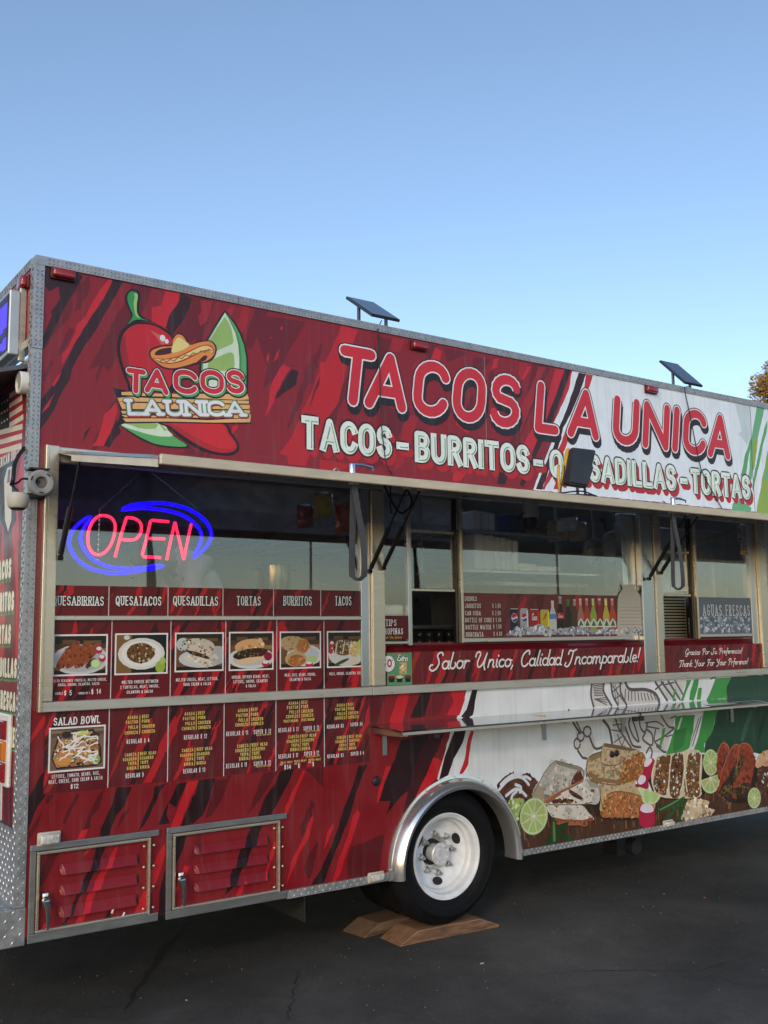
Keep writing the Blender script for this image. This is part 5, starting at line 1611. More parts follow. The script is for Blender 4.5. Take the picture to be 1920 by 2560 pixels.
def photo(A, x0, z0, x1, z1, kind, rnd):
    """a small printed dish picture with a white border"""
    b = .0075
    A.rect(x0 - b, z0 - b, x1 + b, z1 + b, (226, 224, 224))
    w_, h_ = x1 - x0, z1 - z0
    def R(a, b_, c, d, col):
        A.rect(x0 + a * w_, z0 + b_ * h_, x0 + c * w_, z0 + d * h_, col)
    def E(cx, cz, rx, rz, col, rot=0, n=18):
        P = []
        for k in range(n):
            a = 2 * math.pi * k / n
            u, v = rx * w_ * math.cos(a), rz * h_ * math.sin(a)
            P.append((x0 + cx * w_ + u * math.cos(rot) - v * math.sin(rot), z0 + cz * h_ + u * math.sin(rot) + v * math.cos(rot)))
        P = clip_poly(P, x0, x1, z0, z1)
        if P:
            A.poly(P, col)
        return P
    def B(P, n, pal, a, b_):
        if P:
            q = [(min(max(x, x0 + .012), x1 - .012), min(max(z, z0 + .012), z1 - .012)) for x, z in P]
            A.blobs(n, q, pal, a * w_, b_ * w_, rnd)
    if kind != 'quesataco' and kind != 'salad':
        R(0, 0, 1, 1, (110, 76, 48)); R(0, .66, 1, 1, (78, 54, 34)); R(0, .8, 1, 1, (44, 33, 24)); R(.15, .8, .4, .9, (96, 74, 44)); R(.55, .8, .9, .88, (104, 80, 46)); R(.5, .55, 1, .66, (150, 112, 78)); R(0, 0, 1, .1, (40, 28, 22))
    meat = [(92, 44, 26), (60, 30, 20), (128, 74, 40), (42, 26, 18), (150, 100, 60)]
    if kind == 'birria':
        E(.5, .38, .56, .4, (196, 196, 196)); E(.5, .38, .48, .33, (172, 172, 174))
        for cx, cz, ro in ((.26, .5, .9), (.46, .5, .8), (.64, .48, .75)):
            P = E(cx, cz, .34, .14, (142, 72, 40), ro); B(P, 16, [(158, 84, 48), (120, 54, 30), (104, 46, 26)], .02, .05)
            P = E(cx + .06, cz - .2, .13, .07, (60, 46, 28), ro); B(P, 14, meat + [(84, 84, 40)], .012, .03)
        E(.86, .62, .07, .1, (176, 34, 66)); E(.86, .66, .055, .05, (224, 214, 222)); E(.93, .4, .07, .1, (176, 34, 66)); E(.92, .44, .05, .05, (224, 214, 222))
        E(.8, .26, .1, .13, (150, 186, 110)); E(.8, .26, .08, .1, (196, 216, 160))
    elif kind == 'quesataco':
        R(0, 0, 1, 1, (34, 34, 36)); R(0, 0, .3, 1, (124, 92, 50)); R(.62, .5, 1, 1, (24, 26, 32))
        E(.5, .5, .47, .42, (214, 212, 208)); E(.5, .5, .4, .34, (226, 224, 220))
        P = E(.48, .52, .28, .27, (112, 70, 36)); B(P, 70, [(120, 76, 38), (54, 36, 24), (84, 50, 28), (150, 160, 110), (196, 204, 176), (70, 44, 26)], .016, .04)
        E(.88, .14, .1, .16, (150, 176, 70)); E(.93, .3, .06, .1, (170, 190, 90)); E(.2, .93, .06, .06, (210, 206, 206))
    elif kind == 'quesadilla':
        E(.55, .32, .5, .26, (196, 198, 202)); E(.9, .4, .2, .26, (170, 172, 176))
        P = E(.5, .68, .34, .2, (196, 188, 172), -.1); B(P, 24, [(210, 204, 192), (176, 164, 146), (120, 84, 56), (150, 120, 90)], .02, .05)
        P = E(.55, .5, .4, .12, (206, 196, 178), -.35); B(P, 20, [(216, 206, 192), (190, 170, 140), (110, 66, 40)], .02, .045)
        P = E(.48, .42, .26, .06, (60, 36, 26), -.3); B(P, 14, meat, .012, .03)
        P = E(.5, .25, .36, .11, (212, 204, 190), -.25); B(P, 22, [(218, 210, 196), (160, 116, 76), (190, 176, 154)], .016, .04)
        P = E(.14, .72, .14, .18, (190, 194, 194)); B(P, 18, [(70, 40, 30), (220, 222, 222), (110, 130, 70)], .016, .04)
    elif kind == 'torta':
        E(.5, .3, .56, .3, (206, 206, 208)); E(.5, .28, .44, .2, (188, 188, 190))
        P = E(.46, .64, .36, .2, (212, 164, 112), .08); B(P, 18, [(222, 180, 132), (196, 142, 92), (230, 196, 150)], .03, .07)
        P = E(.48, .42, .42, .15, (48, 34, 24), .12); B(P, 60, meat + [(36, 30, 24), (110, 140, 80), (30, 24, 20)], .014, .036)
        E(.46, .24, .38, .08, (222, 188, 144), .12)
        E(.9, .34, .1, .12, (138, 22, 58)); E(.84, .14, .09, .1, (180, 40, 64)); E(.84, .18, .075, .05, (226, 214, 220))
    elif kind == 'burrito':
        E(.6, .34, .46, .32, (204, 204, 208)); E(.62, .34, .36, .24, (190, 190, 194))
        P = E(.36, .66, .4, .24, (182, 156, 114), -.15); B(P, 34, [(196, 172, 132), (164, 134, 92), (140, 108, 70), (206, 188, 152)], .02, .05)
        P = E(.56, .62, .16, .22, (176, 112, 60), -.3); B(P, 36, [(196, 128, 70), (150, 88, 46), (110, 110, 56), (214, 170, 110)], .014, .03)
        P = E(.38, .24, .28, .22, (184, 158, 118)); P = E(.4, .2, .22, .17, (172, 104, 54)); B(P, 40, [(196, 128, 70), (150, 88, 46), (100, 104, 50), (214, 170, 110), (120, 64, 36)], .014, .03)
        E(.8, .22, .13, .12, (170, 196, 130)); E(.72, .07, .1, .1, (186, 40, 62)); E(.72, .12, .08, .04, (226, 212, 218))
    elif kind == 'taco':
        E(.5, .35, .5, .36, (200, 198, 196))
        P = E(.42, .55, .3, .24, (120, 84, 50)); B(P, 70, meat + [(206, 204, 196), (96, 116, 60), (206, 204, 196)], .014, .034)
        P = E(.72, .5, .16, .24, (206, 176, 116)); B(P, 34, [(216, 190, 140), (190, 150, 90), (224, 206, 170)], .014, .034)
        for q in (.22, .42, .6): E(q, .55, .015, .22, (216, 204, 172), -.2)
        E(.1, .66, .07, .09, (184, 40, 60)); E(.1, .7, .05, .045, (226, 214, 220)); E(.07, .45, .06, .08, (184, 40, 60)); E(.9, .66, .09, .14, (176, 196, 110)); E(.9, .4, .09, .12, (186, 204, 130))
        E(.36, .12, .22, .05, (50, 84, 40), .35); E(.7, .1, .16, .06, (212, 192, 160))
    elif kind == 'salad':
        R(0, 0, 1, 1, (120, 92, 70)); R(0, .8, 1, 1, (96, 74, 58)); R(0, .9, 1, .96, (140, 112, 88))
        P = [(x0 + a * w_, z0 + b_ * h_) for a, b_ in ((.12, .03), (.02, .3), (.14, .86), (.24, .95), (.8, .95), (.95, .5), (.97, .12), (.86, .04))]
        A.poly(P, (34, 32, 32))
        P = [(x0 + a * w_, z0 + b_ * h_) for a, b_ in ((.12, .08), (.05, .3), (.17, .82), (.26, .9), (.78, .9), (.9, .5), (.92, .14), (.84, .08))]
        A.poly(P, (170, 130, 84))
        A.blobs(170, P, [(196, 140, 76), (214, 180, 120), (110, 70, 44), (224, 214, 196), (84, 52, 36), (176, 96, 50), (150, 156, 96), (60, 40, 32)], .02 * w_, .05 * w_, rnd)
        E(.24, .22, .16, .1, (206, 140, 66)); E(.3, .4, .14, .08, (200, 126, 60)); E(.84, .2, .1, .12, (140, 160, 90)); E(.3, .84, .14, .11, (110, 86, 66)); E(.3, .85, .1, .08, (52, 40, 36)); E(.58, .87, .13, .06, (196, 204, 110)); E(.82, .8, .1, .07, (60, 44, 50))
        for i in range(26):
            u, v, dr = rnd.uniform(.16, .8), rnd.uniform(.14, .82), rnd.uniform(-.5, 1.2)
            ln = [(u, v)]
            for q in range(5):
                dr += rnd.uniform(-.7, .7)
                u, v = min(.88, max(.12, u + .06 * math.cos(dr))), min(.88, max(.1, v + .06 * math.sin(dr)))
                ln.append((u, v))
            A.strokes([smooth_line([(x0 + w_ * a, z0 + h_ * b_) for a, b_ in ln])], .0026, (230, 228, 224))

mr = random.Random(5)
# upper strip with dish names, behind the glass
def px2x(px, py):
    return w2(px, py)[0]
A = Art()
XA, XB = .122, 1.732
A.rect(XA, 1.724, XB, 1.857, bB)
streaks(A, 34, XA, XB, 1.724, 1.857, [bD, bM, bR, bR, bM], mr, w0=.012, w1=.04, l0=.06, l1=.22)
for p in (273.8, 422, 559.5, 686, 804):
    x = px2x(p, 1500)
    A.rect(x - .002, 1.724, x + .002, 1.857, (206, 200, 200))
for a, b, s in ((133, 262, 'QUESABIRRIAS'), (291.5, 406, 'QUESATACOS'), (435, 548, 'QUESADILLAS'), (594, 654, 'TORTAS'), (711, 782, 'BURRITOS'), (840, 881, 'TACOS')):
    txt(A, 'PX', (a + b) / 2, 1514, 24, b - a, s, TW, r=.1, slab=.13, out=((24, 9, 12), .09), gap=.1)
A.build('menu_header_board', T, Y=0.009, m=PRINT_MATTE)
# middle boards with pictures
A = Art()
A.rect(XA, 1.352, XB, 1.705, bB)
streaks(A, 70, XA, XB, 1.352, 1.705, [bD, bM, bR, bR, bM, bD], mr, w0=.015, w1=.05, l0=.1, l1=.36)
for p in (280, 428, 565.5, 693.5, 811.5):
    x = px2x(p, 1620)
    A.rect(x - .002, 1.352, x + .002, 1.705, (206, 200, 200))
for (a, b, c, d, kind) in ((137, 266, 1590, 1685, 'birria'), (292, 417, 1587, 1682, 'quesataco'), (442, 557, 1585, 1675, 'quesadilla'), (577, 682, 1583, 1672, 'torta'), (704, 801, 1582, 1668, 'burrito'), (822, 913, 1581, 1665, 'taco')):
    p0, p1 = w2(a, (c + d) / 2), w2(b, (c + d) / 2)
    zt, zb = w2((a + b) / 2, c)[1], w2((a + b) / 2, d)[1]
    photo(A, p0[0], zb, p1[0], zt, kind, mr)
for (k, cx, by, h, w_, s) in (('KO', 548, 1725, 19, 390, 'GRILLED SEASONED TORTILLA, MELTED CHEESE,'), ('KO', 548, 1753, 19, 285, 'BIRRIA, ONIONS, CILANTRO, SALSA'), ('KO', 411, 1817, 18, 55, 'SINGLE'), ('KO', 472, 1822, 36, 55, '$ 5'), ('KO', 585, 1813, 15, 78, 'ORDER OF 3'),
        ('KO', 667, 1812, 36, 68, '$ 14'), ('KO', 972, 1737, 22, 250, 'MELTED CHEESE BETWEEN'), ('KO', 970, 1771, 22, 268, '2 TORTILLAS, MEAT, ONIONS,'), ('KO', 970, 1806, 22, 180, 'CILANTRO & SALSA'),
        ('KO', 1368, 1720, 22, 292, 'MELTED CHEESE, MEAT, LETTUCE,'), ('KO', 1368, 1753, 22, 190, 'SOUR CREAM & SALSA'), ('K6', 425, 1810, 26, 312, 'SPREAD, REFRIED BEANS, MEAT,'), ('K6', 425, 1848, 26, 282, 'LETTUCE, ONIONS, CILANTRO'),
        ('K6', 426, 1886, 26, 82, '& SALSA'), ('K6', 838, 1793, 25, 258, 'MEAT, RICE, BEANS, ONIONS,'), ('K6', 838, 1831, 25, 175, 'CILANTRO & SALSA'), ('K6', 1222, 1781, 24, 282, 'MEAT, ONIONS, CILANTRO, SALSA')):
    txt(A, k, cx, by, h, w_, s, TW, r=.085)
A.build('menu_picture_board', T, Y=0.006, m=PRINT_MATTE)
# lower price boards stuck on the body
A = Art()
bot1 = w2(40 + 500 * .30139, 1760 + 724 * .30139)[1]
bx = [px2x(111, 1880), px2x(271.5, 1880), px2x(420, 1860), px2x(560, 1850), px2x(690, 1840), px2x(811, 1830), px2x(924, 1820)]
bz = [bot1, bot1 + .004, bot1 + .004, bot1 + .004, bot1 + .004, bot1 + .002]
for i in range(6):
    A.rect(bx[i], bz[i], bx[i + 1], 1.322, (96, 20, 26))
streaks(A, 80, bx[0], bx[6], bot1 + .006, 1.322, [bD, bM, bR, bR, bM, bD, (150, 30, 28)], mr, w0=.012, w1=.045, l0=.08, l1=.34)
for i in range(1, 6):
    A.rect(bx[i] - .0022, bz[i] - .002, bx[i] + .0022, 1.322, (208, 202, 202))
p0, p1 = w2(40 + 285 * .30139, 1760 + 385 * .30139), w2(40 + 728 * .30139, 1760 + 365 * .30139)
photo(A, p0[0], w2(40 + 500 * .30139, 1760 + 540 * .30139)[1], p1[0], w2(40 + 500 * .30139, 1760 + 200 * .30139)[1], 'salad', mr)
txt(A, 'K4', 508, 170, 66, 388, 'SALAD BOWL', TW, r=.09, slab=.13, out=((30, 12, 16), .05), gap=.12)
txt(A, 'K4', 500, 602, 30, 395, 'LETTUCE, TOMATO, BEANS, RICE,', TW, r=.11)
txt(A, 'K4', 498, 645, 32, 445, 'MEAT, CHEESE, SOUR CREAM & SALSA', TW, r=.11)
txt(A, 'K4', 485, 702, 40, 66, '$12', TW, r=.1)
L1 = ('ASADA', 'PASTOR', 'POLLO', 'CHORIZO'), ('BEEF', 'PORK', 'CHICKEN', 'CHORIZO')
L2 = ('CABEZA', 'SUADERO', 'TRIPA', 'BIRRIA'), ('BEEF HEAD', 'SUADERO', 'TRIPE', 'BIRRIA')
def lst(k, xr, xl, bases, h, cols, extra=None):
    h = h * .95
    for i, b in enumerate(bases):
        txt(A, k, xr, b, h, None, cols[0][i], YEL, r=.078, align='r', cond=.62, gap=.2)
        txt(A, k, xl, b - (xl - xr) * .1, h, None, cols[1][i], YEL, r=.078, align='l', cond=.62, gap=.2)
    xm = (xr + xl) / 2
    ox, oy, sc = CROPS[k]
    A.strokes([[w2(ox + xm * sc, oy + (bases[0] - h) * sc), w2(ox + (xm - 2) * sc, oy + bases[-1] * sc)]], .0016, YEL)
lst('K4', 1012, 1046, (122, 161, 204, 248), 30, L1); lst('K4', 1000, 1030, (430, 467, 503, 542), 29, L2)
lst('K4', 1483, 1512, (92, 131, 173, 213), 30, L1); lst('K4', 1471, 1500, (393, 433, 469, 508), 29, L2)
lst('K5', 305, 323, (173, 200, 226, 251), 20, L1); lst('K5', 309, 327, (366, 390, 413, 436), 20, L2)
lst('K5', 580, 597, (133, 157, 182, 206), 20, L1); lst('K5', 584, 600, (316, 340, 363, 386), 19, L2)
lst('K5', 836, 852, (144, 167, 191, 214), 18, L1); lst('K5', 841, 857, (319, 341, 362, 383), 17, L2)
txt(A, 'K5', 580, 228, 15, None, 'VEGETARIANO', YEL, align='r', cond=.55); txt(A, 'K5', 597, 226, 15, None, 'VEGETARIAN', YEL, align='l', cond=.55)
for (k, cx, by, h, w_, s, c) in (('K4', 1013, 325, 38, 188, 'REGULAR $ 4', TW), ('K4', 985, 610, 38, 148, 'REGULAR $', TW), ('K4', 1490, 290, 38, 190, 'REGULAR $ 12', TW), ('K4', 1480, 570, 38, 182, 'REGULAR $ 12', TW),
        ('K5', 247, 303, 25, 118, 'REGULAR $ 11', TW), ('K5', 385, 294, 25, 95, 'SUPER $ 12', TW), ('K5', 243, 478, 25, 112, 'REGULAR $ 11', TW), ('K5', 384, 466, 25, 92, 'SUPER $ 12', TW),
        ('K5', 527, 283, 24, 108, 'REGULAR $ 11', TW), ('K5', 652, 274, 24, 85, 'SUPER $ 12', TW), ('K5', 526, 426, 24, 106, 'REGULAR $ 11', TW), ('K5', 653, 412, 24, 82, 'SUPER $ 12', TW),
        ('K5', 517, 456, 13, 62, 'MEAT ONLY', YEL), ('K5', 592, 448, 13, 68, 'MIXED MEAT', YEL), ('K5', 670, 441, 13, 68, 'EXTRA MEAT', YEL), ('K5', 488, 466, 8, 14, 'ADD', TW), ('K5', 566, 461, 8, 14, 'ADD', TW), ('K5', 643, 453, 8, 14, 'ADD', TW),
        ('K5', 522, 488, 26, 38, '$14', TW), ('K5', 584, 480, 26, 11, '$', TW), ('K5', 662, 472, 26, 11, '$', TW),
        ('K5', 783, 263, 21, 90, 'REGULAR $3', TW), ('K5', 898, 252, 21, 66, 'SUPER $4', TW), ('K5', 784, 424, 21, 88, 'REGULAR $3', TW), ('K5', 903, 411, 21, 72, 'SUPER $ 4', TW),
        ('K5', 392, 303, 8, 80, 'CHEESE & SOUR CREAM', YEL), ('K5', 390, 474, 8, 80, 'CHEESE & SOUR CREAM', YEL), ('K5', 658, 282, 7, 78, 'CHEESE & SOUR CREAM', YEL), ('K5', 660, 420, 7, 78, 'CHEESE & SOUR CREAM', YEL)):
    txt(A, k, cx, by, h, w_, s, c, r=.085)
A.build('menu_price_board', T, Y=0.0012)

# --- counter fronts with script
def counter_print(x0, x1, name, seed):
    a = Art()
    rr = random.Random(seed)
    a.rect(x0, 1.357, x1, 1.532, (106, 22, 26))
    streaks(a, int((x1 - x0) * 26), x0, x1, 1.357, 1.532, [bD, bM, bR, bR, (140, 50, 30), bM], rr, w0=.015, w1=.05, l0=.1, l1=.3)
    return a
A = counter_print(1.886, 3.925, 'a', 3)
# sauce poster
gx0, gx1 = 1.887, w2(920 + 358 * .30139, 1670)[0]
A.rect(gx0, 1.357, gx1, 1.528, (92, 146, 106))
def k7(x, y):
    return w2(920 + x * .30139, 1180 + y * .30139)
cx, cz = k7(164, 1590)
A.ell(cx, cz, .045, .046, (30, 28, 30)); A.ell(cx, cz, .042, .043, (228, 226, 224))
txt(A, 'K7', 150, 1622, 70, 86, '50', (150, 28, 40), r=.12)
txt(A, 'K7', 200, 1568, 22, 12, 'C', (150, 28, 40), r=.12)
p = k7(232, 1568)
es = script_lines('Extra', p[0], p[1], .034, .07)
A.strokes(es, .0052, (24, 24, 26)); A.strokes(es, .0026, (232, 232, 230))
for (q, col) in (((128, 1700), (220, 220, 216)), ((186, 1700), (120, 40, 34)), ((256, 1700), (220, 200, 160)), ((326, 1698), (110, 60, 40))):
    x, z = k7(*q)
    if x < gx0 + .03: x = gx0 + .03
    A.poly([(x - .022, z), (x + .022, z), (x + .016, z - .028), (x - .016, z - .028)], (28, 26, 26)); A.ell(x, z, .023, .009, col, 12)
x, z = k7(285, 1640)
A.poly([(x - .024, z - .02), (x + .022, z - .024), (x + .026, z + .04), (x - .022, z + .038)], (200, 170, 120)); A.blobs(16, [(x - .02, z - .018), (x + .02, z - .02), (x + .022, z + .034), (x - .02, z + .034)], [(176, 40, 40), (210, 180, 110), (220, 210, 180), (96, 130, 60)], .005, .01, mr)
xa = k7(512, 1640)[0]
xb = w2(1400 + 640 * .31344, 1200 + 1450 * .31344)[0]
za = k7(600, 1640)[1]
sl2 = script_lines('Sabor Unico, Calidad Incomparable!', xa, za + .004, .088, (xb - xa) * .985)
A.strokes(sl2, .0062, (32, 12, 16), off=(.004, -.004)); A.strokes(sl2, .0052, (232, 228, 228))
A.build('counter_print', T, Y=-0.0062)
A = counter_print(4.107, 5.172, 'b', 4)
def k8(x, y):
    return w2(1400 + x * .31344, 1200 + y * .31344)
for s, a, b, base, hgt in (('Gracias Por Su Preferencia!', (990, 1395), (1450, 1372), 1390, .038), ('Thank Your For Your Prference!', (945, 1490), (1500, 1462), 1482, .042)):
    xa, xb, z = k8(*a)[0], k8(*b)[0], k8(*a)[1]
    ls = script_lines(s, xa, z, hgt, (xb - xa) * .98)
    A.strokes(ls, .0026, (232, 228, 228))
A.build('counter_print', T, Y=-0.0062)
# glossy strip along the counter top
# --- drinks board before the glass; its print colours carry the pane's reflected haze
A = Art()
dx0, dx1 = 2.432, 3.80
dz0, dz1 = 1.60, w2(1140 + 700 * .30139, 1440 + 150 * .30139)[1]
A.rect(dx0, dz0, dx1, dz1, (118, 52, 46))
streaks(A, 22, dx0, dx1, dz0, dz1, [(150, 60, 54), (96, 40, 38), (176, 46, 50), (106, 46, 42)], mr, w0=.02, w1=.07, l0=.12, l1=.3)
for (cx, by, w_, s) in ((132, 206, 100, 'DRINKS'), (150, 265, 132, 'JARRITOS'), (150, 326, 130, 'CAN SODA'), (197, 384, 220, 'BOTTLE OF COKE'), (196, 443, 210, 'BOTTLE WATER'), (165, 503, 145, 'HORCHATA'),
        (345, 265, 68, '$ 3.00'), (345, 326, 68, '$ 2.00'), (350, 383, 68, '$ 5.00'), (352, 438, 68, '$ 1.00'), (356, 498, 70, '$ 4.00')):
    txt(A, 'KD', cx, by, 38, w_, s, (222, 214, 206), r=.1, slab=.1, out=((70, 44, 40), .06))
def kd(x, y):
    return w2(1140 + x * .30139, 1440 + y * .30139)
def can(x0, x1, yt, yb, col, kind):
    a, b = kd(x0, yb), kd(x1, yt)
    A.poly([(a[0], a[1]), (b[0], a[1]), (b[0], b[1] - .01), (b[0] - .008, b[1]), (a[0] + .008, b[1]), (a[0], b[1] - .01)], col)
    A.rect(a[0] + .006, b[1] - .004, b[0] - .006, b[1] + .0005, (196, 196, 196))
    A.poly([(b[0] - .012, a[1]), (b[0] - .004, a[1]), (b[0] - .004, b[1] - .012), (b[0] - .012, b[1] - .012)], tuple(min(255, v * 1.25 + 16) for v in col))
    cx, cz = (a[0] + b[0]) / 2, (a[1] * .4 + b[1] * .6)
    if kind == 'ball':
        A.ell(cx, cz, .024, .028, (224, 224, 226), 16)
        A.poly([(cx - .022, cz + .006), (cx - .016, cz + .02), (cx, cz + .027), (cx + .016, cz + .02), (cx + .02, cz + .008), (cx + .004, cz + .004), (cx - .01, cz - .003)], (196, 44, 54))
        A.poly([(cx - .021, cz - .008), (cx - .012, cz - .022), (cx, cz - .026), (cx + .016, cz - .02), (cx + .022, cz - .004), (cx + .008, cz - .004), (cx - .006, cz - .012)], (46, 76, 140))
    elif kind == 'wave':
        ls = script_lines('Coca', cx - .022, cz - .02, .04, .04, slant=.1)
        A.strokes(ls, .0022, (230, 220, 216))
    elif kind == 'tea':
        A.strokes([[(cx - .016, cz - .018), (cx + .006, cz + .016)], [(cx - .004, cz - .014), (cx + .016, cz + .018)]], .003, (186, 60, 40))
can(460, 528, 270, 460, (40, 46, 62), 'ball'); can(545, 608, 270, 455, (170, 174, 176), 'ball'); can(622, 698, 275, 430, (166, 40, 38), 'wave'); can(712, 782, 280, 425, (206, 180, 52), 'tea')
def bottle(x0, x1, yt, yb, body, neck, capc, label=None):
    a, b = kd(x0, yb), kd(x1, yt)
    x0_, x1_, zb, zt = a[0], b[0], a[1], b[1]
    cx, hw_, H_ = (x0_ + x1_) / 2, (x1_ - x0_) / 2, zt - zb
    A.poly([(x0_, zb), (x1_, zb), (x1_, zb + H_ * .5), (cx + hw_ * .36, zb + H_ * .78), (cx + hw_ * .36, zt), (cx - hw_ * .36, zt), (cx - hw_ * .36, zb + H_ * .78), (x0_, zb + H_ * .5)], body)
    A.rect(cx - hw_ * .38, zt - H_ * .2, cx + hw_ * .38, zt - H_ * .05, neck)
    A.rect(cx - hw_ * .4, zt - H_ * .05, cx + hw_ * .4, zt + H_ * .004, capc)
    if label == 'tri':
        A.poly([(x0_, zb + H_ * .16), (x1_, zb + H_ * .16), (x1_ - hw_ * .1, zb + H_ * .3), (cx, zb + H_ * .43), (x0_ + hw_ * .1, zb + H_ * .3)], (226, 224, 214))
        A.poly([(x0_ + hw_ * .3, zb + H_ * .2), (x1_ - hw_ * .3, zb + H_ * .2), (cx, zb + H_ * .38)], (60, 120, 70))
    elif label:
        A.rect(x0_, zb + H_ * .38, x1_, zb + H_ * .55, label)
        A.strokes(script_lines('Coca', x0_ + hw_ * .3, zb + H_ * .42, H_ * .09, hw_ * 1.3), .0016, (230, 224, 220)) if label[0] > 150 else None
bottle(787, 838, 205, 450, (206, 206, 200), (214, 214, 210), (220, 220, 220), (96, 140, 190))
bottle(850, 902, 170, 470, (52, 34, 28), (150, 150, 150), (180, 180, 180), (186, 40, 44))
bottle(915, 968, 195, 470, (50, 44, 34), (60, 120, 60), (70, 140, 70))
bottle(972, 1020, 192, 470, (84, 62, 46), (176, 150, 130), (190, 180, 170))
for i, c in enumerate(((186, 120, 104), (180, 70, 50), (150, 176, 66), (150, 44, 44), (206, 186, 70), (196, 78, 52))):
    bottle(1022 + i * 53, 1066 + i * 53, 188, 470, c, tuple(min(255, v + 50) for v in c), (214, 212, 206), 'tri')
P = [kd(*q) for q in ((1345, 500), (1350, 190), (1362, 150), (1390, 105), (1380, 70), (1500, 68), (1495, 100), (1530, 150), (1548, 230), (1552, 480), (1500, 510))]
jug = P
ice = [kd(*q) for q in ((425, 518), (430, 480), (520, 425), (640, 420), (720, 395), (800, 450), (920, 430), (1050, 420), (1150, 450), (1250, 430), (1345, 450), (1420, 350), (1540, 360), (1550, 510))]
ice = [(min(max(x, dx0 + .02), dx1 - .02), max(z, dz0 + .014)) for x, z in ice]
A.poly(ice, (170, 172, 178)); A.blobs(260, ice, [(214, 216, 222), (150, 152, 160), (232, 232, 236), (112, 116, 126), (190, 192, 200)], .006, .015, mr)
A.build('drinks_board', T, Y=0.0095, m=PRINT_MATTE)
A = Art()
A.poly([(x, max(z, dz0 + .002)) for x, z in P], (206, 196, 182))
for i in range(7):
    z = jug[0][1] + .05 + i * .022
    A.rect(jug[1][0] + .004, z, jug[8][0] - .006, z + .003 + .002 * (i % 2), (176, 160, 142))
A.blobs(40, [(jug[1][0] + .01, dz0 + .012), (jug[8][0] - .01, dz0 + .012), (jug[8][0] - .01, dz0 + .06), (jug[1][0] + .01, dz0 + .05)], [(214, 216, 222), (150, 152, 160), (232, 232, 236), (112, 116, 126)], .006, .014, mr)
A.build('jug_cutout', T, Y=0.0085, m=PRINT_MATTE)
# --- fresh waters board
A = Art()
ax0, ax1 = 4.512, 5.098
az0, az1 = 1.607, k8(1340, 938)[1]
A.rect(ax0, az0, ax1, az1, (110, 118, 130))
A.blobs(230, [(ax0 + .02, az0 + .015), (ax1 - .02, az0 + .015), (ax1 - .02, az0 + (az1 - az0) * .5), (ax0 + .02, az0 + (az1 - az0) * .5)], [(196, 204, 214), (136, 146, 162), (220, 224, 230), (96, 106, 122), (170, 180, 194)], .008, .02, mr)
txt(A, 'K8', 1342, 1085, 92, 375, 'AGUAS FRESCAS', (206, 208, 212), r=.1, slab=.13, out=((60, 64, 78), .05))
A.build('fresh_water_board', T, Y=0.0095, m=PRINT_MATTE)
# --- tips notice and permit stickers
A = Art()
t0, t1 = k7(122, 1390), k7(322, 1192)
A.rect(1.888, t0[1], 2.043, t1[1], (96, 20, 26))
txt(A, 'K7', 200, 1277, 54, 90, 'TIPS', TW, r=.1, slab=.13); txt(A, 'K7', 212, 1347, 52, 176, 'PROPINAS', TW, r=.1, slab=.1)
p = k7(126, 1380)
A.strokes(script_lines('Thank You Gracias', p[0], p[1], .014, .13), .001, (196, 170, 60))
A.build('tips_notice', T, Y=0.0095, m=PRINT_MATTE)
A = Art()
a, b = k8(1425, 485), k8(1518, 368)
A.rect(a[0], a[1], b[0], b[1], (170, 156, 156))
A.strokes(text_lines('S', a[0] + .012, b[1] - .06, .04, w=.025, r=.003), .003, (40, 36, 40))
for i in range(6):
    A.rect(a[0] + .03, a[1] + .03 + i * .011, b[0] - .02 - .01 * (i % 3), a[1] + .033 + i * .011, (110, 100, 100))
A.rect(a[0] + .015, a[1] + .008, a[0] + .045, a[1] + .02, (60, 56, 60))
A.build('permit_sticker', T, Y=0.0105, m=PRINT_MATTE)
A = Art()
a, b = k8(1450, 595), k8(1503, 548)
A.rect(a[0], a[1], b[0], b[1], (190, 150, 70)); A.rect(a[0] + .01, a[1] + .004, b[0] - .01, a[1] + .028, (214, 210, 200))
A.strokes(text_lines('1418', a[0] + .018, a[1] + .008, .016, w=b[0] - a[0] - .036, r=.0014), .0014, (40, 36, 40))
A.build('permit_sticker', T, Y=0.0105, m=PRINT_MATTE)
A = Art()
a, b = k8(1450, 535), k8(1503, 510)
A.rect(a[0], a[1], b[0], b[1], (196, 190, 184))
A.strokes(text_lines('724', a[0] + .02, a[1] + .006, .018, w=b[0] - a[0] - .04, r=.0016), .0016, (40, 36, 40))
A.build('permit_sticker', T, Y=0.0105, m=PRINT_MATTE)

# ------------------------------------------------------------------ rear face print (u runs along -Y)
def ru(px, py):
    p = at(px, py, X=-0.003)
    return (-p.y, p.z)
A = Art()
RU0, RU1 = -WID, -0.052
A.rect(RU0, .84, RU1, 2.828, lB)
def rp(s, c, amp=.002):
    P = clip_poly([ru(*map(float, q.split(','))) for q in s.split()], RU0, RU1, .84, 2.828)
    if P:
        A.poly(P, c)
for s, c in (("30,1250 45,1280 55,1500 50,1700 38,1700 40,1480 28,1300", lR), ("10,1330 22,1300 30,1500 28,1700 15,1700", lM), ("0,1400 8,1300 12,1600 0,1700", lR), ("45,1350 52,1350 56,1640 48,1700", lM), ("0,1000 30,1060 40,1300 20,1340 0,1300", lD),
             ("8,1900 18,1900 20,2080 10,2080", lM), ("24,1960 27,1960 30,2090 26,2090", lD), ("0,1950 6,1960 4,2060 0,2060", (210, 205, 196)), ("40,1200 58,1130 64,1180 50,1230", lR)):
    rp(s, c)
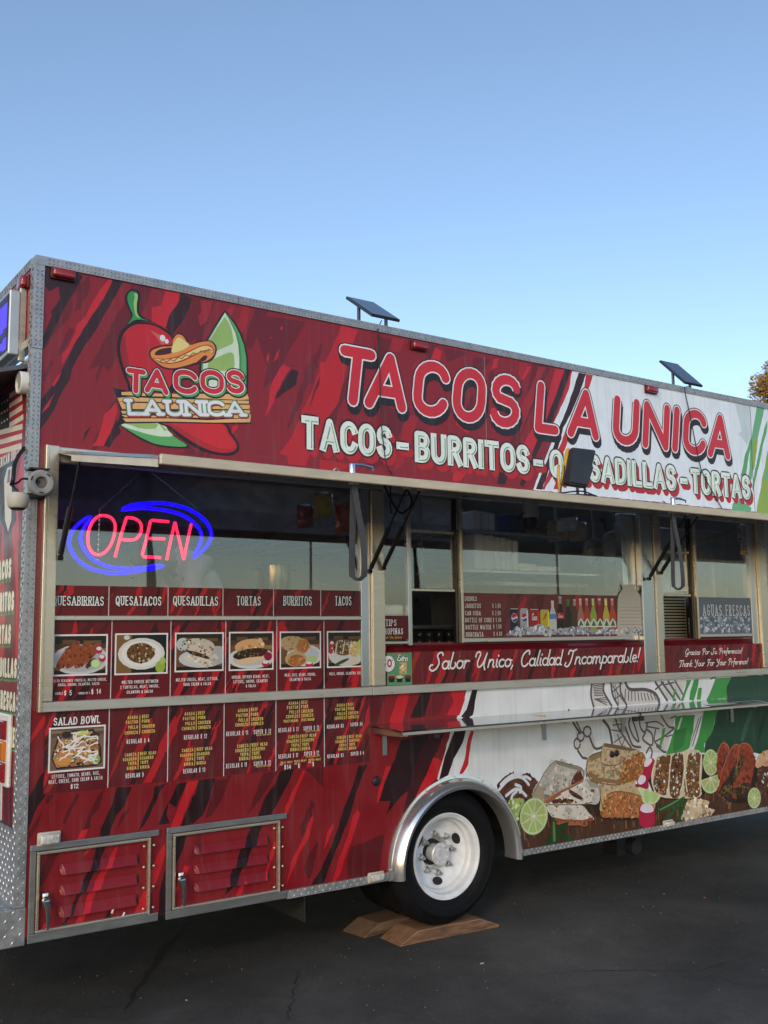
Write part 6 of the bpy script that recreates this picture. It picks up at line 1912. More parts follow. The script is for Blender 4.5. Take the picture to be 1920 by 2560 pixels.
# flag
rp("0,990 22,985 24,1120 0,1130", (36, 34, 40))
for i in range(7):
    a, b = 985 + i * 24, 997 + i * 24
    x0, x1 = (23 if i < 4 else -20), 58 - abs(i - 3) * 1.5
    rp("%d,%d %d,%d %d,%d %d,%d" % (x0, a, x1, a - 22, x1, b - 20, x0, b + 1), (216, 206, 190))
    rp("%d,%d %d,%d %d,%d %d,%d" % (x0, b, x1, b - 20, x1, b - 9, x0, b + 12), (176, 30, 44))
for i in range(9):
    x, y = 2 + (i % 3) * 7, 1005 + (i // 3) * 24 - (i % 3) * 4
    rp("%d,%d %d,%d %d,%d %d,%d" % (x, y + 4, x + 2, y, x + 4, y + 3, x + 2, y + 8), (216, 210, 200))
rp("18,1170 30,1165 28,1300 20,1330 12,1300 10,1200", (216, 206, 190)); rp("20,1175 26,1172 24,1205 17,1208", (120, 40, 40))
def rtext(s, px, base, top, c=(232, 224, 196)):
    u, z = ru(px, base)
    h = ru(px, top)[1] - z
    ls = text_lines(s, u, z, h, r=h * .12, align='r', cond=.62, gap=.1)
    ls = [thin(l, 2) if len(l) > 7 else l for l in ls]
    # keep what lies on the rear face
    A.strokes(ls, h * .13, (84, 150, 76), off=(.006, -.016)); A.strokes(ls, h * .16, (26, 16, 18), off=(.004, -.003)); A.strokes(ls, h * .12, c)
rtext('TACOS', 27, 1446, 1394); rtext('BURRITOS', 34, 1528, 1476); rtext('TORTAS', 26, 1611, 1560); rtext('QUESADILLAS', 41, 1697, 1645); rtext('AGUAS FRESCAS', 46, 1783, 1731); rtext('RE!', 40, 1872, 1820)
u, z = ru(53, 1140)
A.strokes(text_lines('AMERICAN DREAM', u, z, .05, r=.005, align='r', cond=.7), .005, (224, 216, 200))
A.build('wrap', T, fn=lambda x, z: (-0.0025, -x, z))
A = Art()
A.rect(-WID, 2.965, -.052, 3.284, uB)
for s, c in (("58,760 64,740 70,800 66,850 58,820", uM),):
    rp2 = clip_poly([ru(*map(float, q.split(','))) for q in s.split()], -WID, -.052, 2.965, 3.284)
    if rp2: A.poly(rp2, c)
u, z = ru(64, 833)
ls = text_lines('S', u, z, ru(60, 740)[1] - z - .02, r=.02, align='r', cond=.8)
A.strokes(ls, .03, (170, 30, 40), off=(.012, -.012)); A.strokes(ls, .026, (40, 30, 30)); A.strokes(ls, .02, (226, 216, 176)); A.strokes(ls, .006, (90, 150, 90), off=(.006, -.004))
A.build('wrap', T, fn=lambda x, z: (-0.0025, -x, z))
# ------------------------------------------------------------------ ground
def asphalt():
    m = bpy.data.materials.new('asphalt')
    m.use_nodes = True
    nt = m.node_tree
    b = nt.nodes['Principled BSDF']
    tc = nt.nodes.new('ShaderNodeTexCoord')
    def noise(scale, det=8, rough=.6):
        n = nt.nodes.new('ShaderNodeTexNoise')
        n.inputs['Scale'].default_value = scale
        n.inputs['Detail'].default_value = det
        n.inputs['Roughness'].default_value = rough
        nt.links.new(tc.outputs['Object'], n.inputs['Vector'])
        return n
    big, mid, fine = noise(.55, 6), noise(5, 8, .75), noise(75, 4, .8)
    r1 = nt.nodes.new('ShaderNodeValToRGB')
    r1.color_ramp.elements[0].position = .32
    r1.color_ramp.elements[0].color = (.027, .025, .0225, 1)
    r1.color_ramp.elements[1].position = .70
    r1.color_ramp.elements[1].color = (.108, .1, .09, 1)
    nt.links.new(big.outputs[0], r1.inputs[0])
    mx = nt.nodes.new('ShaderNodeMix')
    mx.data_type = 'RGBA'
    mx.blend_type = 'OVERLAY'
    mx.inputs[0].default_value = .55
    nt.links.new(r1.outputs[0], mx.inputs[6])
    nt.links.new(mid.outputs[0], mx.inputs[7])
    mx2 = nt.nodes.new('ShaderNodeMix')
    mx2.data_type = 'RGBA'
    mx2.blend_type = 'OVERLAY'
    mx2.inputs[0].default_value = .6
    nt.links.new(mx.outputs[2], mx2.inputs[6])
    nt.links.new(fine.outputs[0], mx2.inputs[7])
    # pale scuffs
    sc = noise(2.3, 10, .75)
    r2 = nt.nodes.new('ShaderNodeValToRGB')
    r2.color_ramp.elements[0].position = .62
    r2.color_ramp.elements[1].position = .74
    nt.links.new(sc.outputs[0], r2.inputs[0])
    m3 = nt.nodes.new('ShaderNodeMix')
    m3.data_type = 'RGBA'
    m3.inputs[7].default_value = (.16, .153, .143, 1)
    sm_ = nt.nodes.new('ShaderNodeMath')
    sm_.operation = 'MULTIPLY'
    sm_.inputs[1].default_value = .35
    nt.links.new(r2.outputs[0], sm_.inputs[0])
    nt.links.new(sm_.outputs[0], m3.inputs[0])
    nt.links.new(mx2.outputs[2], m3.inputs[6])
    # cracks
    wv = nt.nodes.new('ShaderNodeVectorMath')
    wv.operation = 'MULTIPLY_ADD'
    wn_ = noise(1.6, 6)
    nt.links.new(wn_.outputs['Color'], wv.inputs[0])
    wv.inputs[1].default_value = (.7, .7, 0)
    nt.links.new(tc.outputs['Object'], wv.inputs[2])
    vo = nt.nodes.new('ShaderNodeTexVoronoi')
    vo.feature = 'DISTANCE_TO_EDGE'
    vo.inputs['Scale'].default_value = .42
    nt.links.new(wv.outputs[0], vo.inputs['Vector'])
    r3 = nt.nodes.new('ShaderNodeValToRGB')
    r3.color_ramp.elements[0].position = .0008
    r3.color_ramp.elements[0].color = (1, 1, 1, 1)
    r3.color_ramp.elements[1].position = .0032
    r3.color_ramp.elements[1].color = (0, 0, 0, 1)
    nt.links.new(vo.outputs['Distance'], r3.inputs[0])
    gate = nt.nodes.new('ShaderNodeMath')
    gate.operation = 'MULTIPLY'
    gr = nt.nodes.new('ShaderNodeValToRGB')
    gr.color_ramp.elements[0].position = .54
    gr.color_ramp.elements[1].position = .62
    gn = noise(.9, 3)
    nt.links.new(gn.outputs[0], gr.inputs[0])
    nt.links.new(r3.outputs[0], gate.inputs[0])
    nt.links.new(gr.outputs[0], gate.inputs[1])
    m4 = nt.nodes.new('ShaderNodeMix')
    m4.data_type = 'RGBA'
    m4.inputs[7].default_value = (.034, .033, .032, 1)
    m4.inputs[0].default_value = 0.0
    nt.links.new(m3.outputs[2], m4.inputs[6])
    nt.links.new(m4.outputs[2], b.inputs['Base Color'])
    b.inputs['Roughness'].default_value = .85
    b.inputs['Specular IOR Level'].default_value = .3
    ad = nt.nodes.new('ShaderNodeMath')
    ad.operation = 'MULTIPLY_ADD'
    ad.inputs[1].default_value = .4
    nt.links.new(fine.outputs[0], ad.inputs[0])
    nt.links.new(mid.outputs[0], ad.inputs[2])
    bp = nt.nodes.new('ShaderNodeBump')
    bp.inputs['Distance'].default_value = .006
    nt.links.new(ad.outputs[0], bp.inputs['Height'])
    nt.links.new(bp.outputs[0], b.inputs['Normal'])
    return m
g = MB().add([(-600, -600, 0), (600, -600, 0), (600, 600, 0), (-600, 600, 0)], [(0, 1, 2, 3)]).build('asphalt_ground', asphalt())
tag(g, kind='structure')

def crack(path, w_, m_):
    rr = random.Random(len(path) * 7 + int(path[0][0]))
    P = []
    for i in range(len(path) - 1):
        a, b = at(*path[i], Z=.0), at(*path[i + 1], Z=.0)
        n = max(2, int((b - a).length / .035))
        for k in range(n):
            p = a.lerp(b, k / n)
            P.append(Vector((p.x + rr.uniform(-.012, .012), p.y + rr.uniform(-.012, .012), .0022)))
    V, F = [], []
    for i, p in enumerate(P):
        t_ = (P[min(i + 1, len(P) - 1)] - P[max(i - 1, 0)]).normalized()
        n = Vector((-t_.y, t_.x, 0)) * w_ * rr.uniform(.25, 1.0) * min(1, 4 * min(i + .2, len(P) - i) / len(P))
        V += [p + n, p - n]
        if i:
            F.append((2 * i - 2, 2 * i - 1, 2 * i + 1, 2 * i))
    MB().add(V, F).build('crack', m_, g)
CRK = mat('crack_dark', (.012, .012, .012), rough=.9)
TAR = mat('tar_dark', (.022, .021, .021), rough=.6, noise=.3, nscale=5)
crack([(1270, 2442), (1330, 2436), (1400, 2432), (1500, 2428), (1600, 2426), (1680, 2428), (1740, 2430), (1800, 2415), (1860, 2395), (1912, 2384)], .0035, CRK)
crack([(1740, 2430), (1800, 2445), (1860, 2465), (1925, 2486)], .003, CRK)
crack([(470, 2290), (430, 2345), (390, 2402), (350, 2462), (305, 2535)], .022, TAR)
crack([(748, 2420), (738, 2465), (728, 2510), (715, 2565)], .004, CRK)
crack([(1822, 2180), (1806, 2205), (1790, 2228), (1794, 2250)], .004, CRK)
crack([(285, 2548), (200, 2540), (120, 2552)], .004, CRK)
gr_ = random.Random(21)
mb = MB()
for _ in range(1500):
    x, y = gr_.uniform(-2.5, 8), gr_.uniform(-3.6, 2.5)
    if gr_.random() < .5:
        x, y = gr_.gauss(2.4, 2.4), gr_.gauss(-.6, .9)
    r_ = gr_.choice((.002, .003, .003, .004, .006))
    a = gr_.uniform(0, 6)
    P = [(x + r_ * gr_.uniform(.6, 1.2) * math.cos(a + k * 2.094), y + r_ * gr_.uniform(.6, 1.2) * math.sin(a + k * 2.094), .0005) for k in range(3)] + [(x, y, r_ * gr_.uniform(.7, 1.3))]
    mb.add(P, [(0, 1, 3), (1, 2, 3), (2, 0, 3)])
tag(mb.build('loose_grit', mat('grit_stone', (.1, .096, .09), rough=.9, noise=.5, nscale=3)), 'scattered loose grit on the asphalt around the truck', 'grit', kind='stuff')
def bit(px, py, sx, sy, col, label, nm='paper_scrap', cat='litter'):
    p = at(px, py, Z=.004)
    rr = random.Random(px)
    n = 7
    V = []
    for i in range(n):
        a = 6.283 * i / n
        V.append((p.x + sx * math.cos(a) * rr.uniform(.6, 1), p.y + sy * math.sin(a) * rr.uniform(.6, 1), .003 + rr.uniform(0, .006)))
    V += [(x, y, z + .0015) for x, y, z in V]
    o = MB().add(V, [tuple(range(n)), tuple(range(2 * n - 1, n - 1, -1))] + [(i, (i + 1) % n, n + (i + 1) % n, n + i) for i in range(n)]).build(nm, mat('scrap_%d' % px, col, rough=.8))
    tag(o, label, cat, 'scraps lying on the asphalt')
bit(1762, 2245, .012, .008, (.5, .06, .06), 'tiny red scrap on the asphalt right of the wheel')
bit(1205, 2410, .014, .009, (.45, .44, .42), 'small white scrap on the asphalt in front of the wooden planks')
bit(467, 2502, .009, .007, (.45, .44, .42), 'small pale scrap near the bottom edge of the asphalt')
bit(1660, 2236, .008, .006, (.4, .39, .36), 'tiny pale fleck on the asphalt behind the red scrap')
# ------------------------------------------------------------------ wooden chocks
def wood_mat(name, base, dark):
    m = bpy.data.materials.new(name)
    m.use_nodes = True
    nt = m.node_tree
    b = nt.nodes['Principled BSDF']
    tc = nt.nodes.new('ShaderNodeTexCoord')
    mp = nt.nodes.new('ShaderNodeMapping')
    mp.inputs['Scale'].default_value = (2.2, 16, 16)
    nt.links.new(tc.outputs['Object'], mp.inputs[0])
    n = nt.nodes.new('ShaderNodeTexNoise')
    n.inputs['Scale'].default_value = 3
    n.inputs['Detail'].default_value = 8
    n.inputs['Distortion'].default_value = .6
    nt.links.new(mp.outputs[0], n.inputs['Vector'])
    wv = nt.nodes.new('ShaderNodeTexWave')
    wv.bands_direction = 'Y'
    wv.inputs['Scale'].default_value = 1.6
    wv.inputs['Distortion'].default_value = 5
    wv.inputs['Detail'].default_value = 3
    nt.links.new(mp.outputs[0], wv.inputs['Vector'])
    ad = nt.nodes.new('ShaderNodeMath')
    ad.operation = 'MULTIPLY_ADD'
    ad.inputs[1].default_value = .5
    nt.links.new(wv.outputs['Fac'], ad.inputs[0])
    nt.links.new(n.outputs[0], ad.inputs[2])
    r = nt.nodes.new('ShaderNodeValToRGB')
    r.color_ramp.elements[0].position = .35
    r.color_ramp.elements[0].color = dark + (1,)
    r.color_ramp.elements[1].position = .95
    r.color_ramp.elements[1].color = base + (1,)
    nt.links.new(ad.outputs[0], r.inputs[0])
    nt.links.new(r.outputs[0], b.inputs['Base Color'])
    b.inputs['Roughness'].default_value = .75
    bp = nt.nodes.new('ShaderNodeBump')
    bp.inputs['Distance'].default_value = .003
    nt.links.new(ad.outputs[0], bp.inputs['Height'])
    nt.links.new(bp.outputs[0], b.inputs['Normal'])
    return m
WOOD = wood_mat('chock_wood', (.31, .165, .085), (.075, .036, .02))
WOOD2 = wood_mat('chock_wood_dark', (.2, .12, .07), (.055, .033, .02))
def chock(cx, cy, L, wd, h, rz, bev, m, label):
    e = empty('wheel_chock', (cx, cy, 0))
    e.rotation_euler = (0, 0, rz)
    mb = MB()
    n = 10
    rr = random.Random(int(cx * 100))
    P = []
    prof = [(-L / 2, .002), (-L / 2 + bev * .92, h), (L / 2 - bev, h), (L / 2, .012), (L / 2, .002)]
    for y in (-wd / 2, wd / 2):
        for (x, z) in prof:
            P.append((x + rr.uniform(-.006, .006), y + rr.uniform(-.003, .003), z))
    k = len(prof)
    mb.add(P, [tuple(range(k)), tuple(range(2 * k - 1, k - 1, -1))] + [(i, k + i, k + (i + 1) % k, (i + 1) % k) for i in range(k)])
    me = bpy.data.meshes.new('plank')
    me.from_pydata(mb.v, [], mb.f)
    bm = bmesh.new(); bm.from_mesh(me)
    bmesh.ops.bevel(bm, geom=bm.edges[:], offset=.004, segments=2, affect='EDGES')
    bmesh.ops.recalc_face_normals(bm, faces=bm.faces[:])
    bm.to_mesh(me); bm.free()
    o = bpy.data.objects.new('plank', me)
    COL.objects.link(o)
    o.parent = e
    me.materials.append(m)
    tag(e, label, 'wheel chock', 'planks under the rear wheels')
chock(2.315, .125, .66, .2, .064, -.06, .13, WOOD, 'brown wooden plank with sloping ends under the outer rear tyre')
chock(2.165, .40, .52, .19, .06, .08, .12, WOOD2, 'darker wooden plank farther under the truck, below the inner rear tyre')

# ------------------------------------------------------------------ solar panels with their leads
SOLAR = mat('solar_cells', (.012, .014, .022), rough=.18, coat=.4, noise=.2, nscale=20)
def solar(pp, lead, label):
    Yb = .40
    P0, P1 = at(*pp[0], Yb), at(*pp[1], Yb)
    P3 = at(*pp[3], X=P0.x)
    P2 = at(*pp[2], X=P1.x)
    zb, zf = (P0.z + P1.z) / 2, (P3.z + P2.z) / 2
    yf = (P3.y + P2.y) / 2
    e = empty('solar_panel', (P0.x, Yb, 2.86))
    q = [Vector((P0.x, Yb, zb)), Vector((P1.x, Yb, zb)), Vector((P1.x, yf, zf)), Vector((P0.x, yf, zf))]
    nn = (q[1] - q[0]).cross(q[3] - q[0]).normalized()
    if nn.z < 0: nn = -nn
    dn = -nn * .016
    MB().add(q + [v + dn for v in q], [(0, 1, 2, 3), (7, 6, 5, 4), (0, 4, 5, 1), (1, 5, 6, 2), (2, 6, 7, 3), (3, 7, 4, 0)]).build('frame', mat('panel_frame', (.03, .03, .032), rough=.35), e)
    c = sum(q, Vector()) / 4
    qi = [c + (v - c) * .94 + nn * .0012 for v in q]
    MB().add(qi, [(0, 1, 2, 3)]).build('cell_sheet', SOLAR, e)
    for i, lp in enumerate((pp[4], pp[5])):
        ym = yf + (Yb - yf) * (.62 if i == 0 else .45)
        b = at(*lp, ym)
        zt = zb + (zf - zb) * (Yb - ym) / (Yb - yf) - .018
        MB().cbox(b.x - .008, b.x + .008, ym - .008, ym + .008, 2.862, zt, .001).build('leg', mat('grey_leg', (.2, .2, .21), rough=.4, metal=.6), e)
    path = [Vector((P3.x * .6 + P2.x * .4, yf + .02, zf - .02))] + [at(px, py, -.012) for px, py in lead]
    path[1].y = -.012
    MB().tube([Vector(p) for p in smooth3(path)], .0032, 6).build('cable', BLACK, e, smooth=True)
    tag(e, label, 'solar panel', 'small solar panels on the roof edge')
def smooth3(P):
    out = []
    n = len(P)
    for i in range(n - 1):
        p0, p1, p2, p3 = P[max(i - 1, 0)], P[i], P[i + 1], P[min(i + 2, n - 1)]
        for k in range(5):
            t_ = k / 5
            out.append(0.5 * (2 * p1 + (p2 - p0) * t_ + (2 * p0 - 5 * p1 + 4 * p2 - p3) * t_ * t_ + (3 * p1 - p0 - 3 * p2 + p3) * t_ ** 3))
    out.append(P[-1])
    return out
def kpx(k, L):
    ox, oy, sc = CROPS[k]
    return [(ox + a * sc, oy + b * sc) for a, b in L]
solar(((866, 741), (934, 755), (998, 798), (933, 786), (897, 800), (965, 820)), kpx('KB', [(656, 330), (657, 420), (668, 640), (674, 900), (690, 1080), (712, 1235), (752, 1300)]), 'small dark solar panel on two legs above the red half of the sign')
solar(((1650, 901), (1694, 909), (1757, 964), (1714, 955), (1683, 958), (1725, 970)), kpx('KC', [(1104, 290), (1108, 340), (1132, 450), (1160, 590), (1200, 790), (1232, 885), (1350, 1100)]), 'small dark solar panel on two legs above the white half of the sign')

# ------------------------------------------------------------------ work light standing on the awning
fy = -.72
TL, TR, BL, BR = at(1432, 1117, fy + .05), at(1492, 1124, fy + .05), at(1416, 1208, fy), at(1471, 1217, fy)
e = empty('work_light', ((BL.x + BR.x) / 2, fy, awz(fy)))
tag(e, 'dark grey work light with yellow frame standing on the awning', 'work light')
def slab4(a, b, c, d, t):
    n = (b - a).cross(d - a).normalized()
    if n.y < 0: n = -n
    P = [a, b, c, d]
    return P + [v + n * t for v in P]
Pm = slab4(TL, TR, BR, BL, .035)
def mesh8(P, name, m, par, bev=.01):
    me = bpy.data.meshes.new(name)
    bm = bmesh.new()
    vs_ = [bm.verts.new(v) for v in P]
    for f in [(0, 1, 2, 3), (7, 6, 5, 4), (0, 4, 5, 1), (1, 5, 6, 2), (2, 6, 7, 3), (3, 7, 4, 0)]:
        bm.faces.new([vs_[i] for i in f])
    bmesh.ops.recalc_face_normals(bm, faces=bm.faces[:])
    bmesh.ops.bevel(bm, geom=bm.edges[:], offset=bev, segments=3, affect='EDGES')
    bm.to_mesh(me); bm.free()
    return link(name, me, m, par, smooth=False)
GREYD = mat('dark_grey_casting', (.05, .05, .052), rough=.4, metal=.5, noise=.15)
YELP = mat('yellow_plastic', (.62, .40, .06), rough=.4, noise=.1)
mesh8(Pm, 'housing', GREYD, e, .008)
mid_l, mid_r = TL.lerp(BL, .5), TR.lerp(BR, .5)
mesh8(slab4(mid_l.lerp(mid_r, .03) + Vector((0, -.022, .01)), mid_r.lerp(mid_l, .03) + Vector((0, -.022, .01)), BR.lerp(BL, .06) + Vector((0, -.012, 0)), BL.lerp(BR, .06) + Vector((0, -.012, 0)), .03), 'driver_box', GREYD, e, .008)
mesh8([v + Vector((-.006, .031, 0)) for v in slab4(TL, TR, BR, BL, .02)], 'lamp_frame', YELP, e, .004)
zb = awz(fy)
MB().tube([(BL.x - .03, fy + .02, zb + .006), (BL.x - .028, fy + .03, BL.z + .05), (BL.x - .012, fy + .04, BL.z + .1)], .007, 8).build('stand', YELP, e, smooth=True)
MB().tube([((BL.x + BR.x) / 2 + .02, fy + .02, zb), ((BL.x + BR.x) / 2 + .02, fy + .02, BL.z + .01)], .008, 8).tube([(BR.x, fy + .02, zb), (BR.x - .004, fy + .03, BR.z + .06)], .007, 8).build('leg', GREYD, e)
cp = [Vector((BL.x - .02, fy - .01, BL.z + .09)), Vector((BL.x - .035, fy - .02, BL.z + .04)), Vector((BL.x - .06, fy - .02, zb + .012)), Vector((BL.x + .03, fy - .03, zb + .01)), Vector((BR.x + .01, fy - .02, zb + .02)), Vector((BR.x + .05, fy - .02, zb + .008)), Vector((BR.x - .01, fy - .04, zb + .016)), Vector((BL.x + .06, fy - .035, zb + .03)), Vector((BL.x - .09, fy + .01, zb + .008))]
MB().tube(smooth3(cp), .004, 6).build('cable', BLACK, e, smooth=True)

# ------------------------------------------------------------------ neon OPEN sign hanging inside the first window
e = empty('open_sign', tuple(at(300, 1350, .1)))
tag(e, 'lit neon sign reading OPEN in pink letters with blue swooshes, hung in the first window', 'neon sign')
NP = mat('neon_pink', (.8, .1, .2), emit=(1.0, .012, .055), estr=1.6)
NB = mat('neon_blue', (.05, .02, .6), emit=(.002, .0, 1.0), estr=2.2)
def ko(L, y=.07):
    return [at(a * .36166, 1080 + b * .36166, y) for a, b in L]
def ring3(P):
    n = len(P)
    out = []
    for i in range(n):
        p0, p1, p2, p3 = P[i - 1], P[i], P[(i + 1) % n], P[(i + 2) % n]
        for k in range(3):
            t_ = k / 3
            out.append(0.5 * (2 * p1 + (p2 - p0) * t_ + (2 * p0 - 5 * p1 + 4 * p2 - p3) * t_ * t_ + (3 * p1 - p0 - 3 * p2 + p3) * t_ ** 3))
    return out
MB().tube(ring3(ko([(720, 578), (768, 592), (796, 640), (790, 712), (760, 790), (715, 838), (668, 848), (628, 820), (608, 762), (612, 690), (640, 622), (680, 584)])), .0070, 8, closed=True).build('letter_tube', NP, e, smooth=True)
MB().tube(ko([(795, 865), (815, 790), (840, 700), (875, 592)]), .0070, 8).tube(smooth3(ko([(875, 592), (930, 598), (972, 632), (975, 690), (945, 735), (900, 748), (840, 742)])), .0070, 8).build('letter_tube', NP, e, smooth=True)
MB().tube(ko([(1168, 620), (1050, 610), (1040, 618), (1012, 740), (984, 846), (992, 862), (1110, 868)]), .0070, 8).tube(ko([(1022, 736), (1140, 738)]), .0070, 8).build('letter_tube', NP, e, smooth=True)
MB().tube(ko([(1152, 884), (1180, 750), (1210, 622)]), .0070, 8).tube(ko([(1210, 622), (1240, 750), (1270, 884)]), .0070, 8).tube(ko([(1270, 884), (1295, 760), (1322, 635)]), .0070, 8).build('letter_tube', NP, e, smooth=True)
MB().tube(ring3(ko([(628, 585), (560, 622), (502, 682), (478, 742), (484, 802), (522, 868), (592, 926), (680, 960), (780, 975), (880, 971), (960, 960), (1060, 942), (1130, 926), (1060, 928), (980, 940), (880, 946), (780, 936), (700, 912), (622, 862), (576, 800), (556, 740), (576, 672)])), .0082, 8, closed=True).build('swoosh_tube', NB, e, smooth=True)
MB().tube(ring3(ko([(842, 538), (900, 508), (1000, 494), (1120, 492), (1240, 512), (1340, 552), (1418, 612), (1456, 680), (1456, 740), (1418, 800), (1340, 866), (1370, 800), (1393, 730), (1378, 670), (1318, 608), (1230, 563), (1120, 538), (1000, 526), (920, 530)])), .0082, 8, closed=True).build('swoosh_tube', NB, e, smooth=True)
CLR = glass_mat('clear_acrylic', ior=0.03, tint=(.97, .97, 1.0))
ob = [(620, 540), (500, 650), (455, 760), (480, 860), (580, 960), (780, 1000), (1000, 985), (1150, 940), (1150, 900), (1340, 890), (1460, 770), (1480, 680), (1400, 560), (1240, 480), (1060, 465), (830, 520), (870, 570), (700, 550)]
pb = [at(a * .36166, 1080 + b * .36166, .082) for a, b in ob]
MB().add(pb, [tuple(range(len(pb)))]).build('acrylic_backing', CLR, e)
def chain(a, b):
    mb = MB()
    a, b = Vector(a), Vector(b)
    n = int((b - a).length / .011)
    d = (b - a).normalized()
    for i in range(n):
        c = a.lerp(b, (i + .5) / n)
        u = Vector((0, 1, 0)) if i % 2 else d.cross(Vector((0, 1, 0))).normalized()
        mb.tube([c + d * (.0075 * math.cos(k * 1.0472)) + u * (.0032 * math.sin(k * 1.0472)) for k in range(6)], .0011, 5, closed=True)
    return mb
ca, cb, cc, cd = ko([(680, 545), (970, 280), (1380, 545), (1045, 280)], .08)
chain(ca, cb).build('chain', STEEL, e)
chain(cd, cc).build('chain', STEEL, e)
ce, cf = ko([(690, 545), (676, 890)], .065)
chain(ce, cf).build('chain', STEEL, e)
MB().tube(smooth3(ko([(800, 310), (765, 370), (770, 400), (830, 405), (920, 375), (920, 330)], .085)), .0016, 5).build('lead', BLACK, e)

# ------------------------------------------------------------------ cameras and lamps at the rear corner
c = at(102, 1207, -.07)
e = empty('junction_ring', tuple(c))
tag(e, 'round grey camera mount ring with an open centre on the rear corner', 'camera mount')
MB().lathe([(.026, .012), (.026, -.012), (.03, -.014), (.05, -.014), (.056, -.008), (.057, .012), (.05, .018), (.0, .018)], tuple(c), 'Y', 36).build('ring', GREYPL, e, auto=40)
MB().lathe([(0, .004), (.026, .004)], tuple(c), 'Y', 24).build('inner_plate', mat('ring_inner', (.14, .13, .125), rough=.5), e)
MB().box(c.x - .05, c.x + .01, c.y + .018, -.0065, c.z - .045, c.z + .05).build('bracket', GREYPL, e)
MB().box(c.x - .052, c.x + .035, c.y - .01, -.0065, c.z + .057, c.z + .064).build('cap', BLACKM, e)
MB().box(c.x - .055, c.x + .02, c.y + .01, -.0065, c.z - .062, c.z - .05).build('cap', BLACKM, e)
for k in range(3):
    a = math.radians(50 + 110 * k)
    MB().box(-.009, .009, -.0152, -.013, -.003, .003, Matrix.Translation((c.x + .044 * math.cos(a), c.y, c.z + .044 * math.sin(a))) @ Matrix.Rotation(-a + 1.57, 4, 'Y')).build('slot', BLACKM, e)
MB().lathe([(0, -.002), (.008, -.002), (.009, .006)], (c.x - .012, c.y, c.z + .004), 'Y', 12).build('cable_hole', BLACKM, e)
d = at(45, 1250, X=-.13)
e2 = empty('dome_camera', tuple(d))
tag(e2, 'cream dome security camera hanging from a bent black arm at the rear corner', 'camera')
MB().lathe([(0, .03), (.034, .028), (.042, .016), (.043, 0), (.04, -.016), (.036, -.03), (.03, -.034), (.0, -.034)], tuple(d), 'Z', 28).build('housing', CREAM, e2, auto=50)
MB().lathe([(.031, -.034), (.024, -.04), (0, -.042)], tuple(d), 'Z', 24).build('dome', BLACKM, e2, smooth=True)
pa = [at(60, 1120, X=-.004), at(45, 1142, X=-.06), at(36, 1165, X=-.12), at(33, 1195, X=-.14), at(29, 1212, X=-.14), at(40, 1228, X=-.13)]
MB().tube(smooth3([pa[0], pa[1], pa[2], pa[3], pa[4]]), .0085, 8).build('arm', BLACK, e2, smooth=True)
MB().tube([pa[4], d + Vector((0, 0, .03))], .006, 8).tube(smooth3([pa[4], at(45, 1206, X=-.1), at(57, 1197, X=-.05), at(80, 1199, -.06), at(94, 1203, -.074)]), .0045, 8).build('cable', BLACK, e2, smooth=True)
c = at(57, 957, X=-.02)
e3 = empty('round_lamp', tuple(c))
tag(e3, 'round white lamp housing on the rear face beside the flag', 'lamp')
MB().lathe([(.0, -.012), (.04, -.012), (.046, -.02), (.05, -.016), (.05, .016)], tuple(c), 'X', 28).build('bezel', WHITEB, e3, auto=40)
MB().lathe([(.0, -.0135), (.038, -.0135)], tuple(c), 'X', 24).build('lens', CLEAR, e3)
# LED matrix sign
x1 = at(53, 730, .09).x
x0 = at(25, 722, .09).x
zt, zb_ = at(27, 722, .09).z, at(18, 884, .09).z
e = empty('led_sign', (x0, .09, zb_))
tag(e, 'lit blue and purple LED message sign hung on the rear of the truck', 'led sign')
MB().cbox(x0, x1, .09, 1.6, zb_, zt, .006).build('case', mat('sign_case', (.5, .5, .49), rough=.35, metal=.6, noise=.1), e)
MB().box(x0 - .004, x0 - .001, .1, 1.59, zb_ + .02, zt - .02).build('screen', BLACKM, e)
lm1, lm2 = mat('led_blue', (.05, .05, .3), emit=(.10, .06, 1.0), estr=.9), mat('led_dim', (.03, .03, .08), emit=(.05, .04, .12), estr=.6)
mb1, mb2 = MB(), MB()
nr = 22
for i in range(nr):
    z = zb_ + .03 + (zt - zb_ - .06) * i / (nr - 1)
    y = .105
    j = 0
    while y < .9:
        L = .06
        on = math.sin(y * 17 + i * .42) + math.sin(i * .9 - y * 6) > -.35
        (mb1 if on else mb2).box(x0 - .0065, x0 - .0045, y, y + L - .002, z - .0028, z + .0028)
        y += L
tag(mb1.build('led_row', lm1, e), kind='stuff')
tag(mb2.build('led_row_dim', lm2, e), kind='stuff')
MB().cbox(x1, -.004, .105, .125, zb_ - .02, zt + .02, .003).build('mounting_post', ALU, e)
# flap over the rear window (part of the truck)
ft = at(74, 907, X=-.002)
MB().prism([(-.34, ft.z - .1), (-.0065, ft.z), (-.0065, ft.z - .02), (-.33, ft.z - .115)], 'Y', .054, 1.9).build('window_flap', mat('flap_steel', (.14, .12, .11), rough=.35, metal=.7, noise=.3), T)
# tail light
def ry(px, py):
    p = at(px, py, X=-.02)
    return p.y, p.z
ya, zt_ = ry(24, 1787)
_, zl = ry(20, 1972)
tl = MB().cbox(-.022, -.003, ya, ya + .2, zl, zt_, .008).build('tail_light', WHITEB, T)
for i, m_ in enumerate((REDLENS, AMBER, REDLENS)):
    h = (zt_ - zl - .05) / 3
    z = zl + .02 + i * (h + .004)
    MB().cbox(-.04, -.02, ya + .03, ya + .17, z, z + h - .004, .006).build('lens', m_, tl)

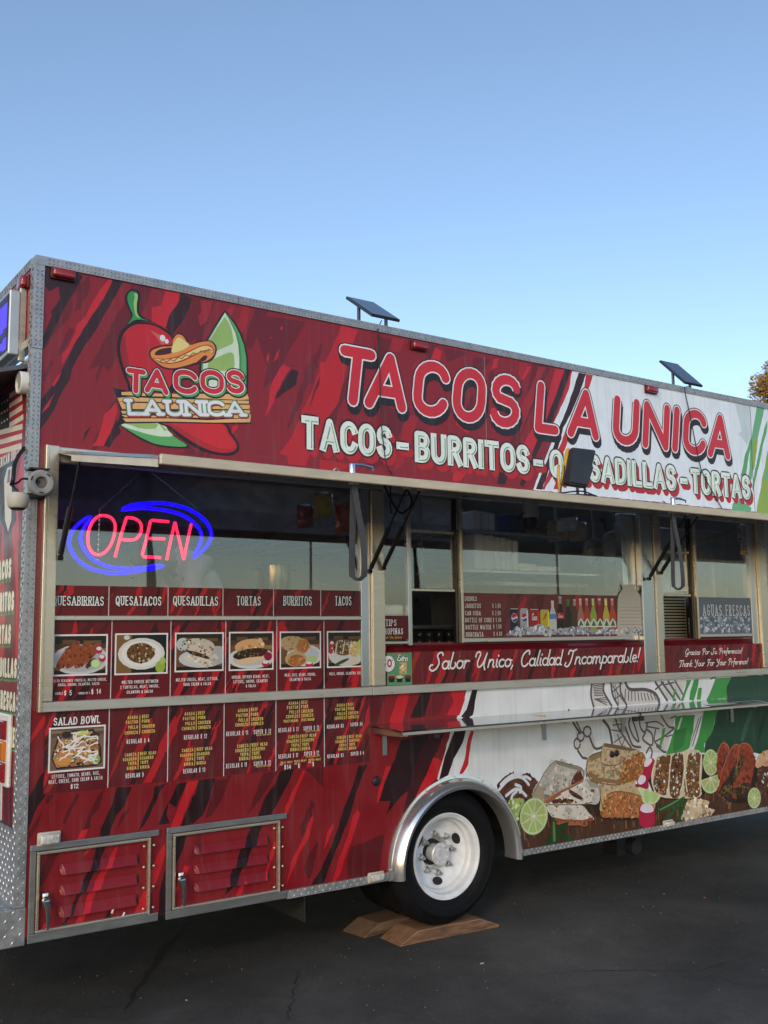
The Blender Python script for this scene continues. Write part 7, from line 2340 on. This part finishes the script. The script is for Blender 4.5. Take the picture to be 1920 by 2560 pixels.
# ------------------------------------------------------------------ things on the shelf
a, b = at(1318, 1789, Z=SHZ + .002), at(1364, 1793, Z=SHZ - .002)
o = MB().cbox(-.5, .5, -.5, .5, 0, 1, .05)
v = b - a
M = Matrix.Translation((a + b) / 2 + Vector((0, 0, .0))) @ Matrix.Rotation(math.atan2(v.y, v.x), 4, 'Z') @ Matrix.Scale(v.length, 4, (1, 0, 0)) @ Matrix.Scale(.018, 4, (0, 1, 0)) @ Matrix.Scale(.008, 4, (0, 0, 1))
st = MB().cbox(-.5, .5, -.5, .5, 0, 1, .04, M).build('wooden_stick', mat('pale_wood', (.5, .34, .14), rough=.6, noise=.15))
tag(st, 'small pale wooden stick lying on the steel shelf', 'stick')
fx = [4.32, 4.62, 4.95]
for i, (x, cols, lb) in enumerate(((4.28, [(190, 200, 214), (206, 210, 214)], 'pale blue printed sheet on the shelf edge'), (4.58, [(60, 80, 130), (150, 60, 60), (210, 190, 170), (40, 50, 70), (200, 200, 200)], 'printed sheet with small dark pictures lying on the shelf'), (5.02, [(210, 216, 220), (150, 180, 210)], 'white printed sheet at the far end of the shelf'))):
    A = Art()
    y0 = lambda q: q
    wd = .27 if i != 2 else .4
    A.rect(x, 0, x + wd, .055, (214, 216, 220))
    rr = random.Random(i)
    xx = x + .01
    while xx < x + wd - .03:
        w_ = rr.uniform(.015, .04)
        A.rect(xx, .008, min(xx + w_, x + wd - .008), .047, rr.choice(cols))
        xx += w_ + .006
    o = A.build('printed_sheet', None, fn=lambda u, v_: (u, -.25 + v_ * 1.6, SHZ + .0145 - (.25 - v_ * 1.6) * .062 + .0), m=mat('paper_print', rough=.25, attr=True, coat=.3))
    tag(o, lb, 'printed sheet', 'printed sheets on the shelf')

# ------------------------------------------------------------------ inside the truck
SSI = mat('kitchen_steel', (.5, .5, .48), rough=.32, metal=.9, rnoise=.08, nscale=4, noise=.15)
FOAM = mat('white_foam', (.82, .82, .8), rough=.55, noise=.05)
e = empty('exhaust_hood', (2.4, 1.9, 2.2))
tag(e, 'dark steel exhaust hood along the far wall of the kitchen', 'exhaust hood')
MB().prism([(1.15, 2.28), (1.2, 2.24), (2.28, 2.24), (2.28, 2.8), (1.5, 2.8), (1.15, 2.4)], 'X', .35, 3.5).build('canopy', mat('hood_steel', (.3, .3, .3), rough=.35, metal=.6, noise=.3), e)
for i in range(9):
    x = .5 + i * .33
    MB().prism([(1.22, 2.235), (2.2, 2.235), (2.2, 2.22), (1.22, 2.22)], 'X', x, x + .12).build('filter', STEEL, e)
e = empty('cooking_range', (2.4, 1.9, .84))
tag(e, 'steel cooking range along the far wall, seen through the windows', 'range')
MB().cbox(.3, 4.7, 1.55, 2.26, .86, 1.55, .01).build('body', SSI, e)
MB().cbox(.3, 4.7, 1.5, 2.26, 1.555, 1.585, .006).build('top', SSI, e)
MB().box(.3, 4.7, 2.24, 2.29, 1.59, 2.2).build('splashback', SSI, e)
p = at(683, 1442, 1.7)
e = empty('stock_pot', (p.x, 1.7, 1.587))
tag(e, 'brass coloured stock pot with two handles on the range', 'pot')
PZ = 1.587
POT = mat('brass_pot', (.55, .42, .2), rough=.2, metal=1.0, noise=.1)
MB().lathe([(.0, 0), (.11, 0), (.12, .012), (.12, p.z + .075 - PZ), (.126, p.z + .08 - PZ), (.118, p.z + .082 - PZ), (.05, p.z + .1 - PZ), (0, p.z + .102 - PZ)], (p.x, 1.7, PZ), 'Z', 32).build('body', POT, e, auto=40)
for s in (-1, 1):
    MB().tube([(p.x + s * .12, 1.67, p.z + .05), (p.x + s * .16, 1.68, p.z + .05), (p.x + s * .16, 1.72, p.z + .05), (p.x + s * .12, 1.73, p.z + .05)], .009, 8).build('handle', BLACKM, e, smooth=True)
# foam boxes stacked on an inner shelf
e = empty('wall_shelf', (2.9, .55, 1.9))
tag(e, 'steel inner shelf carrying stacked foam boxes, behind the drinks window', 'shelf')
zs1 = at(1220, 1428, .3).z
zs2 = at(1190, 1331, .3).z
MB().cbox(2.5, 3.75, .18, .55, zs1 - .02, zs1 - .002, .003).build('board', SSI, e)
MB().cbox(2.5, 3.4, .18, .55, zs2 - .02, zs2 - .002, .003).build('board', SSI, e)
for x in (2.52, 3.7):
    MB().box(x, x + .02, .52, .55, zs1 - .02, 2.8).build('upright', SSI, e)
def foam_stack(pxa, pxb, ptop, n, z0, label, Y=.3):
    a, b = at(pxa, ptop, Y), at(pxb, ptop, Y)
    h = (a.z - z0)
    t_ = empty('foam_stack', ((a.x + b.x) / 2, Y, z0))
    w_ = (b.x - a.x) / n
    for i in range(n):
        MB().cbox(a.x + i * w_ + .002, a.x + (i + 1) * w_ - .002, Y - .1 - .006 * (i % 2), Y + .12, z0, z0 + h * (1 - .03 * i), .012).build('foam_box', FOAM, t_, auto=50)
    tag(t_, label, 'foam boxes', 'foam boxes on the inner shelves')
foam_stack(1160, 1208, 1336, 2, zs1, 'white foam food boxes standing next to the sliding window')
foam_stack(1210, 1268, 1344, 4, zs1, 'four white foam food boxes standing side by side on the lower shelf')
foam_stack(1158, 1212, 1280, 3, zs2, 'wrapped white foam boxes on the upper shelf')
foam_stack(1272, 1315, 1410, 1, zs1, 'single low white foam box on the lower shelf')
foam_stack(1318, 1372, 1417, 1, zs1, 'flat white foam tray at the end of the lower shelf')
a, b = at(1258, 1330, .3), at(1298, 1290, .3)
o = MB().cbox(a.x, b.x, .25, .35, zs2, b.z, .004).build('blue_packet', mat('blue_card', (.01, .02, .12), rough=.4))
tag(o, 'dark blue packet on the upper shelf behind the drinks window', 'packet')
# snack bags and cloths hanging behind the glass
def bag(px0, py0, px1, py1, Y, col, name, label, cat):
    a, b = at(px0, py1, Y), at(px1, py0, Y)
    cx, cz, w_, h_ = (a.x + b.x) / 2, (a.z + b.z) / 2, (b.x - a.x) / 2, (b.z - a.z) / 2
    n, m_ = 8, 10
    rr = random.Random(px0)
    V, F = [], []
    for sgn in (-1, 1):
        for i in range(m_ + 1):
            for j in range(n + 1):
                u, v = -1 + 2 * j / n, -1 + 2 * i / m_
                V.append((cx + u * w_ * (1 - .08 * abs(v) ** 3) + rr.uniform(-.003, .003), Y + sgn * .04 * (1 - u * u) ** .6 * (1 - v ** 4) + rr.uniform(-.003, .003), cz + v * h_ + .1 * u * w_))
    k = (n + 1) * (m_ + 1)
    for q in (0, k):
        for i in range(m_):
            for j in range(n):
                p_ = q + i * (n + 1) + j
                F.append((p_, p_ + 1, p_ + n + 2, p_ + n + 1))
    o = MB().add(V, F).build(name, mat('foil_%s_%d' % (name, px0), col, rough=.3, noise=.35, nscale=14, coat=.4), smooth=True)
    tag(o, label, cat, cat + 's in the windows')
bag(786, 1232, 832, 1292, .2, (.62, .42, .03), 'snack_bag', 'yellow snack bag hanging high inside the first window', 'snack bag')
bag(838, 1262, 884, 1330, .2, (.6, .07, .03), 'snack_bag', 'orange red snack bag hanging beside the strap in the first window', 'snack bag')
bag(742, 1262, 784, 1318, .26, (.32, .03, .03), 'snack_bag', 'dark red snack bag hanging left of the yellow one', 'snack bag')
bag(1368, 1302, 1420, 1352, .24, (.5, .36, .2), 'sunlit_steel_standin', 'brown sunlit-steel sack on the rack right of the foam boxes', 'standin')  # brown pads stand in for steel, sunset gold put into their colour
bag(1424, 1306, 1466, 1352, .24, (.46, .31, .16), 'sunlit_steel_standin', 'second brown sunlit-steel sack at the end of the rack', 'standin')
bag(1392, 1296, 1444, 1326, .16, (.62, .61, .58), 'white_cloth', 'crumpled white cloth hanging beside the dome camera', 'cloth')
for i, (px, py, lb) in enumerate(((1530, 1372, 'round steel pan hanging at the right of the drinks window'), (1478, 1380, 'smaller steel pan hanging next to the round one'))):
    p = at(px, py, .45)
    t_ = empty('hanging_pan', tuple(p))
    MB().lathe([(0, .02), (.1 - i * .02, .018), (.115 - i * .02, -.03), (.122 - i * .02, -.032)], tuple(p), 'Y', 28).build('bowl', SSI, t_, auto=40)
    MB().cbox(p.x - .012, p.x + .012, p.y - .03, p.y - .024, p.z + .1 - i * .02, p.z + .3, .002).build('handle', SSI, t_)
    tag(t_, lb, 'pan', 'pans hanging in the kitchen')
e = empty('steel_cabinet', (4.6, .7, 1.6))
tag(e, 'curved steel cabinet standing behind the right-hand window', 'cabinet')
MB().cbox(4.42, 5.3, .31, .8, 1.2, 2.38, .05).build('body', mat('cabinet_steel', (.62, .58, .52), rough=.3, metal=.55, noise=.2), e, auto=40)
for x in (4.6, 4.86, 5.1):
    MB().cbox(x, x + .012, .302, .31, 1.25, 2.34, .003).build('panel_rib', STEEL, e)
e = empty('oven', (3.6, .8, .84))
tag(e, 'dark oven with a steel ledge at the back of the drinks window', 'oven')
MB().cbox(3.3, 4.35, .9, 1.45, .86, 1.95, .02).build('body', mat('oven_dark', (.09, .085, .08), rough=.35, metal=.5, noise=.2), e, auto=40)
MB().cbox(3.28, 4.37, .86, 1.47, 1.955, 1.99, .006).build('top', SSI, e)
MB().tube([(3.4, .88, 1.7), (4.25, .88, 1.7)], .012, 8).build('handle', STEEL, e)
# dark fryer and tray in the open hatch
a, b = at(1035, 1600, .35), at(1152, 1572, .35)
e = empty('grill_unit', ((a.x + b.x) / 2, .5, .84))
tag(e, 'black grill unit with round knobs under the open sliding window', 'grill')
MB().cbox(a.x - .1, b.x + .2, .36, .9, .86, b.z - .004, .01).build('body', BLACKM, e)
MB().cbox(a.x - .1, b.x + .2, .33, .95, b.z, b.z + .022, .004).build('steel_rim', SSI, e)
for i in range(4):
    for j in range(2):
        MB().lathe([(0, -.02), (.022, -.018), (.026, 0)], (a.x + .05 + i * .075, .36, b.z - .035 - j * .045), 'Y', 14).build('knob', mat('knob_black', (.03, .03, .03), rough=.25), e, smooth=True)
# air cooler in the third window
a, b = at(1662, 1592, .22), at(1716, 1484, .22)
e = empty('air_cooler', (a.x, .3, .84))
tag(e, 'cream air cooler with a slatted front standing in the right-hand hatch', 'air cooler')
CRM = mat('cooler_cream', (.58, .54, .4), rough=.45, noise=.1)
MB().cbox(a.x - .12, b.x + .01, .235, .75, a.z - .35, b.z + .01, .012).build('case', CRM, e, auto=40)
ns = 14
for i in range(ns):
    z = a.z + .01 + (b.z - a.z - .03) * i / (ns - 1)
    MB().box(a.x - .1, b.x - .012, .22, .236, z - .0035, z + .006).build('slat', CRM, e)
MB().box(a.x - .105, b.x - .006, .2325, .2345, a.z, b.z - .008).build('grille_back', BLACKM, e)
MB().cbox(b.x + .012, b.x + .14, .24, .7, a.z - .35, b.z + .02, .01).build('housing', mat('cooler_grey', (.1, .1, .1), rough=.3, metal=.5), e)
a, b = at(1728, 1590, .16), at(1742, 1528, .16)
e = empty('cup_stack', (a.x, .16, a.z))
tag(e, 'stack of white paper cups beside the air cooler', 'cups')
for i in range(4):
    MB().lathe([(0, 0), (.02, 0), (.027, .05), (.029, .05), (.029, .054), (.024, .054)], (a.x + .02, .16, a.z - .02 + i * .03), 'Z', 16).build('cup', FOAM, e, smooth=True)
# container behind the tips notice
a, b = k7(122, 1192), k7(322, 1098)
e = empty('lidded_tub', (a[0], .12, a[1] - .12))
tag(e, 'clear lidded plastic tub standing above the TIPS notice', 'tub')
MB().cbox(a[0] + .005, b[0] + .02, .06, .22, a[1] - .14, a[1] - .002, .02).build('tub', GREYPL, e, auto=50)
MB().cbox(a[0] + .0, b[0] + .024, .055, .226, a[1], b[1], .014).build('lid', WHITEB, e, auto=50)
# dome camera and lamp under the awning
p = at(1327, 1300, -.3)
e = empty('dome_camera', (p.x, -.3, awz(-.3) - .01))
tag(e, 'white camera with a black dome hanging under the awning by the drinks window', 'camera')
MB().lathe([(0, awz(-.3) - .012 - p.z), (.04, awz(-.3) - .012 - p.z), (.045, .03), (.042, .012), (.0, .012)], (p.x, -.3, p.z), 'Z', 24).build('mount', GREYPL, e, auto=50)
MB().lathe([(.04, .012), (.041, -.02), (.034, -.045), (.018, -.058), (0, -.06)], (p.x, -.3, p.z), 'Z', 24).build('dome', BLACKM, e, smooth=True)
MB().tube(smooth3([Vector((p.x - .03, -.3, p.z + .05)), Vector((p.x - .07, -.28, p.z + .02)), Vector((p.x - .05, -.26, p.z - .01)), Vector((p.x - .01, -.24, p.z + .04)), Vector((p.x + .06, -.2, p.z + .07))]), .003, 6).build('cable', BLACK, e)
# loose cable bundle by the middle post
p = at(1000, 1270, -.35)
MB().tube(smooth3([Vector((p.x - .1, -.35, awz(-.35) - .02)), Vector((p.x - .02, -.36, p.z - .02)), Vector((p.x + .06, -.34, p.z + .0)), Vector((p.x + .09, -.33, p.z + .05)), Vector((p.x + .05, -.33, awz(-.33) - .02))]), .006, 8).tube(smooth3([Vector((p.x - .05, -.34, awz(-.34) - .02)), Vector((p.x - .045, -.33, p.z)), Vector((p.x - .035, -.33, p.z - .03))]), .004, 6).build('wiring', BLACK, aw, smooth=True)

# ------------------------------------------------------------------ cook inside, bending forward
def person(cx, cy):
    e = empty('person', (cx, cy, .84))
    tag(e, 'person in a white shirt bending forward inside the truck behind the OPEN sign', 'person')
    J = {'pel': (0, 0, .86, .15, .13), 'waist': (-.04, 0, .98, .14, .12), 'chest': (-.13, 0, 1.14, .17, .16), 'sh': (-.22, 0, 1.24, .13, .12), 'neck': (-.31, 0, 1.27, .065, .065),
         'hd0': (-.37, 0, 1.28, .08, .08), 'hd1': (-.44, 0, 1.24, .095, .1), 'hd2': (-.49, 0, 1.19, .07, .08)}
    for s, n in ((1, 'l'), (-1, 'r')):
        J['sho' + n] = (-.2, .17 * s, 1.2, .075, .075); J['elb' + n] = (-.27, .22 * s, .95, .05, .05); J['wri' + n] = (-.48, .17 * s, .9, .035, .035); J['han' + n] = (-.57, .15 * s, .9, .04, .03)
        J['hip' + n] = (.0, .09 * s, .8, .1, .1); J['kne' + n] = (-.02, .1 * s, .44, .065, .065); J['ank' + n] = (.02, .1 * s, .08, .045, .045); J['toe' + n] = (-.12, .1 * s, .04, .04, .035)
    E_ = [('pel', 'waist'), ('waist', 'chest'), ('chest', 'sh'), ('sh', 'neck'), ('neck', 'hd0'), ('hd0', 'hd1'), ('hd1', 'hd2')]
    for n in 'lr':
        E_ += [('sh', 'sho' + n), ('sho' + n, 'elb' + n), ('elb' + n, 'wri' + n), ('wri' + n, 'han' + n), ('pel', 'hip' + n), ('hip' + n, 'kne' + n), ('kne' + n, 'ank' + n), ('ank' + n, 'toe' + n)]
    for n, s in (('l', 1), ('r', -1)):
        for k in range(4):
            J['f%s%d' % (n, k)] = (-.65 + .006 * abs(k - 1), (.15 + (k - 1.5) * .021) * s, .885, .009, .009)
            J['g%s%d' % (n, k)] = (-.685 + .008 * abs(k - 1), (.15 + (k - 1.5) * .022) * s, .862, .0085, .0085)
            E_ += [('han' + n, 'f%s%d' % (n, k)), ('f%s%d' % (n, k), 'g%s%d' % (n, k))]
        J['t' + n] = (-.6, .105 * s, .88, .01, .01)
        E_.append(('han' + n, 't' + n))
    names = list(J)
    me = bpy.data.meshes.new('body')
    me.from_pydata([(cx + J[n][0], cy + J[n][1], .84 + J[n][2]) for n in names], [(names.index(a), names.index(b)) for a, b in E_], [])
    o = link('body', me, None, e)
    md = o.modifiers.new('skin', 'SKIN')
    for i, n in enumerate(names):
        sv = me.skin_vertices[0].data[i]
        sv.radius = J[n][3:5]
        sv.use_root = (n == 'pel')
    o.modifiers.new('sub', 'SUBSURF').levels = 2
    dg = bpy.context.evaluated_depsgraph_get()
    m2 = bpy.data.meshes.new_from_object(o.evaluated_get(dg))
    o.modifiers.clear()
    o.data = m2
    m2.materials.clear()
    skin, shirt, pants = mat('skin', (.32, .19, .13), rough=.5), mat('white_shirt', (.7, .7, .69), rough=.8, noise=.06), mat('dark_trousers', (.02, .02, .025), rough=.8)
    hair = mat('dark_hair', (.012, .01, .009), rough=.6)
    for m_ in (skin, shirt, pants):
        m2.materials.append(m_)
    for p in m2.polygons:
        x, y, z = p.center.x - cx, p.center.y - cy, p.center.z - .84
        p.use_smooth = True
        if z < .84:
            p.material_index = 2 if abs(y) < .14 and x > -.16 else (0 if x < -.2 else 2)
        elif x < -.285 and z > 1.1:
            p.material_index = 0
        elif x < -.2 and z < 1.0 and abs(y) > .1:
            p.material_index = 0
        else:
            p.material_index = 1
    mb = MB()
    R3 = [(.0, .06), (.05, .052), (.085, .03), (.1, 0), (.102, -.03), (.09, -.05)]
    mb.lathe(R3, (0, 0, 0), 'Z', 20)
    Mh = Matrix.Translation((cx - .415, cy, .84 + 1.275)) @ Matrix.Rotation(-.7, 4, 'Y')
    mb.v = [tuple(Mh @ Vector(v)) for v in mb.v]
    mb.build('hair', hair, e, smooth=True)
    # face: nose, brows and ears
    Mf = Matrix.Translation((cx - .46, cy, .84 + 1.215)) @ Matrix.Rotation(-.7, 4, 'Y')
    f = MB()
    f.add([Mf @ Vector(v) for v in ((-.1, -.012, -.01), (-.1, .012, -.01), (-.094, 0, .03), (-.125, 0, -.008))], [(0, 1, 3), (1, 2, 3), (2, 0, 3)])
    f.build('nose', skin, e)
    for s in (-1, 1):
        MB().box(-.104, -.096, .02 * s, .042 * s, .028, .036, Mf).build('eye', hair, e)
        MB().cbox(-.012, .012, .094 * s, .106 * s, -.02, .03, .004, Mf).build('ear', skin, e)
    MB().box(-.098, -.09, -.022, .022, -.046, -.04, Mf).build('mouth', mat('lips', (.25, .09, .08), rough=.5), e)
pc = at(505, 1440, 1.05)
person(pc.x + .08, 1.05)

# ------------------------------------------------------------------ surroundings: tree, lamp posts of the lot
def tree(base, hgt, rad, seed, label, crown_c, leafcol, n_cl=90, nl=130, leaf=.09):
    rr = random.Random(seed)
    e = empty('tree', base)
    b = Vector(base)
    mb = MB()
    top = Vector(crown_c)
    tp = [b, b.lerp(top, .35) + Vector((.15, .1, 0)), b.lerp(top, .7) + Vector((-.1, 0, 0)), top]
    mb.tube(smooth3(tp), [.26 - .2 * i / 15 for i in range(16)], 9)
    cl = []
    for i in range(n_cl):
        a, u = rr.uniform(0, 6.283), rr.uniform(-1, 1)
        q = rr.random() ** .4
        c = top + Vector((math.cos(a) * math.sqrt(1 - u * u) * rad, math.sin(a) * math.sqrt(1 - u * u) * rad, u * rad * .95)) * q * rr.uniform(.8, 1.12)
        cl.append((c, rr.uniform(.28, .62) * rad * .3))
    for c, r in cl[::3]:
        s = b.lerp(top, rr.uniform(.55, 1.0))
        mb.tube([s, s.lerp(c, .5) + Vector((0, 0, -.15)), c], [.06, .035, .012], 5)
    mb.build('trunk', mat('bark', (.09, .065, .045), rough=.9, noise=.3, nscale=6), e, smooth=True)
    V, F = [], []
    for c, r in cl:
        for _ in range(nl):
            d = Vector((rr.gauss(0, 1), rr.gauss(0, 1), rr.gauss(0, 1))).normalized() * r * rr.random() ** .45
            p = c + d
            u = Vector((rr.gauss(0, 1), rr.gauss(0, 1), rr.gauss(0, 1))).normalized()
            w_ = u.orthogonal().normalized()
            L = leaf * rr.uniform(.6, 1.3)
            k = len(V)
            V += [p - u * L * .5, p + w_ * L * .28, p + u * L * .5, p - w_ * L * .28]
            F.append((k, k + 1, k + 2, k + 3))
    me = bpy.data.meshes.new('crown')
    me.from_pydata([tuple(v) for v in V], [], F)
    lm = mat('leaves_%d' % seed, leafcol, rough=.6, noise=.45, nscale=.9)
    link('crown', me, lm, e)
    tag(e, label, 'tree')
tc_ = at(2010, 1034, 14)
tree((tc_.x, tc_.y, 0), tc_.z + 3, 2.4, 3, 'golden lit tree beyond the front of the truck at the right edge', tuple(tc_), (.44, .23, .03), 150, 170, .12)  # leaf colour carries the golden tone of the low sun
def lamp_post(x, y, h, label):
    e = empty('lamp_post', (x, y, 0))
    MB().tube([(x, y, 0), (x, y, h)], [.14, .1], 12).build('pole', mat('post_paint', (.42, .34, .24), rough=.5, noise=.1), e)
    MB().lathe([(0, .0), (.28, 0), (.3, .5), (.26, .6), (0, .6)], (x, y, 0), 'Z', 16).build('footing', mat('concrete', (.3, .29, .27), rough=.9, noise=.2), e)
    MB().cbox(x - .75, x + .75, y - .2, y + .2, h, h + .18, .03).build('lamp_head', mat('post_paint'), e)
    tag(e, label, 'lamp post', 'lamp posts of the car park')
for i, (px, py) in enumerate(((777, 1352), (1392, 1386), (2180, 1400))):
    g0 = at(px, py, .014)
    dr = (g0 - EYE)
    D_ = 55 if i else 60
    x, z = g0.x + dr.x / dr.y * D_, g0.z + dr.z / dr.y * D_
    lamp_post(x, -D_, max(z, 5.5), ('tall lamp post standing farthest across the car park, mirrored in the first window', 'lamp post across the car park, mirrored in the drinks window', 'lamp post across the car park beyond the front of the truck')[i])
